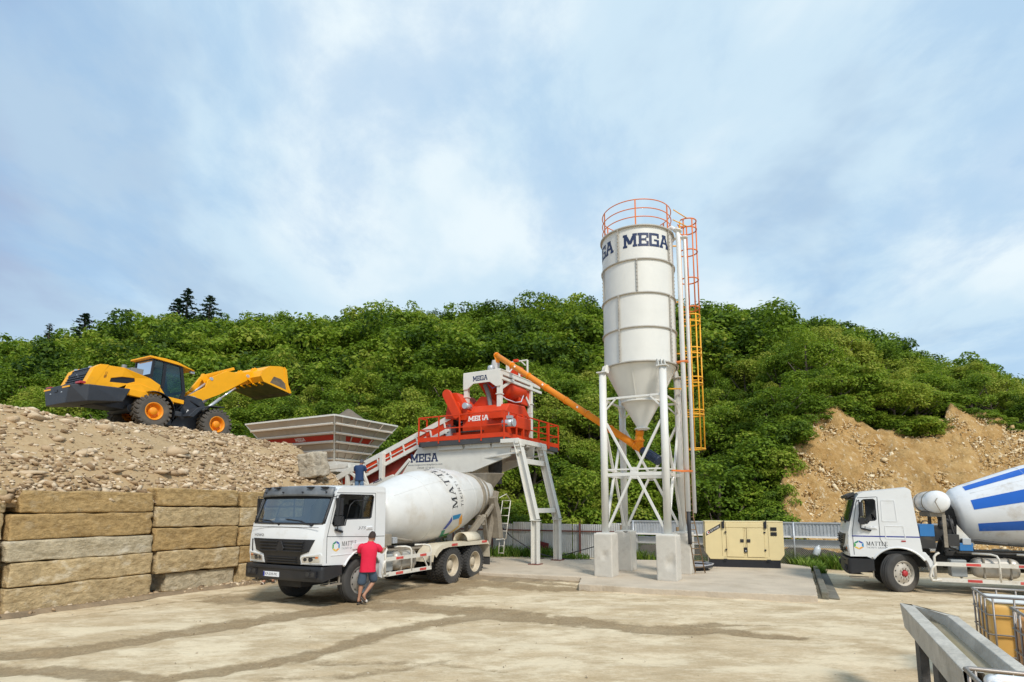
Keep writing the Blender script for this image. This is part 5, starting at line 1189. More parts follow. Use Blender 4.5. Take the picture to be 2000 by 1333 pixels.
# ------------------------------------------------------------------ wheel loader on the mound
def loader():
    th = rad(61); r0 = Vector((-18.65, 29.0, 0)); fwd = Vector((math.cos(th), math.sin(th), 0))
    zr, zf = 7.18, 6.95
    pit = math.atan2(zr - zf, 3.2)
    root = empty('wheel_loader', r0 + Vector((0, 0, zr)), rot=(0, pit, th)); root.scale = (1.09,) * 3
    # local: x forward, y left (away from camera), z up, origin at the near rear wheel centre; machine centre line y = +1.0
    Y = 1.0
    def wheel(x, y, side):
        e = empty('wheel', (x, y, 0), parent=root, rot=(0, 0, 0 if side < 0 else PI))
        R, h = .80, .27; t = MB()
        t.lathe([(.42, -h * .9), (.60, -h), (.70, -h * .98), (.755, -h * .8), (.765, 0), (.755, h * .8), (.70, h * .98), (.60, h), (.42, h * .9)], 44, axis='Y')
        n = 22
        for k in range(n):
            a = 2 * PI * k / n
            for q in (-1, 1):
                Rm = Matrix.Rotation(-(a + (.14 if q > 0 else 0)), 3, 'Y')
                t.box(Rm @ Vector((0, q * h * .52, .785)), (.11, h * 1.0, .065), 0, Rm @ Matrix.Rotation(q * .42, 3, 'Z')); t.box(Rm @ Vector((q * .0 - .06, q * h * .97, .745)), (.11, .05, .11), 0, Rm)
        t.build('tyre', mat('loader_tyre', (.105, .092, .078), .9, var=.2, dirt=(.22, .18, .125), damt=.35, bump=.2, bscale=40), e)
        w = MB(); w.lathe([(.425, -h * .98), (.405, -h * 1.02), (.37, -h * .95), (.34, -h * .55), (.325, -h * .25), (.2, -h * .1), (.19, -h * .1), (.185, -h * .75), (.165, -h * .85), (.0, -h * .86)], 32, axis='Y')
        for k in range(12): a = 2 * PI * k / 12; p = Vector((.26 * math.cos(a), -h * .15, .26 * math.sin(a))); w.cyl(p, p + Vector((0, -.035, 0)), .018, n=6)
        w.build('rim', rimo, e)
    for x in (0, 3.2):
        wheel(x, 0, -1); wheel(x, 2 * Y, 1)
    ys = lambda a, b, t_: (a, t_, b)
    # counterweight / rear bumper
    cw = MB(); pl = [(-1.98, -.12), (-1.98, .72), (-.55, .78), (-.45, .45), (-.55, -.02), (-1.2, -.22)]
    def cwm(a, b, t_): return (a + (.22 if abs(t_ - Y) > 1.2 and a < -1.5 else 0) - (0), t_, b)
    cw.add([(-2.08, Y - .75, -.10), (-2.08, Y + .75, -.10), (-1.72, Y + 1.35, -.02), (-.62, Y + 1.35, .10), (-.62, Y - 1.35, .10), (-1.72, Y - 1.35, -.02),
            (-2.14, Y - .95, .72), (-2.14, Y + .95, .72), (-1.75, Y + 1.38, .72), (-.42, Y + 1.38, .74), (-.42, Y - 1.38, .74), (-1.75, Y - 1.38, .72)],
           [(5, 4, 3, 2, 1, 0), (6, 7, 8, 9, 10, 11), (0, 1, 7, 6), (1, 2, 8, 7), (2, 3, 9, 8), (3, 4, 10, 9), (4, 5, 11, 10), (5, 0, 6, 11)])
    cwo = cw.build('counterweight', ldark, root, bev=.04)
    for y0 in (Y - .95, Y + .45): MB().box((-2.128, y0 + .25, .62), (.02, .52, .07), 0).build('warning_strip', yel, cwo)
    MB().box((-2.125, Y, .50), (.03, .22, .10)).build('tow_pin', lblack, cwo)
    for y0 in (-.42, .42): MB().box((-2.115, Y + y0, .42), (.02, .09, .05)).build('bolt_plate', galv, cwo)
    for y0 in (Y - 1.12, Y + 1.12):
        l = MB(); l.box((-1.90, y0, .79), (.18, .34, .10)); lo = l.build('tail_light', redl, root, bev=.02)
    # engine hood
    hd_ = MB()
    side = [(-1.72, .74), (-1.50, 1.78), (-1.30, 1.93), (-.6, 1.86), (.55, 1.56), (1.02, 1.36), (1.06, .92), (.85, .80), (.1, .78), (-.45, .95), (-.75, .74)]
    win = [(-.98, 1.18), (-.62, 1.42), (-.16, 1.44), (-.12, 1.28), (-.42, 1.04), (-1.0, 1.0)]
    for s_ in (-1, 1): hd_.prism(side, ys, Y + s_ * .98, Y + s_ * .93, 0, [win])
    top = [(-1.50, 1.78), (-1.30, 1.93), (-.6, 1.86), (.55, 1.56), (1.02, 1.36), (1.06, .92)]
    for p, q in zip(top, top[1:]): hd_.add([(p[0], Y - .935, p[1]), (p[0], Y + .935, p[1]), (q[0], Y + .935, q[1]), (q[0], Y - .935, q[1])], [(0, 1, 2, 3)])
    for s_ in (-1, 1):
        hd_.prism([(-1.74, .74), (-1.54, 1.78), (-1.36, 1.95), (-1.1, 1.94), (-1.45, .74)], ys, Y + s_ * .985, Y + s_ * .68)
        hd_.prism([(-.45, .95), (.1, 1.22), (.62, 1.10), (.95, 1.02), (.95, .98), (.5, .80), (-.5, .76)], ys, Y + s_ * 1.02, Y + s_ * .985)
        hd_.bx(-.32, .85, Y + s_ * 1.10, Y + s_ * .90, .52, .84); hd_.bx(.95, 1.15, Y + s_ * 1.02, Y + s_ * .9, .35, .95)
    ho = hd_.build('engine_hood', yel, root, bev=.025)
    [MB().box((-.56, Y + q * .945, 1.22), (.92, .02, .46)).build('side_vent', lblack, ho) for q in (-1, 1)]
    gr = MB(); rotg = math.atan2(.22, 1.04)
    gp = lambda a, b, t_: (-1.70 + .215 * b - t_, Y + a, .76 + 1.04 * b)
    gr.prism([(-.68, 0), (.68, 0), (.68, .98), (-.68, .98)], gp, 0, .03, 0)
    for k in range(11): gr.prism([(-.66 + .12 * k, .03), (-.62 + .12 * k, .03), (-.62 + .12 * k, .93), (-.66 + .12 * k, .93)], gp, .03, .045, 1)
    for k in range(8): gr.prism([(-.66, .05 + .11 * k), (.66, .05 + .11 * k), (.66, .085 + .11 * k), (-.66, .085 + .11 * k)], gp, .03, .052, 1)
    gr.prism([(-.10, .62), (0, .56), (.10, .62), (.10, .70), (0, .76), (-.10, .70)], gp, .052, .065, 2)
    gr.prism([(-.68, .98), (.68, .98), (.62, 1.12), (-.62, 1.12)], lambda a, b, t_: (-1.49 + (b - .98) * 1.3 - t_, Y + a, 1.78 + (b - .98) * 1.05), 0, .05, 1)
    for y0 in (-.58, .50): gr.box((-1.50, Y + y0, 1.84), (.06, .12, .08), 2)
    gr.build('rear_grille', [lblack, ldark, galv], ho)
    P_, w_ = sans('RW50 GS'); wd = MB(); put(wd, P_, lambda a, b, k: (-1.22 + b * .075 + .10 * a * .42 / w_, Y - .987, 1.20 + a * .42 / w_), 0); wd.build('lettering', mat('brown_print', (.30, .13, .02), .5), ho)
    ex = MB(); ex.cyl((-.35, Y - .35, 1.75), (-.35, Y - .35, 2.12), .09, n=12); ex.box((.12, Y, 1.86), (.55, 1.1, .34)); ex.build('air_intake', mat('intake_grey', (.20, .21, .22), .5), root, bev=.03)
    # cab
    cabp = [(.72, .95), (.60, 1.55), (.62, 2.52), (1.95, 2.52), (2.14, 1.35), (2.06, .62), (1.45, .62), (1.1, .92)]
    cb_ = MB(); ypl, ypr = Y + .74, Y - .74
    for yy in (ypl, ypr):
        for p, q, w in (((.62, 2.50), (1.97, 2.50), .09), ((.66, 1.45), (.68, 2.50), .11), ((1.97, 2.50), (2.12, 1.35), .08), ((2.12, 1.35), (2.06, .66), .08), ((1.26, 1.0), (1.22, 2.50), .14), ((.70, 1.5), (1.25, 1.28), .09), ((1.28, 1.02), (1.55, .72), .1), ((1.5, .72), (2.06, .70), .1)):
            cb_.bar((p[0], yy, p[1]), (q[0], yy, q[1]), .08, w, 0)
    for x, z in ((.66, 2.5), (1.97, 2.5), (2.12, 1.35), (.68, 1.5)): cb_.bar((x, ypr, z), (x, ypl, z), .08, .08)
    cb_.bx(.7, 2.05, ypr, ypl, .62, .70); cb_.bx(1.7, 1.9, Y - .3, Y + .3, .7, 1.35)
    co = cb_.build('cab_frame', lblack, root, bev=.01)
    sm = MB(); sm.box((1.25, Y, 1.15), (.5, .5, .14)); sm.box((1.02, Y, 1.5), (.14, .48, .66)); sm.tube([(1.68 + .04 * math.cos(q), Y + .19 * math.sin(q), 1.50 + .19 * math.cos(q)) for q in np.linspace(0, 2 * PI, 16)[:-1]], .018, 0, 6, closed=True); sm.bar((1.72, Y, 1.48), (1.85, Y, 1.2), .06, .06); sm.build('driver_seat', lblack, co)
    for yy in (ypl, ypr):
        gl = MB(); gl.prism([(.68, 1.50), (.68, 2.48), (1.22, 2.48), (1.26, 1.30)], ys, yy, yy + .01); gl.build('side_window', lglass, co)
        gl = MB(); gl.prism([(1.26, 1.05), (1.24, 2.48), (1.95, 2.48), (2.12, 1.35), (2.04, .74), (1.55, .74)], ys, yy, yy + .01); gl.build('door_window', lglass, co)
    gl = MB(); gl.add([(.67, ypr, 1.5), (.67, ypl, 1.5), (.66, ypl, 2.48), (.66, ypr, 2.48)], [(0, 1, 2, 3)]); gl.build('rear_window', lglass, co)
    gl = MB(); gl.add([(2.11, ypr, 1.35), (2.11, ypl, 1.35), (1.97, ypl, 2.48), (1.97, ypr, 2.48)], [(0, 1, 2, 3)]); gl.build('front_window', lglass, co)
    rf = MB(); rf.prism([(.42, 2.52), (.42, 2.60), (1.15, 2.66), (1.75, 2.66), (2.28, 2.46), (2.28, 2.42), (1.9, 2.52)], ys, Y - .86, Y + .86); rf.build('cab_roof', yel, co, bev=.02)
    for yy in (Y - .7, Y + .7): MB().box((2.26, yy, 2.37), (.10, .16, .10)).build('work_light', galv, co)
    for s_ in (-1, 1):
        ap = MB(); ap.prism([(.98, 1.32), (1.30, .96), (1.42, .90), (2.10, .90), (2.10, .70), (1.42, .70), (1.12, .92), (.92, 1.05)], ys, Y + s_ * .98, Y + s_ * .80); ap.bx(1.55, 1.80, Y + s_ * .95, Y + s_ * .8, .30, .72)
        ap.build('cab_apron', yel, root, bev=.015)
    for s_ in (-1, 1):
        fd = MB(); fd.lathe([(.90, -.34), (.93, -.34), (.93, .34), (.90, .34)], 16, axis='Y', a0=rad(-15), a1=rad(115)); fo = fd.build('rear_fender', lblack, root, loc=(0, Y + s_ * 1.0, .02))
        fd = MB(); fd.prism([(2.15, .10), (2.35, .62), (2.72, .90), (3.45, .98), (3.45, .93), (2.76, .84), (2.45, .58), (2.28, .10)], ys, Y + s_ * 1.30, Y + s_ * .72); fd.build('front_fender', ldark, root, bev=.02)
    # frames
    f = MB(); f.bx(-1.2, 1.3, Y - .5, Y + .5, -.02, .80); f.bx(1.2, 1.75, Y - .78, Y + .78, -.55, -.05); f.bx(1.25, 1.8, Y - .98, Y - .72, -.50, .10); f.bx(1.3, 1.7, Y + .72, Y + .98, -.50, .10)
    f.cyl((0, .2, 0), (0, 1.8, 0), .2); f.cyl((3.2, .2, 0), (3.2, 1.8, 0), .2); f.bx(1.7, 2.1, Y - .25, Y + .25, -.3, .5); f.bx(1.75, 2.1, Y - .95, Y - .4, .05, .30)
    f.build('rear_frame', ldark, root, bev=.03)
    ff = MB()
    for s_ in (-1, 1): ff.prism([(1.95, -.40), (2.15, .35), (2.10, 1.10), (2.30, 1.30), (2.62, 1.25), (3.1, .55), (3.7, .30), (3.75, -.25), (2.8, -.42)], ys, Y + s_ * .62, Y + s_ * .52)
    ff.bx(2.1, 3.7, Y - .52, Y + .52, -.35, .25); ff.bx(2.05, 2.4, Y - .52, Y + .52, .2, 1.05)
    ff.prism([(2.30, .56), (2.42, .52), (2.44, .40), (2.36, .28), (2.28, .40)], ys, Y - .635, Y - .622, 1)
    ff.build('front_frame', [ldark, wht_print], root, bev=.02)
    hz = MB(); hz.tube([(2.25, Y - .55, 1.2), (2.4, Y - .6, 1.0), (2.6, Y - .6, .8)], .05); hz.tube([(1.9, Y - .5, .3), (2.1, Y - .62, .5), (2.2, Y - .6, .9)], .04); hz.build('hydraulic_hose', lblack, root)
    # lift arms raised, bucket
    ART = Matrix.Translation((2.4, 0, 1.2)) @ Matrix.Rotation(rad(-15), 4, 'Y') @ Matrix.Translation((-2.4, 0, -1.2))
    rp_ = lambda v: ART @ Vector(v)
    arm = [(2.22, 1.22), (2.5, 1.02), (3.6, 1.42), (4.55, 1.86), (5.3, 2.28), (5.62, 2.50), (5.55, 2.78), (5.15, 2.70), (4.75, 2.64), (4.25, 2.72), (3.45, 2.42), (3.1, 2.22), (2.9, 1.85)]
    for s_ in (-1, 1):
        am = MB(); am.T = ART; am.prism(arm, ys, Y + s_ * .58, Y + s_ * .50); ao = am.build('lift_arm', yel, root, bev=.012)
        for q in ((2.42, 1.22), (5.32, 2.50), (3.30, 2.28)): pn = MB(); pn.T = ART; pn.cyl((q[0], Y + s_ * .60, q[1]), (q[0], Y + s_ * .49, q[1]), .09, n=14); pn.build('pivot_pin', galv, ao)
        cy_ = MB(); c0_ = Vector((2.72, Y + s_ * .62, .62)); c1_ = rp_((4.52, Y + s_ * .66, 1.78)); cm_ = c0_.lerp(c1_, .55); cy_.cyl(c0_, cm_, .085, n=14); cy_.cyl(cm_, c1_, .055, m=1, n=12); cy_.tube([(2.75, Y + s_ * .6, .30), (2.80, Y + s_ * .62, .48), (3.55, Y + s_ * .64, .90)], .018, 1, 6); cy_.build('lift_cylinder', [galv, chrome], root)
    cr = MB(); cr.T = ART; cr.bar((3.35, Y - .5, 2.05), (3.35, Y + .5, 2.05), .3, .3); cr.bar((2.62, Y, 1.62), (3.12, Y, 2.42), .16, .13); cr.prism([(3.05, 2.30), (3.2, 2.62), (3.35, 2.55), (3.55, 1.9), (3.35, 1.85)], ys, Y - .12, Y + .12); cr.bar((3.3, Y, 2.5), (5.0, Y, 2.95), .12, .14); cr.build('bell_crank', yel, root, bev=.01)
    tc_ = MB(); tc_.cyl((2.45, Y, 1.30), (2.70, Y, 1.68), .07, m=0); tc_.cyl((2.4, Y - .1, 1.28), (3.0, Y - .1, 2.30), .05, m=0); tc_.build('tilt_cylinder', galv, root)
    bk = MB(); bk.T = ART @ Matrix.Translation((5.35, 0, 2.45)) @ Matrix.Rotation(rad(30), 4, 'Y') @ Matrix.Scale(1.15, 4) @ Matrix.Scale(1.2, 4, (0, 0, 1)) @ Matrix.Translation((-5.35, 0, -2.45)); yb0, yb1 = Y - 1.42, Y + 1.42
    prf = [(6.95, 2.42), (5.62, 2.30), (5.42, 2.45), (5.40, 2.72), (5.62, 3.05), (6.0, 3.25), (6.15, 3.30)]     # lip, floor, back curl, top edge
    th_ = .05
    for p, q, m_ in zip(prf, prf[1:], (1, 0, 0, 0, 0, 0)):
        d_ = Vector((q[0] - p[0], q[1] - p[1])).normalized(); nn = Vector((d_.y, -d_.x)) * th_
        bk.prism([(p[0], p[1]), (q[0], q[1]), (q[0] + nn.x, q[1] + nn.y), (p[0] + nn.x, p[1] + nn.y)], ys, yb0, yb1, m_)
    side_ = [(6.95, 2.42), (5.62, 2.30), (5.42, 2.45), (5.40, 2.72), (5.62, 3.05), (6.0, 3.25), (6.15, 3.30), (6.30, 3.22), (6.62, 2.72)]
    for yy in (yb0, yb1): bk.prism(side_, ys, yy - .03, yy + .03, 0); bk.prism([(6.22, 3.34), (6.36, 3.30), (6.70, 2.74), (7.0, 2.46), (6.92, 2.40), (6.55, 2.72)], ys, yy - .05, yy + .05, 0)
    bk.prism([(5.9, 2.40), (6.72, 2.48), (6.55, 2.70), (6.30, 2.78), (5.95, 2.72)], ys, yb0 - .034, yb0 - .031, 1)
    bk.bx(6.86, 7.06, yb0, yb1, 2.385, 2.43, 1)
    for k in (-.55, .55): bk.prism([(5.30, 2.36), (5.62, 2.28), (5.62, 2.95), (5.42, 2.95)], ys, Y + k - .10, Y + k - .06, 0); bk.prism([(5.30, 2.36), (5.62, 2.28), (5.62, 2.95), (5.42, 2.95)], ys, Y + k + .10, Y + k + .06, 0)
    for k in range(6): bk.box((5.70, yb0 + .25 + k * .46, 2.262), (.2, .08, .05), 0)
    bk.build('bucket', [yel, bsteel], root)
    # long low rear body: the tail behind the rear axle stretches, the nose reaches further
    def stretch(v):
        x, y, z = v
        if x < -.25: x = -.25 + (x + .25) * 1.30; y = Y + (y - Y) * (1 + .16 * min(1, (-.25 - v[0]) / .5))
        if x < -.5: z += (x + .5) * .13
        if x > 4.0: x = 4.0 + (x - 4.0) * 1.21
        if z > 1.2 and x < 1.1: z -= .20 * min(1, max(0, (.5 - x) / 2.2))
        x -= .78 * min(1, max(0, (2.65 - x) / .7))
        return x, y, z
    for ch_ in [q for q in bpy.data.objects if q.type == 'MESH']:
        top_ = ch_
        while top_.parent: top_ = top_.parent
        if top_ is root and ch_.parent.name.split('.')[0] != 'wheel' and tuple(ch_.location) == (0, 0, 0):
            iscab = ch_.name.split('.')[0] in ('cab_frame', 'side_window', 'door_window', 'rear_window', 'front_window', 'cab_roof', 'work_light')
            for v in ch_.data.vertices:
                q = stretch(tuple(v.co)); v.co = (q[0], q[1], q[2] + (.30 * min(1, max(0, (v.co.z - 1.5) / .9)) * .35 if iscab else 0))
    return tag(root, 'yellow wheel loader with raised bucket standing on top of the rubble mound', 'wheel loader')
loader()
# ------------------------------------------------------------------ concrete plant: shared frame (x along the plant toward the silo, y away, z up)
PO, PYAW = Vector((.874, 21.51, 0)), rad(-29.3)
def PW(x, y, z=0.): return PO + Matrix.Rotation(PYAW, 3, 'Z') @ Vector((x, y, z))
ident = lambda a, b, t_: (a, t_, b)
xz = lambda y0: (lambda a, b, k: (a, y0 - k, b))
def mega(mb, x, z, w, h, y, m=0, lean=0.):
    P_, w_ = word(SLAB, 'MEGA', .05); put(mb, P_, lambda a, b, k: (x + a * w / w_, y - .003 - k, z + b * h + lean * a * w / w_), m)
# --- aggregate hopper
ho = empty('aggregate_hopper', PO, PYAW)
X0, X1, Y0, Y1, ZT = -17.26, -10.69, 0., 4.5, 6.62
NB, BH, FL = 6, .40, .62            # bands, band height, flare per metre
def hcorner(z): k = (ZT - z) * FL; return X0 + k, X1 - k, Y0 + k, Y1 - k
hb = MB()
for k in range(NB):
    za, zb = ZT - k * BH, ZT - (k + 1) * BH; a, b = hcorner(za), hcorner(zb)
    for f in range(4):
        pa = [(a[0], a[2]), (a[1], a[2]), (a[1], a[3]), (a[0], a[3])]; pb = [(b[0], b[2]), (b[1], b[2]), (b[1], b[3]), (b[0], b[3])]
        i, j = f, (f + 1) % 4; hb.add([(*pa[i], za), (*pa[j], za), (*pb[j], zb), (*pb[i], zb)], [(0, 1, 2, 3)])
    # folded rib at each band's lower edge; caught light painted as its white upper bar
    q = .055
    for (p1, p2) in (((b[0], b[2] - q), (b[1], b[2] - q)), ((b[1] + q, b[2]), (b[1] + q, b[3])), ((b[0], b[3] + q), (b[1], b[3] + q)), ((b[0] - q, b[2]), (b[0] - q, b[3]))):
        hb.bar((*p1, zb + .02), (*p2, zb + .02), .17, .06)
        hb.bar((*p1, zb + .075), (*p2, zb + .075), .16, .05, 1)
body = hb.build('hopper_bin', [beige, plantw], ho); sm_ = body.modifiers.new('thick', 'SOLIDIFY'); sm_.thickness = .012
rm = MB(); c = hcorner(ZT)
for p1, p2 in (((c[0], c[2]), (c[1], c[2])), ((c[1], c[2]), (c[1], c[3])), ((c[1], c[3]), (c[0], c[3])), ((c[0], c[3]), (c[0], c[2]))): rm.bar((*p1, ZT + .02), (*p2, ZT + .02), .10, .08)
for i, j in ((0, 2), (1, 2), (1, 3), (0, 3)):
    b = hcorner(ZT - NB * BH); rm.bar((c[i], c[j], ZT), (b[i], b[j], ZT - NB * BH), .06, .06)
rm.build('rim_rail', plantw, ho)
rb = MB()
for y in np.arange(.5, 4.2, .95):                # raking ribs on the end wall
    zb = ZT - NB * BH; kk = NB * BH * FL; yy = Y0 + kk + (y - Y0) * (Y1 - Y0 - 2 * kk) / (Y1 - Y0); rb.bar((X1 + .03, y, ZT - .02), (X1 - kk + .05, yy, zb), .05, .06)
rb.build('stiffener', beige, ho)
rs = MB(); za, zb = ZT - 2 * BH - .03, ZT - 3 * BH + .13; ka, kb = (ZT - za) * FL, (ZT - zb) * FL
rs.add([(X0 + ka, Y0 + ka - .008, za), (X1 - ka - .05, Y0 + ka - .008, za), (X1 - kb - .05, Y0 + kb - .008, zb), (X0 + kb, Y0 + kb - .008, zb)], [(0, 1, 2, 3)])
rs.add([(X1 - ka + .008, Y0 + ka + .75, za), (X1 - ka + .008, Y1 - ka - .7, za), (X1 - kb + .008, Y1 - kb - .7, zb), (X1 - kb + .008, Y0 + kb + .75, zb)], [(0, 1, 2, 3)])
so_ = rs.build('red_stripe', red_print, ho)
lt = MB(); P_, w_ = word(SLAB, 'MEGA', .06)
put(lt, P_, lambda a, b, k: (-14.05 + a * .72 / w_, Y0 + ka + (kb - ka) * (1 - (.16 + b * .66)) - .014 - k, zb + (za - zb) * (.16 + b * .66)), 0); lt.build('lettering', wht_print, so_)
hf = MB(); b = hcorner(ZT - NB * BH); zb = ZT - NB * BH
for x in (b[0] + .1, (b[0] + b[1]) / 2, b[1] - .1):
    for y in (b[2] + .05, b[3] - .05): hf.bar((x, y, zb + .1), (x, y, 0), .2, .2)
for z in (zb - .1, 2.9): hf.bar((b[0], b[2], z), (b[1], b[2], z), .16, .2); hf.bar((b[0], b[3], z), (b[1], b[3], z), .16, .2); hf.bar((b[1], b[2], z), (b[1], b[3], z), .16, .2)
hf.add([(b[0], b[2], zb), (b[1], b[2], zb), (b[1], b[3], zb), (b[0], b[3], zb), (b[0] + .8, 2.1, zb - .8), (b[1] - .5, 2.1, zb - .8), (b[1] - .5, 2.6, zb - .8), (b[0] + .8, 2.6, zb - .8)], [(0, 1, 5, 4), (1, 2, 6, 5), (2, 3, 7, 6), (3, 0, 4, 7)])
hf.box((b[1] + .45, 1.6, 4.25), (1.0, 1.8, .5))
hf.build('support_frame', plantw, ho)
tag(ho, 'beige ribbed aggregate hopper with red stripe, flaring upward behind the rubble mound', 'hopper')
sa = MB(); sa.grid(24, 20, lambda a, b: tuple(PW(-14.4 + 3.6 * a, .5 + 3.6 * b, 6.2 + 1.15 * max(0, 1 - math.hypot((a - .72) * 2.1, (b - .42) * 2.0)) ** 1.1 + .06 * noise.noise(Vector((a * 9, b * 9, 1))))))
tag(sa.build('sand_heap', mat('dark_sand', (.17, .135, .10), .95, var=.2, scale=5, bump=.5, bscale=30)), 'grey brown heap of sand rising above the rim of the hopper', 'sand heap')

# --- belt conveyor
cv = empty('belt_conveyor', PO, PYAW)
YC0, YC1 = .55, 1.75
cl = lambda x: 3.63 + (x + 11.0) * .372       # top rail height along x
rails = MB()
for y in (YC0, YC1): rails.bar((-12.0, y, cl(-12.0)), (-4.0, y, cl(-4.0)), .08, .22); rails.bar((-12.0, y, cl(-12.0) - .62), (-4.4, y, cl(-4.4) - .50), .08, .17)
for x in np.arange(-11.4, -4.6, .75):
    for y in (YC0 - .01, YC1 + .01): rails.bar((x, y, cl(x) - .1), (x + .12, y, cl(x) - .60), .07, .07)
    rails.bar((x, YC0, cl(x) - .55), (x, YC1, cl(x) - .55), .06, .06)
rails.build('side_rail', plantw, cv, bev=.008)
sk = MB()
for y in (YC0 + .02, YC1 - .02): sk.add([(-12.0, y, cl(-12) - .1), (-4.2, y, cl(-4.2) - .1), (-4.2, y, cl(-4.2) - .42), (-12.0, y, cl(-12) - .46)], [(0, 1, 2, 3)])
for y in (YC0 + .05,): sk.bar((-9.9, y - .08, cl(-9.9) - .33), (-5.6, y - .08, cl(-5.6) - .31), .03, .045, 1)
sk.bar((-7.2, YC0 + .2, cl(-7.2) + .16), (-4.5, YC0 + .2, cl(-4.5) + .16), .1, .10, 0)
so_ = sk.build('skirt', [plantr, dustyw], cv); q = so_.modifiers.new('thick', 'SOLIDIFY'); q.thickness = .02
br = MB()
for x in np.arange(-11.2, -4.8, .8):
    br.prism([(x, cl(x) - .40), (x + .18, cl(x) - .40), (x + .12, cl(x) - .25)], lambda a, b, t_: (a, t_, b), YC0 - .03, YC0 - .01)
br.build('idler_bracket', plantr_d, cv)
bl = MB(); bl.grid(40, 4, lambda a, b: (-12 + 7.8 * a, YC0 + .1 + (YC1 - YC0 - .2) * b, cl(-12 + 7.8 * a) - .12 - .1 * math.sin(PI * b))); bl.build('belt', rubber, cv)
by = MB(); by.prism([(-11.6, 2.95), (-10.6, 3.62), (-5.9, 4.98), (-6.9, 3.6), (-8.9, 2.9)], ident, YC0 + .25, YC1 - .3); by.build('belly_cover', plantr_d, cv)
hd_ = MB()
ca, sa_ = math.cos(-1.05), math.sin(-1.05)
cap = [(-.52, .17), (.52, .17)]; caps = [(.52 + .2 * math.cos(q), .2 * math.sin(q)) for q in np.linspace(-PI / 2, PI / 2, 9)] + [(-.52 - .2 * math.cos(q), -.2 * math.sin(q)) for q in np.linspace(-PI / 2, PI / 2, 9)]
hd_.prism([(-4.10 + a * ca - b * sa_, 6.62 + a * sa_ + b * ca) for a, b in caps], ident, YC0 - .32, YC0 - .16)
hd_.prism([(-4.55, 6.05), (-4.35, 7.15), (-3.95, 7.12), (-3.35, 6.25), (-3.5, 5.9)], ident, YC0 - .1, YC1 + .1); hd_.cyl((-3.95, YC0 - .2, 6.5), (-3.95, YC1 + .1, 6.5), .22)
hd_.build('drive_head', plantr, cv, bev=.03)
mo = MB(); mo.cyl((-3.45, YC0 - .25, 6.5), (-3.45, YC0 + .15, 6.5), .13); mo.build('drive_motor', galv, cv)
sp_ = MB(); sp_.bar((-8.0, .42, 3.5), (-8.0, .42, 4.72), .20, .20)
for x in (-11.55, -10.1): sp_.bar((x, .40, 0.), (x, .40, 4.2), .16, .16)
sp_.bar((-11.7, .40, 4.16), (-10.0, .40, 4.22), .16, .2); sp_.bar((-11.5, .38, 3.35), (-9.6, .38, 4.1), .14, .26); sp_.bar((-9.15, .38, 3.95), (-8.75, .38, 3.2), .09, .13); sp_.bar((-9.9, .36, 3.9), (-8.6, .36, 3.12), .10, .13)
sp_.build('conveyor_support', plantw, cv, bev=.01)
tag(cv, 'white and red inclined belt conveyor climbing from the hopper to the mixing platform', 'conveyor')

# --- mixing station: chassis, platform, mixer, tower
ms_ = empty('mixing_station', PO, PYAW)
ch = MB()
for y in (.25, 2.25):
    ch.prism([(-5.80, 4.86), (-6.85, 3.52), (-6.62, 2.95), (-4.4, 3.35), (-4.4, 3.62), (-3.0, 3.72), (-1.25, 4.28), (-1.2, 4.86)], ident, y, y + .10)
    ch.prism([(-10.9, 2.55), (-9.6, 2.9), (-8.75, 3.28), (-7.25, 3.72), (-6.9, 3.40), (-7.3, 3.22), (-8.7, 2.9), (-9.6, 2.45), (-10.9, 2.15)], ident, y, y + .12)
    ch.bar((-7.3, y + .06, 3.45), (-6.3, y + .06, 4.35), .12, .13); ch.bar((-7.2, y + .05, 3.35), (-6.6, y + .05, 3.05), .1, .12)
for x in (-9.6, -7.6, -6.5, -4.6, -1.6): ch.bar((x, .3, 3.3 if x < -6 else 4.6), (x, 2.3, 3.3 if x < -6 else 4.6), .14, .18)
ch.build('chassis', plantw, ms_, bev=.01)
lt = MB(); mega(lt, -6.22, 4.20, 1.48, .37, .25); lt.build('lettering', navy, ms_); lt = MB()
P_, w_ = sans('www.megaconcreteplants.com'); put(lt, P_, lambda a, b, k: (-6.36 + a * 1.85 / w_, .247, 4.055 + b * .085), 1)
P_, w_ = sans('+90549 127 66 61'); put(lt, P_, lambda a, b, k: (-5.86 + a * .92 / w_, .247, 3.91 + b * .085), 1); lt.build('contact_lettering', [navy, grey_print], ms_); lt = MB()
mega(lt, -8.35, 3.32, .50, .13, .25, 0, .30); lt.build('lettering', [navy, grey_print], ms_)
wk = MB(); wk.bx(-10.6, -8.2, -.75, .25, 2.68, 2.76); wk.bar((-10.4, -.6, 0), (-10.4, -.6, 2.7), .12, .12); wk.bar((-8.4, -.6, 0), (-8.4, -.6, 2.7), .12, .12); wk.build('service_deck', grating, ms_)
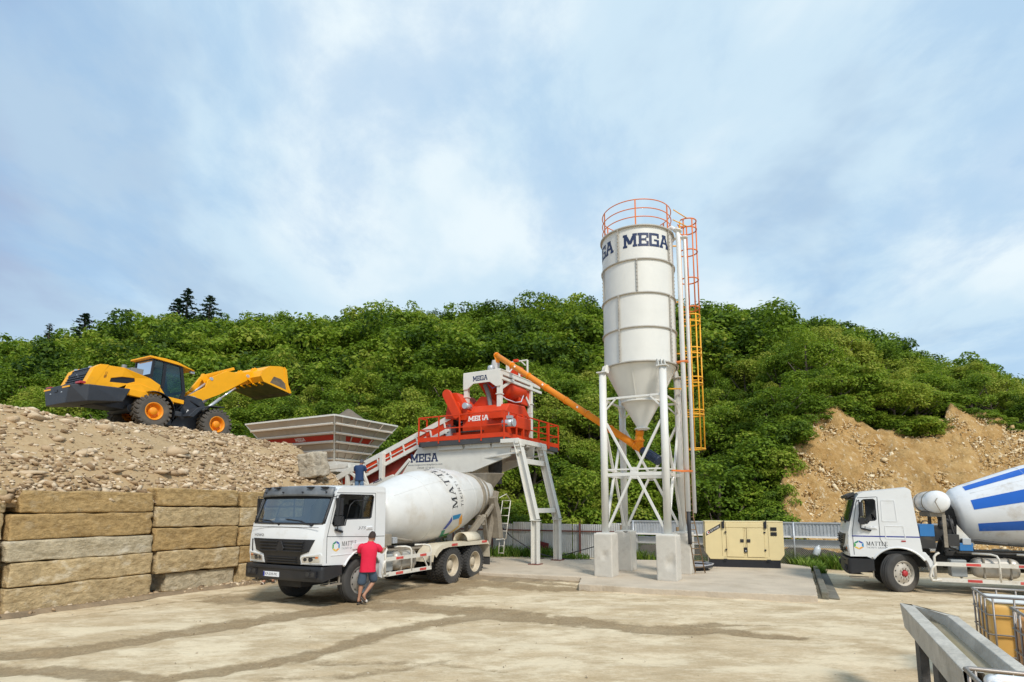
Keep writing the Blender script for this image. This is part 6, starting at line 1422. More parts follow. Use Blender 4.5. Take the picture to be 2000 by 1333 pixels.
# platform
PX0, PX1, PY1 = -5.6, -1.36, 5.1
pf = MB(); pf.bx(PX0, PX1, 0.0, PY1, 4.97, 5.03, 0)
for y in (.06, PY1 - .06): pf.bar((PX0, y, 4.90), (PX1, y, 4.90), .12, .14, 0)
for x in (PX0 + .06, PX1 - .06): pf.bar((x, 0, 4.90), (x, PY1, 4.90), .12, .14, 0)
pf.build('platform', grating, ms_)
pj = MB()
for x0, x1 in ((-4.7, -3.45), (-3.3, -2.1), (-2.0, -.75)): pj.bx(x0, x1, .14, .24, 4.66, 4.88)
for x in (-4.6, -3.0, -1.6): pj.bar((x, 0.1, 4.82), (x, PY1 - .1, 4.82), .1, .14)
pj.build('joist', plantw, ms_, bev=.006)
rl = MB()
def rail_run(p, q, n, z0=5.03, h=1.05, kick=True):
    p, q = Vector(p), Vector(q)
    for zz, w in ((h, .05), (.52, .045)): rl.bar(p + Vector((0, 0, z0 + zz)), q + Vector((0, 0, z0 + zz)), w, w)
    if kick: rl.bar(p + Vector((0, 0, z0 + .10)), q + Vector((0, 0, z0 + .10)), .02, .18)
    for i in range(n + 1): c = p.lerp(q, i / n); rl.bar(c + Vector((0, 0, z0 - .1)), c + Vector((0, 0, z0 + h)), .05, .05)
rail_run((PX0, 0, 0), (PX1, 0, 0), 4); rail_run((PX1, 0, 0), (PX1, PY1, 0), 5); rail_run((PX0, PY1, 0), (PX1, PY1, 0), 4); rail_run((PX0, 0, 0), (PX0, .55, 0), 1); rail_run((PX0, 2.0, 0), (PX0, PY1, 0), 3)
rl.bar((PX1, 1.55, 4.9), (PX1, 1.55, 6.15), .11, .11); rl.bar((PX1, 3.95, 4.9), (PX1, 3.95, 6.1), .09, .09)
rl.build('guard_rail', plantr, ms_)
# legs
for y in (0., 1.95):
    lg = MB(); lg.ibeam((0, y, .18), (0, y, 1.80), .26, .26, .03, up=(1, 0, 0)); lg.ibeam((0, y, 1.80), (-.74, y, 4.80), .26, .28, .03, up=(1, 0, 0))
    lg.box((0, y, 1.79), (.34, .30, .03)); lg.box((-.66, y + .02, 4.72), (.3, .24, .2)); lg.cyl((-.62, y - .2, 4.42), (-.62, y + .2, 4.42), .05); lo = lg.build('leg', plantw, ms_, bev=.006)
    fp = MB(); fp.box((0, y, .185), (.42, .42, .03)); fp.build('foot_plate', frust, lo)
MB().bar((-.56, 0, 4.05), (-.56, 1.95, 4.05), .12, .2).build('cross_beam', plantw, ms_, bev=.008); MB().bar((-.08, 0, 2.15), (-.08, 1.95, 2.15), .12, .18).build('cross_beam', plantw, ms_, bev=.008); cb_ = MB(); cb_.bar((-.72, -.15, 4.82), (-.72, 2.3, 4.82), .16, .18)
for y in (0.0, 1.95): cb_.bar((-.7, y, 4.86), (-1.5, y, 4.86), .12, .16); cb_.bar((-.66, y, 4.4), (-2.6, y + .3, 4.25), .05, .07)
cb_.build('leg_head_beam', plantw, ms_, bev=.008)
# mixer
mx_ = MB()
mx_.prism([(.62, 5.22), (.55, 5.6), (.62, 6.18), (.95, 6.55), (2.3, 6.62), (2.75, 6.2), (2.8, 5.6), (2.6, 5.25), (2.1, 5.05), (1.0, 5.05)], lambda a, b, t_: (t_, a, b), -3.72, -1.65)
mx_.prism([(-3.9, 6.5), (-3.3, 7.05), (-2.9, 7.0), (-2.3, 6.55)], ident, 1.3, 2.4)
mx_.box((-1.95, .50, 6.02), (.62, .32, .34)); mx_.box((-1.5, 1.6, 5.75), (.4, 1.2, .5));
mx_.box((-4.2, .9, 5.25), (.5, .4, .4))
mo_ = mx_.build('mixer', plantr, ms_, bev=.03)
lt = MB(); P_, w_ = word(SLAB, 'MEGA', .05)
def mface(z): return float(np.interp(z, [5.22, 5.6, 6.18, 6.55], [.62, .55, .62, .95]))
put(lt, P_, lambda a, b, k: (-3.45 + a * 1.02 / w_, mface(5.86 + b * .22) - .012 - k, 5.86 + b * .22), 0, .2); lt.build('lettering', wht_print, mo_)
mm_ = MB(); mm_.cyl((-1.60, .35, 5.62), (-1.15, .35, 5.62), .15, n=18); mm_.cyl((-1.15, .35, 5.62), (-1.09, .35, 5.62), .165); mm_.box((-1.3, .35, 5.85), (.22, .18, .12)); mm_.bar((-1.35, .35, 5.8), (-1.35, .35, 6.1), .03, .03); mm_.cyl((-5.0, .75, 5.55), (-4.55, .75, 5.55), .16); mm_.box((-4.45, .75, 5.5), (.25, .4, .6)); mm_.box((-3.2, .5, 5.42), (1.1, .12, .05), 1); mm_.build('mixer_motor', [galv, darkm], ms_)
dc = MB(); dc.add([(-3.4, .8, 5.0), (-1.8, .8, 5.0), (-1.8, 2.2, 5.0), (-3.4, 2.2, 5.0), (-2.85, 1.15, 4.35), (-2.35, 1.15, 4.35), (-2.35, 1.65, 4.35), (-2.85, 1.65, 4.35)], [(0, 1, 5, 4), (1, 2, 6, 5), (2, 3, 7, 6), (3, 0, 4, 7)]); dc.build('discharge_cone', plantr_d, ms_)
ds = MB(); ds.lathe([(.30, 4.4), (.30, 3.9), (.27, 3.55), (.29, 3.25)], 20); ds.build('discharge_sleeve', rubber, ms_, loc=(-2.6, 1.4, 0))
# tower
tw = MB(); TA, TB, TY0, TY1 = -3.78, -2.12, .95, 3.7
for x in (TA, TB):
    for y in (TY0, TY1): tw.bar((x, y, 5.03), (x, y, 7.95), .19, .19)
    for y in (TY0, TY1): tw.box((x, y, 6.98), (.26, .26, .05))
tw.prism([(TA - .1, 8.02), (TB + .1, 8.02), (TB + .1, 7.30), (TB - .12, 7.30), (TB - .42, 7.52), (TA + .42, 7.52), (TA + .12, 7.30), (TA - .1, 7.30)], ident, TY0 - .14, TY0 - .10)
for x in (TA, TB): tw.bar((x, TY0, 7.92), (x, TY1 + .9, 7.92), .16, .18)
tw.bar((TB, TY0 + .1, 7.25), (TB, TY0 + 1.2, 7.85), .1, .12); tw.bar((TB + .08, TY0, 7.66), (TB + .08, TY1 + .95, 7.66), .10, .12); tw.bar((TA, TY1, 7.92), (TB, TY1, 7.92), .14, .16); tw.bar((TB, TY1 - .1, 6.9), (TB, TY1 - .9, 7.6), .1, .12)
tw.bx(TA - .1, TB + .1, TY0 - .12, TY1 + .7, 8.0, 8.04)
for x, y, h in ((-2.5, 2.2, 8.7), (-2.25, 2.9, 8.5), (-2.2, 3.6, 9.05), (-3.2, 3.6, 9.05), (-2.5, 3.1, 8.6)): tw.bar((x, y, 8.0), (x, y, h), .07, .07)
tw.bar((-3.2, 3.6, 9.05), (-2.2, 3.6, 9.05), .06, .06); tw.bar((-2.5, 2.2, 8.05), (-2.5, 2.7, 8.5), .05, .05); tw.bar((-2.3, 3.6, 8.8), (-2.55, 3.6, 9.05), .05, .05)
tw.bar((TA, TY1 - .6, 6.45), (TB + .4, TY1 - .6, 6.45), .07, .07)
two = tw.build('tower_frame', plantw, ms_, bev=.01)
lt = MB(); mega(lt, -3.38, 7.62, .74, .22, TY0 - .14); lt.build('lettering', navy, two)
wh = MB()
wh.add([(-3.65, 1.5, 7.85), (-2.85, 1.5, 7.85), (-2.85, 2.6, 7.85), (-3.65, 2.6, 7.85), (-3.2, 1.8, 6.95), (-2.9, 1.8, 6.95), (-2.9, 2.2, 6.95), (-3.2, 2.2, 6.95)], [(0, 1, 5, 4), (1, 2, 6, 5), (2, 3, 7, 6), (3, 0, 4, 7)])

o_ = wh.build('weigh_hopper', plantr, ms_)
wt = MB(); wt.lathe([(.0, -.8), (.30, -.78), (.40, -.6), (.40, .6), (.30, .78), (0, .8)], 24, axis='Y'); wt.build('water_hopper', plantr, ms_, loc=(-2.42, 2.6, 7.40))
wt = MB(); wt.prism([(2.7, 6.85), (2.5, 7.6), (3.75, 7.6), (3.5, 6.85)], lambda a, b, t_: (t_, a, b), -2.75, -2.12); wt.build('additive_hopper', plantr, ms_, bev=.04)
fl = MB(); fl.box((-2.55, 3.2, 8.45), (.45, .5, .42)); fl.box((-2.45, 2.95, 8.9), (.25, .15, .12)); fl.build('dust_filter', plantr, ms_, bev=.03)
hs = MB(); pts = [(-3.05 + .28 * q + .05 * math.sin(q * 3), 1.25, 7.55 - 1.0 * q) for q in np.linspace(0, 1, 25)]
hs.tube(pts, [.105 if i % 2 else .088 for i in range(25)], 0, 12); hs.build('flexible_hose', mat('hose_grey', (.20, .20, .20), .6, var=.1), ms_)
hs = MB(); hs.tube([(-2.3, 1.3, 7.6), (-2.25, 1.2, 7.0), (-2.0, 1.3, 6.8), (-1.9, 1.9, 6.75), (-2.0, 2.6, 6.9), (-2.1, 3.1, 7.4)], .025); hs.tube([(-2.9, 1.2, 7.6), (-2.6, 1.15, 7.3), (-2.3, 1.2, 7.45)], .02, 1); hs.build('air_hose', [mat('hose_white', (.6, .62, .68), .5), mat('hose_blue', (.12, .16, .38), .5)], ms_)
fn = MB(); fn.tube([(-3.05, 1.7, 8.0), (-3.05, 1.7, 8.22), (-2.98, 1.62, 8.33), (-2.85, 1.55, 8.32)], [.1, .13, .15, .13], 0, 12); fn.build('vent_cowl', galv, ms_)
bg_ = MB(); bg_.lathe([(.16, 8.75), (.19, 8.6), (.17, 8.42), (.22, 8.25), (.20, 8.08)], 16); bg_.build('canvas_sleeve', mat('canvas_grey', (.50, .49, .47), .8, var=.15, bump=.4), ms_, loc=(-2.96, 2.0, 0))
tag(ms_, 'white and red concrete mixing station with railed platform on two slanted legs', 'mixing plant')

# --- screw conveyor from the silo to the tower
sc0, sc1 = PW(-2.96, 2.0, 9.02), Vector((4.25, 18.55, 4.16))
SCR = empty('screw_conveyor', sc1); ax = (sc0 - sc1); SL = ax.length; ax.normalize()
tb = MB(); tb.cyl((0, 0, 0), ax * SL, .12, n=20)
for k in np.linspace(.03, .99, 8): tb.cyl(ax * (SL * k - .03), ax * (SL * k + .03), .142, n=20)
tb.build('screw_tube', orange, SCR)
oo = MB(); oo.cyl(ax * (SL - .12), ax * (SL - .12) + Vector((0, 0, -.34)), .11, n=14); oo.build('outlet_spout', orange, SCR)
il = MB(); il.cyl(ax * .1, ax * .1 + Vector((0, 0, .42)), .13, n=14); il.cyl(ax * .1 + Vector((0, 0, .22)), ax * .1 + Vector((0, 0, .28)), .17, n=14); il.tube([ax * .1 + Vector((0, 0, .40)), ax * .1 + Vector((.03, 0, .52)), ax * .1 + Vector((0, 0, .62))], .13, 0, 14); il.build('inlet_spout', orange, SCR)
mt = MB(); mt.cyl(ax * -.05, ax * -.28, .12, n=16); mt.cyl(ax * -.28, ax * -.72, .145, n=16); mt.cyl(ax * -.72, ax * -.80, .155, n=16)
for k in range(10): q = 2 * PI * k / 10; s1 = ax.cross(Vector((0, 1, 0))).normalized(); s2 = ax.cross(s1); p = (s1 * math.cos(q) + s2 * math.sin(q)) * .15; mt.bar(ax * -.30 + p, ax * -.70 + p, .02, .02)
mt.build('screw_motor', mat('motor_navy', (.02, .035, .07), .5), SCR)
wt = MB()
for k in (.36, .60, .82): p = ax * (SL * k) + Vector((-.0, -.126, -.02)); wt.box(p, (.22, .01, .07), 0, Matrix.Rotation(math.atan2(ax.z, -ax.x) , 3, 'Y'))
wt.build('warning_label', wht_print, SCR)
tag(SCR, 'long orange screw conveyor tube sloping from the silo cone to the mixing tower', 'screw conveyor')

# ------------------------------------------------------------------ cement silo
SX, SY, SYAW = 4.28, 18.53, rad(-29); HS_ = .975; SR = 1.18
si = empty('cement_silo', (SX, SY, 0), SYAW)
ZB, ZTP = 6.83, 11.30; NR = 4; ST = (ZTP - ZB) / NR
sh = MB(); sh.lathe([(SR, ZB), (SR, ZTP)], 72); sh.lathe([(SR - .02, ZTP), (.25, ZTP + .14), (0, ZTP + .14)], 72)
sh.build('silo_shell', silow, si)
rg = MB()
for k in range(NR + 1):
    z = ZB + k * ST; w = .045 if 0 < k < NR else .06
    rg.lathe([(SR, z - .025), (SR + w, z - .025), (SR + w, z + .025), (SR, z + .025)], 72)
rg.build('ring_flange', silog, si)
vw = lambda a: (SR * math.cos(a), SR * math.sin(a))
CAMA = math.atan2(-SY, -SX) - SYAW                       # direction of the camera seen from the silo, in silo axes
sm = MB()
for k, offs in enumerate(((-.52, .98), (-.02, 1.2, -1.2), (-.54, .95), (-.54, .95))):       # vertical flanges, top band first
    z1_ = ZTP - k * ST; z0_ = z1_ - ST
    for o in offs:
        a = CAMA + o; x, y = vw(a); q = 1.03; sm.bar((x * q, y * q, z0_), (x * q, y * q, z1_), .05, .035, 0, up=(math.cos(a), math.sin(a), 0))
        for j in range(9): z = z0_ + (j + .5) * ST / 9; sm.box((x * 1.05, y * 1.05, z), (.03, .03, .03))
sm.build('seam_flange', silog, si)
cn = MB(); cn.lathe([(SR - .03, ZB - .02), (.62, 5.70), (.18, 4.92), (.15, 4.78)], 56); cn.lathe([(.625, 5.68), (.665, 5.68), (.665, 5.73), (.60, 5.73)], 56); cn.lathe([(.15, 4.86), (.24, 4.86), (.24, 4.82), (.15, 4.82)], 24)
for o in (-.25, 1.3, 2.9, -1.9): a = CAMA + o; cn.bar((1.14 * math.cos(a), 1.14 * math.sin(a), ZB - .05), (.65 * math.cos(a), .65 * math.sin(a), 5.74), .03, .03)
cn.build('silo_cone', silow, si)
for sx in (-1, 1):
    for sy in (-1, 1):
        lg = MB(); x, y = sx * HS_, sy * HS_; r = .115
        lg.cyl((x, y, 1.47), (x, y, 6.62), r, n=20); lg.box((x, y, 1.48), (.46, .46, .03)); lg.box((x, y, 6.63), (.32, .32, .03))
        n_ = Vector((x, y)).normalized()
        for k in (-.12, 0, .12): px_, py_ = -n_.y * k, n_.x * k; lg.bar((x + px_ - n_.x * .08, y + py_ - n_.y * .08, 6.62), (n_.x * (SR + .05) + px_, n_.y * (SR + .05) + py_, 6.86), .02, .16, up=(n_.x, n_.y, 0))
        lg.build('leg', silow, si)
bc = MB(); H0, H1, H2 = 3.30, 5.75, 1.62
cor = [(-HS_, -HS_), (HS_, -HS_), (HS_, HS_), (-HS_, HS_)]
for k in range(4):
    a, b = Vector(cor[k]), Vector(cor[(k + 1) % 4]); m_ = (a + b) / 2
    bc.bar((*a, H0), (*b, H0), .07, .10); bc.bar((*a, H0 + .16), (*b, H0 + .16), .05, .05); bc.bar((*a, H1), (*b, H1), .05, .07)
    n_ = m_.normalized() * .02; bc.box((m_.x + n_.x, m_.y + n_.y, H0 + .05), (.26 if k % 2 == 0 else .02, .02 if k % 2 == 0 else .26, .34))
    for p in (a, b):
        q = p.lerp(m_, .1); bc.bar((q.x, q.y, 4.95), (m_.x + (p.x - m_.x) * .08, m_.y + (p.y - m_.y) * .08, H0 + .12), .075, .075); bc.bar((q.x, q.y, 1.65), (m_.x + (p.x - m_.x) * .1, m_.y + (p.y - m_.y) * .1, H0 - .06), .075, .075)
        bc.bar((p.x, p.y, H1 - .45), (p.lerp(m_, .45).x, p.lerp(m_, .45).y, H1), .05, .05)
bc.build('bracing', silow, si, bev=.006)
rr = MB(); RR = SR - .03
for z in (ZTP + .33, ZTP + .62, ZTP + .92): rr.tube([(RR * math.cos(2 * PI * i / 64), RR * math.sin(2 * PI * i / 64), z) for i in range(64)], .016, 0, 6, closed=True)
for o in (-1.15, -.02, 1.05, 2.2, 3.3, 4.2): a = CAMA + o; rr.bar((RR * math.cos(a), RR * math.sin(a), ZTP), (RR * math.cos(a), RR * math.sin(a), ZTP + .92), .045, .03, up=(math.cos(a), math.sin(a), 0))
rr.build('roof_railing', cageo, si)
lt = MB(); P_, w_ = word(SLAB, 'MEGA', .045); LW = 1.62
smap = lambda a0, z0: (lambda a, b, k: ((SR + .006 + k) * math.cos(CAMA + a0 + a / SR), (SR + .006 + k) * math.sin(CAMA + a0 + a / SR), z0 + b))
put(lt, [[(a * LW / w_, b * .45) for a, b in p] for p in P_], smap(-.38, ZTP - .70), 0, .09); lt.build('lettering', navy, si); lt = MB(); put(lt, [[(a * LW / w_, b * .45) for a, b in p] for p in P_], smap(-2.06, ZTP - .70), 0, .09)
lt.build('lettering', navy, si)
# caged ladder and filling pipes stand on the right, built in world axes about the silo
Ri = Matrix.Rotation(-SYAW, 3, 'Z')
sl = lambda x, y, z: Ri @ Vector((x - SX, y - SY, 0)) + Vector((0, 0, z))
LX, LY = 5.62, 18.62
def cage(z0, z1, mats, nm, hoops):
    cg = MB(); cx_, cy_, r = LX + .42, LY - .02, .31
    ang = [-130, -75, 0, 75, 130]
    for a in ang: cg.tube([sl(cx_ + r * math.cos(rad(a)), cy_ + r * math.sin(rad(a)), z0), sl(cx_ + r * math.cos(rad(a)), cy_ + r * math.sin(rad(a)), z1)], .024, 0, 6)
    for z in hoops: cg.tube([sl(cx_ + r * math.cos(rad(a)), cy_ + r * math.sin(rad(a)), z) for a in range(-150, 151, 20)], .022, 0, 6)
    return cg.build(nm, mats, si)
cage(8.75, 12.05, cageo, 'ladder_cage', (12.05, 11.75, 10.95, 9.95, 8.95)); cage(4.15, 8.72, cagey, 'ladder_cage', (8.68, 8.45, 7.55, 7.35, 6.55, 6.35, 5.45, 5.30, 4.18))
ld = MB()
for dy in (-.2, .2): ld.tube([sl(LX + .12, LY + dy, 2.5), sl(LX + .12, LY + dy, 12.0)], .02, 0, 6)
for z in np.arange(2.6, 12.0, .28): ld.tube([sl(LX + .12, LY - .2, z), sl(LX + .12, LY + .2, z)], .012, 0, 5)
ld.tube([sl(LX - .2, LY - .6, ZTP + .9), sl(LX + .35, LY - .3, 12.05)], .018, 0, 6); ld.tube([sl(LX - .2, LY - .5, ZTP + .6), sl(LX + .35, LY - .3, 11.75)], .018, 0, 6)
for z in (11.2, 9.2, 7.4, 6.2): ld.bar(sl(LX + .1, LY, z), sl(LX - .4, LY - .02, z), .04, .04)
ld.build('ladder', cagey, si)
pp = MB()
pp.tube([sl(5.05, 18.0, ZTP + .06), sl(5.28, 17.82, ZTP + .16), sl(5.44, 17.74, ZTP + .0), sl(5.46, 17.74, ZTP - .4), sl(5.46, 17.74, 2.15)], .075, 0, 12)
pp.tube([sl(5.30, 18.3, ZTP - .1), sl(5.62, 18.05, ZTP - .02), sl(5.74, 17.98, ZTP - .2), sl(5.74, 17.98, ZTP - .6), sl(5.74, 17.98, 2.10)], .055, 0, 12); pp.cyl(sl(5.44, 17.74, ZTP + .0), sl(5.45, 17.74, ZTP + .04), .14); pp.cyl(sl(5.74, 17.98, ZTP - .12), sl(5.74, 17.98, ZTP - .08), .11)
pp.build('filling_pipe', pipew, si)
cl_ = MB()
MB().box(sl(5.46, 17.76, 6.9), (.34, .20, .05)).build('pipe_clamp', cageo, si); cl_.box(sl(5.46, 17.76, 3.4), (.34, .20, .05))
cl_.bar(sl(4.9, 17.4, 3.4), sl(5.5, 17.74, 3.4), .05, .05); cl_.build('pipe_clamp', cageo, si)
hs = MB(); hs.tube([sl(5.46, 17.74, 2.2), sl(5.46, 17.73, 1.7), sl(5.47, 17.72, 1.35), sl(5.47, 17.72, 1.15)], .06, 0, 10); hs.build('filling_hose', cable, si)
tag(si, 'tall white cement silo on four legs with orange ladder cage and dark lettering', 'silo')
lab = {(-1, -1): 'front left concrete pier under the silo, nearest the mixing plant', (1, -1): 'front right concrete pier under the silo, nearest the camera', (-1, 1): 'rear left concrete pier, seen between the two front silo piers', (1, 1): 'rear right concrete pier, beside the coiled hoses'}
for (sx, sy), lb in lab.items():
    me = block_mesh(.60, .60, 1.34, 200 + sx * 3 + sy, rnd=.035, amp=.006); me.materials.append(concrete)
    o = bpy.data.objects.new('concrete_pier', me); COL.objects.link(o); p = Matrix.Rotation(SYAW, 3, 'Z') @ Vector((sx * HS_, sy * HS_, 0)); o.location = (SX + p.x, SY + p.y, .80); o.rotation_euler = (0, 0, SYAW); tag(o, lb, 'pier', 'concrete piers under the silo')
# ladder leaning at the silo, hose coil
ll = MB(); a, b = G(1368, 1120, .15), U(1347, 1010, 18.2)
w = Vector((.16, .05, 0)); b2 = U(1343, 900, 18.35)
for k in (-1, 1): ll.tube([a + w * k * 1.1, b + w * k * .8, b2 + w * k * .8], .02, 0, 6)
for k in range(18): t_ = k / 18; p = (a.lerp(b, t_ * 2) if t_ < .5 else b.lerp(b2, t_ * 2 - 1)); ll.tube([p - w * .9, p + w * .9], .013, 0, 5)
tag(ll.build('leaning_ladder', wood), 'thin weathered ladder leaning against the pipes beside the generator', 'ladder')
cc = MB(); c0 = G(1352, 1113, .15); rr_ = random.Random(4)
for k in range(9):
    r = rr_.uniform(.42, .72); ph = rr_.uniform(0, 6); cc.tube([c0 + Vector((rr_.uniform(-.02, .02) + r * math.cos(q), r * .8 * math.sin(q), .04 + .05 * (k % 4) + .02 * math.sin(q * 2 + ph))) for q in np.linspace(0, 2 * PI, 30)[:-1]], .026, k % 2, 6, closed=True)
cc.tube([c0 + Vector((.5, .1, .1)), c0 + Vector((.8, .3, .06)), c0 + Vector((.9, .55, .10)), c0 + Vector((.6, .7, .22))], .026, 0, 6)
tag(cc.build('hose_coil', [cable, mat('hose_pale', (.30, .30, .32), .5, var=.2)]), 'coils of black and grey hose lying on the pad behind the front right silo pier', 'hose coil')
# ------------------------------------------------------------------ generator
gp0, gp1 = G(1384, 1107, .15), G(1535, 1111, .15)
gd = (gp1 - gp0).to_2d(); GL = 2.62; ge = empty('generator', (gp0.x - .07, gp0.y + .02, .15), math.atan2(gd.y, gd.x))
GH = 1.60; Z0 = .27
bd = MB(); fr_ = [(0, Z0 + .22), (0, GH), (GL, GH), (GL, Z0 + .20), (GL - .15, Z0), (.15, Z0)]
bd.prism(fr_, ident, 0, 1.12); bd.bx(-.012, .64, -.012, 1.13, GH - .005, GH + .03); bd.bx(.67, 1.98, -.012, 1.13, GH - .012, GH + .022); bd.bx(2.01, GL + .012, -.012, 1.13, GH - .005, GH + .03); bd.box((-.03, .4, .95), (.06, .25, .5))
bd.bx(.70, 1.98, -.028, .0, GH - .20, GH - .02)
bo = bd.build('canopy', gcream, ge, bev=.018)
for x0, x1 in ((.72, 1.29), (1.41, 1.98)):
    d = MB(); d.bx(x0, x1, -.022, -.002, Z0 + .10, GH - .21); do = d.build('door', gcream, ge, bev=.006)
    lh = MB(); hx = x1 - .05 if x0 < 1 else x0 + .05; lh.box((hx, -.03, .94), (.115, .025, .11)); lh.box((hx, -.045, .94), (.06, .02, .04), 1); lh.build('latch', [lblack, darkm], do)
    hg = MB()
    for z in (.62, 1.24): hg.box((x0 - .02 if x0 < 1 else x1 + .02, -.035, z), (.06, .03, .055))
    hg.build('hinge', lblack, do)
gp_ = MB()
for x in (.57, .715, 1.295, 1.35, 1.40, 1.985, 2.12): gp_.box((x, -.003, .95), (.006, .008, 1.12))
gp_.box((1.35, -.003, Z0 + .085), (1.45, .008, .006)); gp_.build('panel_gap', mat('panel_shadow_gap', (.30, .22, .10), .7), bo)
vt = MB()
for z in (1.36, 1.19): vt.box((2.30, -.008, z), (.20, .02, .125)); [vt.box((2.30, -.022, z - .045 + .03 * k), (.19, .012, .008), 1) for k in range(4)]
vt.build('vent', [lblack, darkm], ge)
sk = MB(); sk.bx(.16, GL - .14, .02, 1.10, 0, Z0 + .005); sk.build('skid_base', lblack, ge)
lf = MB()
for x in (.62, 2.03): lf.box((x, -.04, GH - .10), (.085, .05, .24)); lf.box((x + .03, -.02, GH + .02), (.025, .06, .12))
for x in (.66, 2.10): lf.box((x, -.03, Z0 - .005), (.12, .03, .06))
lf.build('lifting_eye', lblack, ge)
pn = MB(); pn.box((1.35, -.03, .62), (.11, .03, .17)); pn.cyl((1.35, -.045, .59), (1.35, -.05, .59), .022, m=1); pn.build('cable_port', [lblack, galv], ge)
de = MB(); A_ = math.atan2(.36, .47); c_, s_ = math.cos(A_), math.sin(A_)
de.add([(.035, -.004, 1.10), (.035, -.004, 1.245), (.525, -.004, 1.535), (.525, -.004, 1.395)], [(0, 1, 2, 3)], 0)
dm_ = lambda u, v: (.055 + u * .86, -.007, 1.145 + u * .51 + v)
P_, w_ = sans('TIDE POWER'); put(de, P_, lambda a, b, k: dm_(.13 + a * .37 / w_, b * .075), 1)
de.add([(.105 + .052 * math.cos(q), -.007, 1.215 + .052 * math.sin(q)) for q in np.linspace(0, 2 * PI, 17)[:-1]], [tuple(range(16))], 1); de.add([(.118 + .03 * math.cos(q), -.009, 1.222 + .03 * math.sin(q)) for q in np.linspace(0, 2 * PI, 17)[:-1]], [tuple(range(16))], 2)
de.build('decal', [lblack, wht_print, red_print], ge)
tag(ge, 'cream enclosed diesel generator with double doors and a slanted black decal', 'generator')

# ------------------------------------------------------------------ fences along the back of the yard
FA, FD = Vector((-1.0, 28.45)), Vector((.897, -.441)).normalized()
def FP(t_, off=0., z=0.): p = FA + FD * t_ + Vector((-FD.y, FD.x)) * off; return Vector((p.x, p.y, z))
FY = math.atan2(FD.y, FD.x)
sf = empty('sheet_fence', FP(0)); inv = lambda v: Vector(v) - FP(0)
for k in range(10):
    t0 = -8 + k * 1.53; t1 = t0 + 1.5
    if t0 > 6.6: break
    sh = MB(); n = 60; top = 1.50 + .05 * math.sin(k * 2.3)
    sh.grid(n, 1, lambda a, b: tuple(inv(FP(t0 + (t1 - t0) * a, .035 * (1 if (a * n // 2) % 2 else 0) + .01 * math.sin(a * 9 + k), .02 + top * b))), sm=False)
    o = sh.build('sheet_panel', sheetm, sf)
rl = MB(); rl.bar(inv(FP(-8, -.04, 1.18)), inv(FP(6.9, -.04, 1.18)), .05, .06)
rl.build('rusty_rail', frust, sf)
for t_ in (-2.2, .05, 2.3, 4.6):
    po = MB(); po.bar(inv(FP(t_, -.06, 0)), inv(FP(t_, -.06, 1.55)), .07, .07); po.build('fence_post', frust, sf)
tag(sf, 'grey corrugated sheet metal fence with rusty rail behind the plant legs', 'fence')
rp = MB(); rp.add([tuple(FP(2.30, -.14, .08)), tuple(FP(3.1, -.20, .06)), tuple(FP(3.1, -.14, .60)), tuple(FP(2.28, -.10, .76))], [(0, 1, 2, 3)]); o = rp.build('red_sheet', fred); q = o.modifiers.new('thick', 'SOLIDIFY'); q.thickness = .02
tag(o, 'dark red metal sheet propped against the grey sheet fence', 'metal sheet')
wp = MB(); wp.bar(FP(6.55, -.25, 0), FP(6.62, -.25, 1.5), .11, .11); tag(wp.build('wooden_post', wood), 'weathered wooden post at the end of the sheet fence, left of the front right pier', 'post', 'wooden posts of the back fence')
wp = MB(); wp.bar(FP(9.0, -.25, 0), FP(9.02, -.25, 1.45), .11, .11); tag(wp.build('wooden_post', wood), 'brown wooden post behind the leaning ladder', 'post', 'wooden posts of the back fence')
wp = MB(); wp.bar(FP(11.95, -.25, 0), FP(11.95, -.25, 1.2), .11, .11); tag(wp.build('wooden_post', wood), 'wooden post just right of the generator', 'post', 'wooden posts of the back fence')
# bridge-like galvanised beams above a mesh fence
def beam(t0, t1, z0, z1, off, label):
    r = empty('steel_beam', FP(t0, off, z0), FY); L = t1 - t0; h = z1 - z0; b = MB()
    b.bx(0, L, 0, .02, .05, h - .05); b.bx(0, L, -.06, .10, h - .05, h); b.bx(0, L, -.06, .10, 0, .06)
    if h > .5:
        for k in range(int(L / .12)): b.bx(k * .12, k * .12 + .05, -.025, .0, .08, h - .07)
    b.build('beam_web', galv, r); e = MB(); e.bx(0, L, -.10, -.06, 0, .07); e.build('bottom_flange', wht_print, r)
    return tag(r, label, 'beam', 'galvanised beams along the back fence')
beam(7.0, 19.0, 1.10, 1.70, 0.0, 'upper long galvanised beam with ribbed web behind the generator'); beam(7.0, 19.0, .72, 1.02, .10, 'lower plain galvanised beam under the ribbed beam behind the generator')
mf = MB()
H = .98
for k in range(-12, 170):
    for s_ in (1, -1):
        t0 = 7.0 + k * .072; t1 = t0 + s_ * H; a, b = max(7.0, min(t0, t1)), min(19., max(t0, t1))
        if b - a < .05: continue
        z = lambda t_: (t_ - t0) * s_
        mf.bar(FP(a, -.12 + .006 * s_, z(a) if s_ > 0 else z(a)), FP(b, -.12 + .006 * s_, z(b)), .007, .007)
me_ = empty('mesh_fence', FP(7)); o = mf.build('wire_mesh', mat('wire_grey', (.34, .33, .30), .5, metal=.4)); o.parent = me_; o.location = -FP(7)
for t_ in (7.1, 10.2, 13.4, 16.5):
    po = MB(); po.cyl((0, 0, 0), (0, 0, 1.7), .03); p_ = po.build('fence_post', galv, me_, loc=FP(t_, -.16) - FP(7))
tag(me_, 'wire mesh fence below the galvanised beams, right of the silo', 'fence')
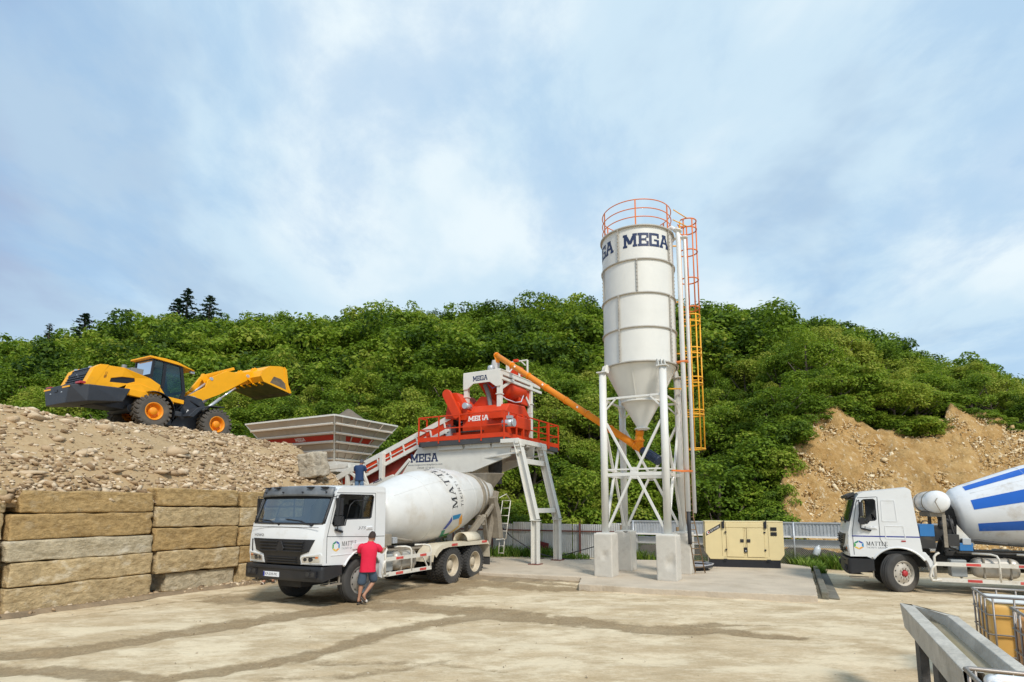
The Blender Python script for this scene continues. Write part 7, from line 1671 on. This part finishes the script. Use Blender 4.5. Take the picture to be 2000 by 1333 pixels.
bd = MB(); n = 40; bd.grid(n, 6, lambda a, b: tuple(FP(7 + 12 * a, .75 + 1.0 * b + .3 * noise.noise(Vector((a * 8, b, 0))), -.02 + .55 * b + .25 * noise.noise(Vector((a * 14, b * 3, 4))))))
tag(bd.build('dark_bank', mat('bank_soil', (.055, .042, .026), .95, var=.4, scale=3, bump=.6)), kind='structure')
jg = MB(); jg.lathe([(0, 0), (.10, .0), (.12, .04), (.12, .26), (.09, .33), (.035, .37), (.035, .42), (0, .42)], 16); jg.tube([(.08, 0, .30), (.14, 0, .26), (.13, 0, .14)], .018)
o = jg.build('plastic_jug', mat('jug_plastic', (.55, .58, .60), .3)); o.location = FP(14.1, -.22, .45); o.rotation_euler = (.15, .35, .4); tag(o, 'whitish plastic jug hanging on the wire mesh left of the right truck', 'jug')
for k, (t_, lab) in enumerate(((-1.6, 'long dark cable sagging across the yard behind the plant legs'),)):
    cbm = MB(); p0, p1 = G(978, 1030, 1.0), G(1100, 1094, .1); p0 = U(975, 1025, 24.5)
    cbm.tube([p0, U(1000, 1050, 24.4), U(1040, 1075, 24.2), U(1060, 1084, 24.2), U(1085, 1090, 24), U(1120, 1094, 23.6), U(1155, 1094, 23.4)], .028, 0, 6); tag(cbm.build('cable', cable), lab, 'cable')
cbm = MB(); cbm.tube([U(1165, 1067, 22.5), U(1125, 1078, 23.4), U(1092, 1087, 24.0), U(1085, 1094, 23.6)], .02, 0, 6); tag(cbm.build('cable', cable), 'thin taut cable running from the front left silo pier to the second plant leg', 'cable')
n = 70; p0 = G(1030, 1088); P = np.stack([RNG.uniform(.0, 3.2, n), RNG.uniform(23.6, 25.6, n), np.full(n, .02)], 1)
tag(scatter_rocks('pale_rubble', P, np.clip(RNG.lognormal(math.log(.07), .5, n), .03, .18), pebm, .5), 'pale rubble lying in the grass behind the plant legs', 'rubble', kind='stuff')

# ------------------------------------------------------------------ concrete trough and liquid tanks in the right foreground
TZ = 1.08
oL, oR = G(1757, 1177.8, TZ), G(1872, 1205, TZ); iL, iR = G(1782.5, 1181, TZ), G(1848.6, 1202, TZ)
td = (G(1878, 1308, TZ) - oL).to_2d().normalized(); tdir = Vector((td.x, td.y, 0)); tn = Vector((-td.y, td.x, 0))
if tn.x < 0: tn = -tn
LT = (G(1885, 1311, TZ) - oL).to_2d().length
def at_(p, l, z=TZ, lat=0.): q = p + tdir * l + tn * lat; return Vector((q.x, q.y, z))
tr = empty('concrete_trough', (oL.x, oL.y, 0)); O_ = Vector((oL.x, oL.y, 0)); tb = MB()
def V_(v): return v - O_
wl_ = (iL - oL).dot(tn); iw = (iR - oL).dot(tn); ow = (oR - oL).dot(tn); e1 = (iL - oL).dot(tdir); e2 = (iR - oL).dot(tdir); e3 = (oR - oL).dot(tdir)
def tp(l, lat, z): return V_(oL + tdir * l + tn * lat + Vector((0, 0, z - oL.z)))
zi = TZ - .12; zu = TZ - .30
N_ = 14
for k in range(N_):
    a0, a1 = k / N_, (k + 1) / N_
    f = lambda e, a: e + (LT - e) * a
    q = lambda l0, l1, la, lb, za, zb: tb.add([tp(l0, la, za), tp(l1, la, za), tp(l1, lb, zb), tp(l0, lb, zb)], [(0, 1, 2, 3)])
    w_ = .008 * math.sin(k * 2.1); 
    tb.add([tp(f(0, a0), 0, TZ), tp(f(0, a1), 0, TZ), tp(f(e1, a1), wl_, TZ), tp(f(e1, a0), wl_, TZ)], [(0, 1, 2, 3)])
    tb.add([tp(f(e1, a0), wl_, TZ), tp(f(e1, a1), wl_, TZ), tp(f(e1 + .02, a1), wl_ + .03, zi), tp(f(e1 + .02, a0), wl_ + .03, zi)], [(0, 1, 2, 3)])
    tb.add([tp(f(e2, a0), iw, TZ), tp(f(e2, a1), iw, TZ), tp(f(e2, a1), iw - .03, zi), tp(f(e2, a0), iw - .03, zi)], [(0, 1, 2, 3)])
    tb.add([tp(f(e2, a0), iw, TZ), tp(f(e2, a1), iw, TZ), tp(f(e3, a1), ow, TZ), tp(f(e3, a0), ow, TZ)], [(0, 1, 2, 3)])
    tb.add([tp(f(0, a0), 0, TZ), tp(f(0, a1), 0, TZ), tp(f(.10, a1), .02, zu + .02), tp(f(.10, a0), .02, zu + .02)], [(0, 1, 2, 3)])
    tb.add([tp(f(.10, a0), .02, zu + .02), tp(f(.10, a1), .02, zu + .02), tp(f(.30, a1), .20, zu - .12), tp(f(.30, a0), .20, zu - .12)], [(0, 1, 2, 3)])
    tb.add([tp(f(.30, a0), .20, zu - .12), tp(f(.30, a1), .20, zu - .12), tp(f(.35, a1), ow - .1, zu - .12), tp(f(.35, a0), ow - .1, zu - .12)], [(0, 1, 2, 3)])
    tb.add([tp(f(e3, a0), ow, TZ), tp(f(e3, a1), ow, TZ), tp(f(.35, a1), ow - .1, zu - .12), tp(f(.35, a0), ow - .1, zu - .12)], [(0, 1, 2, 3)])
tb.add([tp(e1, wl_, TZ), tp(e2, iw, TZ), tp(e2, iw - .03, zi), tp(e1 + .02, wl_ + .03, zi)], [(0, 1, 2, 3)])
tb.add([tp(0, 0, TZ), tp(e1, wl_, TZ), tp(e2, iw, TZ), tp(e3, ow, TZ)], [(0, 1, 2, 3)])
tb.add([tp(0, 0, TZ), tp(e3, ow, TZ), tp(.35, ow - .1, zu - .12), tp(.30, .20, zu - .12), tp(.10, .02, zu + .02)], [(0, 1, 2, 3, 4)])
tbo = tb.build('trough_body', concrete_t, tr, bev=.008)
ti = MB(); ti.add([tp(e1 - .1, wl_ + .0, zi + .01), tp(LT, wl_ + .0, zi + .01), tp(LT, iw + .0, zi + .01), tp(e2 - .1, iw, zi + .01)], [(0, 1, 2, 3)]); ti.build('muddy_water', mudw, tr)
for l in (.42, 1.55, 2.7, 3.8):
    lg = MB(); p = tp(l, .14, 0); lg.bar(tp(l, .14, -.02), tp(l, .14, zu - .05), .09, .30, up=tuple(tdir)); lg.bar(tp(l, .40, -.02), tp(l, .40, zu - .10), .09, .30, up=tuple(tdir)); lg.build('leg', mat('leg_dark', (.075, .07, .065), .8, var=.4, scale=6, bump=.4), tr, bev=.01)
tag(tr, 'long grey concrete trough on dark legs running toward the camera at lower right', 'trough')
tank_dir = math.atan2(-.5, .87)
def ibc(loc, yaw, m, label, top_white=True):
    r = empty('liquid_tank', loc, yaw); b = MB(); L, D, H0, H1 = 1.16, .96, .16, 1.08
    me = block_mesh(L - .05, D - .05, H1 - H0, int(loc[0] * 10) % 97, rnd=.07, amp=.012); me.materials.append(m); o = bpy.data.objects.new('tank_body', me); COL.objects.link(o); o.parent = r; o.location = (L / 2, D / 2, (H0 + H1) / 2)
    cg = MB()
    for z in (.19, .44, .70, .94, 1.16): cg.tube([(.03, 0, z), (L - .03, 0, z), (L, .03, z), (L, D - .03, z), (L - .03, D, z), (.03, D, z), (0, D - .03, z), (0, .03, z)], .010 if z < 1.1 else .017, 0, 6, closed=True)
    for x in np.linspace(.06, L - .06, 6): 
        for y in (0, D): cg.tube([(x, y, .15), (x, y, 1.16)], .012, 0, 6)
    for y in np.linspace(.12, D - .12, 4):
        for x in (0, L): cg.tube([(x, y, .15), (x, y, 1.16)], .012, 0, 6)
    cg.build('cage', cagem, r)
    pl = MB()
    for y in (.06, D / 2, D - .06): pl.bx(0, L, y - .06, y + .06, .10, .14); [pl.bx(x - .06, x + .06, y - .06, y + .06, 0, .10) for x in (.08, L / 2, L - .08)]
    pl.bx(0, L, 0, D, .14, .155); pl.build('pallet', cagem, r)
    if top_white:
        tp_ = MB(); tp_.bx(.06, .62, .06, D - .06, 1.085, 1.10); tp_.build('top_sheet', ibcw, r)
    cp = MB(); cp.cyl((.75, .48, 1.075), (.75, .48, 1.14), .09); cp.build('lid', red_print, r)
    return tag(r, label, 'tank', 'caged liquid tanks in the right foreground')
ibc((6.03, 7.42, 0), tank_dir, ibcy, 'yellow caged liquid tank with white sheet on top, behind the trough'); ibc((5.20, 5.83, 0), tank_dir, ibco, 'orange caged liquid tank cut off by the right edge, nearer than the yellow one', False)
q = G(1883, 1310, 1.14); q2 = G(2000, 1322, 1.14); qa = math.atan2(q2.y - q.y, q2.x - q.x); qs = q + Vector((math.sin(qa), -math.cos(qa), 0)) * .97; ibc((qs.x, qs.y, 0), qa, ibcy, 'yellow caged tank at the bottom right corner, under a white pipe', False)
pv = MB(); a = G(1932, 1326, 1.19); e_ = Vector((math.cos(qa), math.sin(qa), 0)); n_ = Vector((-e_.y, e_.x, 0)); pv.tube([a - n_ * .42, a - n_ * .06, a + e_ * .05, a + e_ * .85], .034, 0, 12); pv.cyl(a - n_ * .16, a - n_ * .06, .044)
tag(pv.build('white_pipe', pipew), 'white plastic pipe elbow lying on the tank at the bottom right corner', 'pipe')
# ------------------------------------------------------------------ people
def skin_body(name, nodes, edges, mat_, parent, sub=2):
    """nodes: name -> (xyz, rx, ry); one continuous surface grown round the joints"""
    keys = list(nodes); me = bpy.data.meshes.new(name); me.from_pydata([nodes[k][0] for k in keys], [(keys.index(a), keys.index(b)) for a, b in edges], [])
    me.materials.append(mat_); o = bpy.data.objects.new(name, me); COL.objects.link(o); o.parent = parent
    s = o.modifiers.new('skin', 'SKIN'); s.use_smooth_shade = True
    for i, k in enumerate(keys):
        r = nodes[k][1:]; me.skin_vertices[0].data[i].radius = (r[0], r[-1]); me.skin_vertices[0].data[i].use_root = (i == 0)
    q = o.modifiers.new('sub', 'SUBSURF'); q.levels = sub; q.render_levels = sub
    return o
def lerp(a, b, t_): return tuple(Vector(a).lerp(Vector(b), t_))
def add(a, b): return tuple(Vector(a) + Vector(b))
def person(loc, yaw, J, shirt, pants, long_pants, label, cap=None, shoe=True, short=True):
    r = empty('person', loc, yaw)
    N_ = {'pelvis': (J['pelvis'], .135, .10), 'waist': (lerp(J['pelvis'], J['chest'], .45), .125, .092), 'chest': (J['chest'], .135, .070), 'neck0': (lerp(J['chest'], J['neck'], .75), .065, .032), 'neck': (J['neck'], .055, .058),
          'head0': (lerp(J['neck'], J['head'], .45), .068, .074), 'head': (J['head'], .078, .094), 'crown': (add(J['head'], (0, 0, .065)), .062, .075)}
    E_ = [('pelvis', 'waist'), ('waist', 'chest'), ('chest', 'neck0'), ('neck0', 'neck'), ('neck', 'head0'), ('head0', 'head'), ('head', 'crown')]
    fw = Vector(J.get('face', (0, 1, 0))).normalized(); rt = fw.cross(Vector((0, 0, 1))).normalized()
    hd = Vector(J['head'])
    N_['nose'] = (tuple(hd + fw * .105 + Vector((0, 0, -.015))), .010, .014); E_.append(('head', 'nose'))
    for s_, nm in ((1, 'ear_r'), (-1, 'ear_l')): N_[nm] = (tuple(hd + rt * s_ * .085 + Vector((0, 0, -.01))), .010, .022); E_.append(('head', nm))
    for s_ in 'lr':
        sh, el, wr = J['sh_' + s_], J['el_' + s_], J['wr_' + s_]
        N_['sh' + s_] = (sh, .050); N_['um' + s_] = (lerp(sh, el, .5), .048); N_['el' + s_] = (el, .040); N_['fm' + s_] = (lerp(el, wr, .35), .041); N_['wr' + s_] = (wr, .027)
        E_ += [('neck0', 'sh' + s_), ('sh' + s_, 'um' + s_), ('um' + s_, 'el' + s_), ('el' + s_, 'fm' + s_), ('fm' + s_, 'wr' + s_)]
        hdv = (Vector(wr) - Vector(el)).normalized(); side = hdv.cross(Vector((0, 0, 1)));
        if side.length < .2: side = Vector((1, 0, 0))
        side.normalize(); nrm = side.cross(hdv)
        N_['pm' + s_] = (tuple(Vector(wr) + hdv * .05), .036, .018); E_.append(('wr' + s_, 'pm' + s_))
        for k, (o, L) in enumerate(((-.030, .072), (-.010, .082), (.010, .078), (.029, .062))):
            b0 = Vector(wr) + hdv * .085 + side * o; c = b0 + hdv * L * .5 - nrm * .018; d = c + hdv * L * .35 - nrm * .035
            N_['f%d0%s' % (k, s_)] = (tuple(b0), .010); N_['f%d1%s' % (k, s_)] = (tuple(c), .009); N_['f%d2%s' % (k, s_)] = (tuple(d), .007); E_ += [('pm' + s_, 'f%d0%s' % (k, s_)), ('f%d0%s' % (k, s_), 'f%d1%s' % (k, s_)), ('f%d1%s' % (k, s_), 'f%d2%s' % (k, s_))]
        t0 = Vector(wr) + hdv * .04 - side * .042; N_['th0' + s_] = (tuple(t0), .012); N_['th1' + s_] = (tuple(t0 + hdv * .045 - side * .018 - nrm * .01), .010); E_ += [('pm' + s_, 'th0' + s_), ('th0' + s_, 'th1' + s_)]
        hp, kn, an = J['hip_' + s_], J['kn_' + s_], J['an_' + s_]
        N_['hip' + s_] = (hp, .086); N_['thm' + s_] = (lerp(hp, kn, .5), .075); N_['kn' + s_] = (kn, .055); N_['cf' + s_] = (lerp(kn, an, .32), .056); N_['sn' + s_] = (lerp(kn, an, .75), .038); N_['an' + s_] = (an, .036)
        toe = J['toe_' + s_]; N_['ft' + s_] = (lerp(an, toe, .5), .038, .028); N_['to' + s_] = (toe, .038, .018); heel = add(an, tuple((Vector(an) - Vector(toe)).normalized() * .05 + Vector((0, 0, -.05)))); N_['hl' + s_] = (heel, .030)
        E_ += [('pelvis', 'hip' + s_), ('hip' + s_, 'thm' + s_), ('thm' + s_, 'kn' + s_), ('kn' + s_, 'cf' + s_), ('cf' + s_, 'sn' + s_), ('sn' + s_, 'an' + s_), ('an' + s_, 'ft' + s_), ('ft' + s_, 'to' + s_), ('an' + s_, 'hl' + s_)]
    skin_body('body', N_, E_, skinm, r)
    # clothing shells over the body
    tb = MB(); ax_ = (Vector(J['sh_r']) - Vector(J['sh_l'])); ax_.z = 0; ax_.normalize(); dp_ = Vector((-ax_.y, ax_.x, 0)); mid = (Vector(J['sh_r']) + Vector(J['sh_l'])) / 2
    pel, che, nek = Vector(J['pelvis']), Vector(J['chest']), Vector(J['neck'])
    rings = [(pel + Vector((0, 0, -.115)), .196, .150), (pel + Vector((0, 0, -.05)), .190, .146), (pel.lerp(che, .2), .182, .138), (pel.lerp(che, .5), .178, .132), (pel.lerp(che, .8), .190, .140), (che + Vector((0, 0, .06)), .200, .142),
             (mid + Vector((0, 0, -.01)), .205, .125), (mid + Vector((0, 0, .035)), .185, .108), (mid.lerp(nek, .55) + Vector((0, 0, .02)), .125, .092), (nek + Vector((0, 0, -.03)), .080, .078), (nek + Vector((0, 0, .005)), .068, .070)]
    n_ = 28; vs = []
    for i, (c_, rx, ry) in enumerate(rings):
        for k in range(n_):
            q = 2 * PI * k / n_; cq, sq = math.cos(q), math.sin(q); e_ = .82
            f_ = 1 + (.022 * math.sin(q * 5 + i * .9) + .016 * math.sin(q * 9 - i * 1.7)) * (i < 7)
            vs.append(c_ + ax_ * (rx * f_ * math.copysign(abs(cq) ** e_, cq)) + dp_ * (ry * f_ * math.copysign(abs(sq) ** e_, sq)))
    tb.add(vs, [(i * n_ + k, i * n_ + (k + 1) % n_, (i + 1) * n_ + (k + 1) % n_, (i + 1) * n_ + k) for i in range(len(rings) - 1) for k in range(n_)], 0, True)
    for s_ in 'lr':
        sh, el = Vector(J['sh_' + s_]), Vector(J['el_' + s_]); inn = sh.lerp(mid, .35) + Vector((0, 0, .0))
        tb.tube([inn, sh.lerp(mid, .08) + Vector((0, 0, -.005)), sh.lerp(el, .15), sh.lerp(el, .45), sh.lerp(el, .82)], [.066, .074, .080, .077, .083], 0, 16)
    so = tb.build('shirt', shirt, r); q = so.modifiers.new('sub', 'SUBSURF'); q.levels = q.render_levels = 1
    Pn = {'p': (add(J['pelvis'], (0, 0, .10)), .158, .122), 'q': (add(J['pelvis'], (0, 0, -.04)), .165, .128)}; PE = [('p', 'q')]
    for s_ in 'lr':
        hp, kn, an = J['hip_' + s_], J['kn_' + s_], J['an_' + s_]
        Pn['h' + s_] = (add(hp, (0, 0, -.02)), .108); Pn['t' + s_] = (lerp(hp, kn, .5), .112); Pn['k' + s_] = (lerp(hp, kn, 1.0 if long_pants else 1.12), .082 if long_pants else .120)
        PE += [('q', 'h' + s_), ('h' + s_, 't' + s_), ('t' + s_, 'k' + s_)]
        if long_pants: Pn['c' + s_] = (lerp(kn, an, .5), .072); Pn['e' + s_] = (lerp(kn, an, .92), .062); PE += [('k' + s_, 'c' + s_), ('c' + s_, 'e' + s_)]
    skin_body('trousers' if long_pants else 'shorts', Pn, PE, pants, r)
    hb = MB(); hc = hd - fw * .012 + Vector((0, 0, .028))
    def hairf(a, b):
        th, ph = a * 2 * PI, b * PI * .5; d = Vector((math.cos(th) * math.cos(ph), math.sin(th) * math.cos(ph), math.sin(ph)))
        f_ = d.dot(fw); drop = -.055 * (1 - b) * (1 if f_ < .25 else 0)
        return tuple(hc + Vector((d.x * .092, d.y * .104, d.z * .108 + drop)))
    hb.grid(24, 8, hairf); hb.build('cap' if cap else 'hair', cap or hairm, r)
    if cap:
        pk = MB(); pk.grid(8, 2, lambda a, b: tuple(hc + (fw * math.cos((a - .5) * 2.2) + rt * math.sin((a - .5) * 2.2)) * (.095 + .07 * b) + Vector((0, 0, -.01 - .02 * b)))); o = pk.build('cap_peak', cap, r); q = o.modifiers.new('thick', 'SOLIDIFY'); q.thickness = .006
    if shoe:
        for s_ in 'lr':
            an, toe = Vector(J['an_' + s_]), Vector(J['toe_' + s_]); d = (toe - an); dn = Vector((d.x, d.y, 0)); 
            f_ = (toe - Vector(N_['hl' + s_][0])); L = f_.length + .06; f_.normalize(); x_ = f_.cross(Vector((0, 0, 1)));
            if x_.length < .1: x_ = Vector((1, 0, 0))
            x_.normalize(); u_ = x_.cross(f_); c_ = (toe + Vector(N_['hl' + s_][0])) / 2 - u_ * .034
            sb = MB(); M3 = Matrix((x_, f_, u_)).transposed(); sb.T = Matrix.Translation(c_) @ M3.to_4x4()
            sb.prism([(.045 * math.cos(q) * (1 + .12 * math.sin(q)), (L / 2) * math.sin(q)) for q in np.linspace(0, 2 * PI, 22)[:-1]], lambda a, b, t_: (a, b, t_), -.014, .010, 0)
            sb.grid(10, 2, lambda a, b: (.05 * math.cos(PI * a), L * .18 + .06 * b, .008 + .062 * math.sin(PI * a)), 1)
            o = sb.build('sandal', [sole, sandal], r); q = o.modifiers.new('thick', 'SOLIDIFY'); q.thickness = .008
    return tag(r, label, 'person')
mp = G(716, 1179)
JR = dict(pelvis=(.0, 0, .86), chest=(.03, .02, 1.22), neck=(.055, .04, 1.46), head=(.09, .06, 1.575), face=(.55, .8, 0), sh_l=(-.165, .03, 1.36), el_l=(-.205, .15, 1.14), wr_l=(-.12, .36, 1.10), sh_r=(.22, .03, 1.345), el_r=(.325, .10, 1.18), wr_r=(.37, .30, 1.25),
          hip_l=(-.085, 0, .83), kn_l=(-.135, .03, .46), an_l=(-.185, .0, .085), toe_l=(-.13, .15, .03), hip_r=(.085, 0, .83), kn_r=(.155, .10, .50), an_r=(-.085, -.06, .185), toe_r=(-.01, -.02, .055))
person((mp.x, mp.y, 0), rad(14), JR, rshirt, denim, False, 'man in red polo shirt, slate shorts and sandals walking toward the truck')
bp_ = PW(-9.1, -.30, 2.76); b_ = U(703, 900, 25.)
JB = dict(pelvis=(0, 0, .90), chest=(.0, .02, 1.25), neck=(.05, .06, 1.48), head=(.08, .10, 1.59), face=(.7, .6, -.2), sh_l=(-.18, .04, 1.40), el_l=(-.20, .16, 1.16), wr_l=(.0, .34, 1.14), sh_r=(.20, .02, 1.40), el_r=(.27, .10, 1.14), wr_r=(.30, .32, 1.18),
          hip_l=(-.09, 0, .87), kn_l=(-.11, .03, .48), an_l=(-.12, 0, .09), toe_l=(-.13, .15, .04), hip_r=(.09, 0, .87), kn_r=(.11, .03, .48), an_r=(.12, 0, .09), toe_r=(.14, .15, .04))
person((b_.x, b_.y, b_.z - 1.66), rad(10), JB, bshirt, jeans, True, 'man in navy shirt, jeans and cap standing behind the white truck cab', cap=mat('cap_grey', (.07, .075, .10), .8), shoe=False)
lp = G(511, 1147)
JH = dict(pelvis=(0, 0, .86), chest=(.0, .03, 1.2), neck=(.0, .05, 1.42), head=(.0, .08, 1.53), face=(.6, .6, 0), sh_l=(-.17, .04, 1.34), el_l=(-.2, .1, 1.08), wr_l=(-.1, .3, 1.06), sh_r=(.18, .03, 1.34), el_r=(.22, .1, 1.08), wr_r=(.15, .3, 1.05),
          hip_l=(-.09, 0, .83), kn_l=(.02, .06, .46), an_l=(-.10, .0, .085), toe_l=(-.15, -.12, .03), hip_r=(.09, 0, .83), kn_r=(.14, .08, .46), an_r=(.16, .15, .085), toe_r=(.2, .3, .03))
hp_ = G(522, 1141)
person((hp_.x, hp_.y, 0), rad(25), JH, bshirt, denim, False, 'person almost hidden behind the truck front, only a bare leg showing below the bumper')
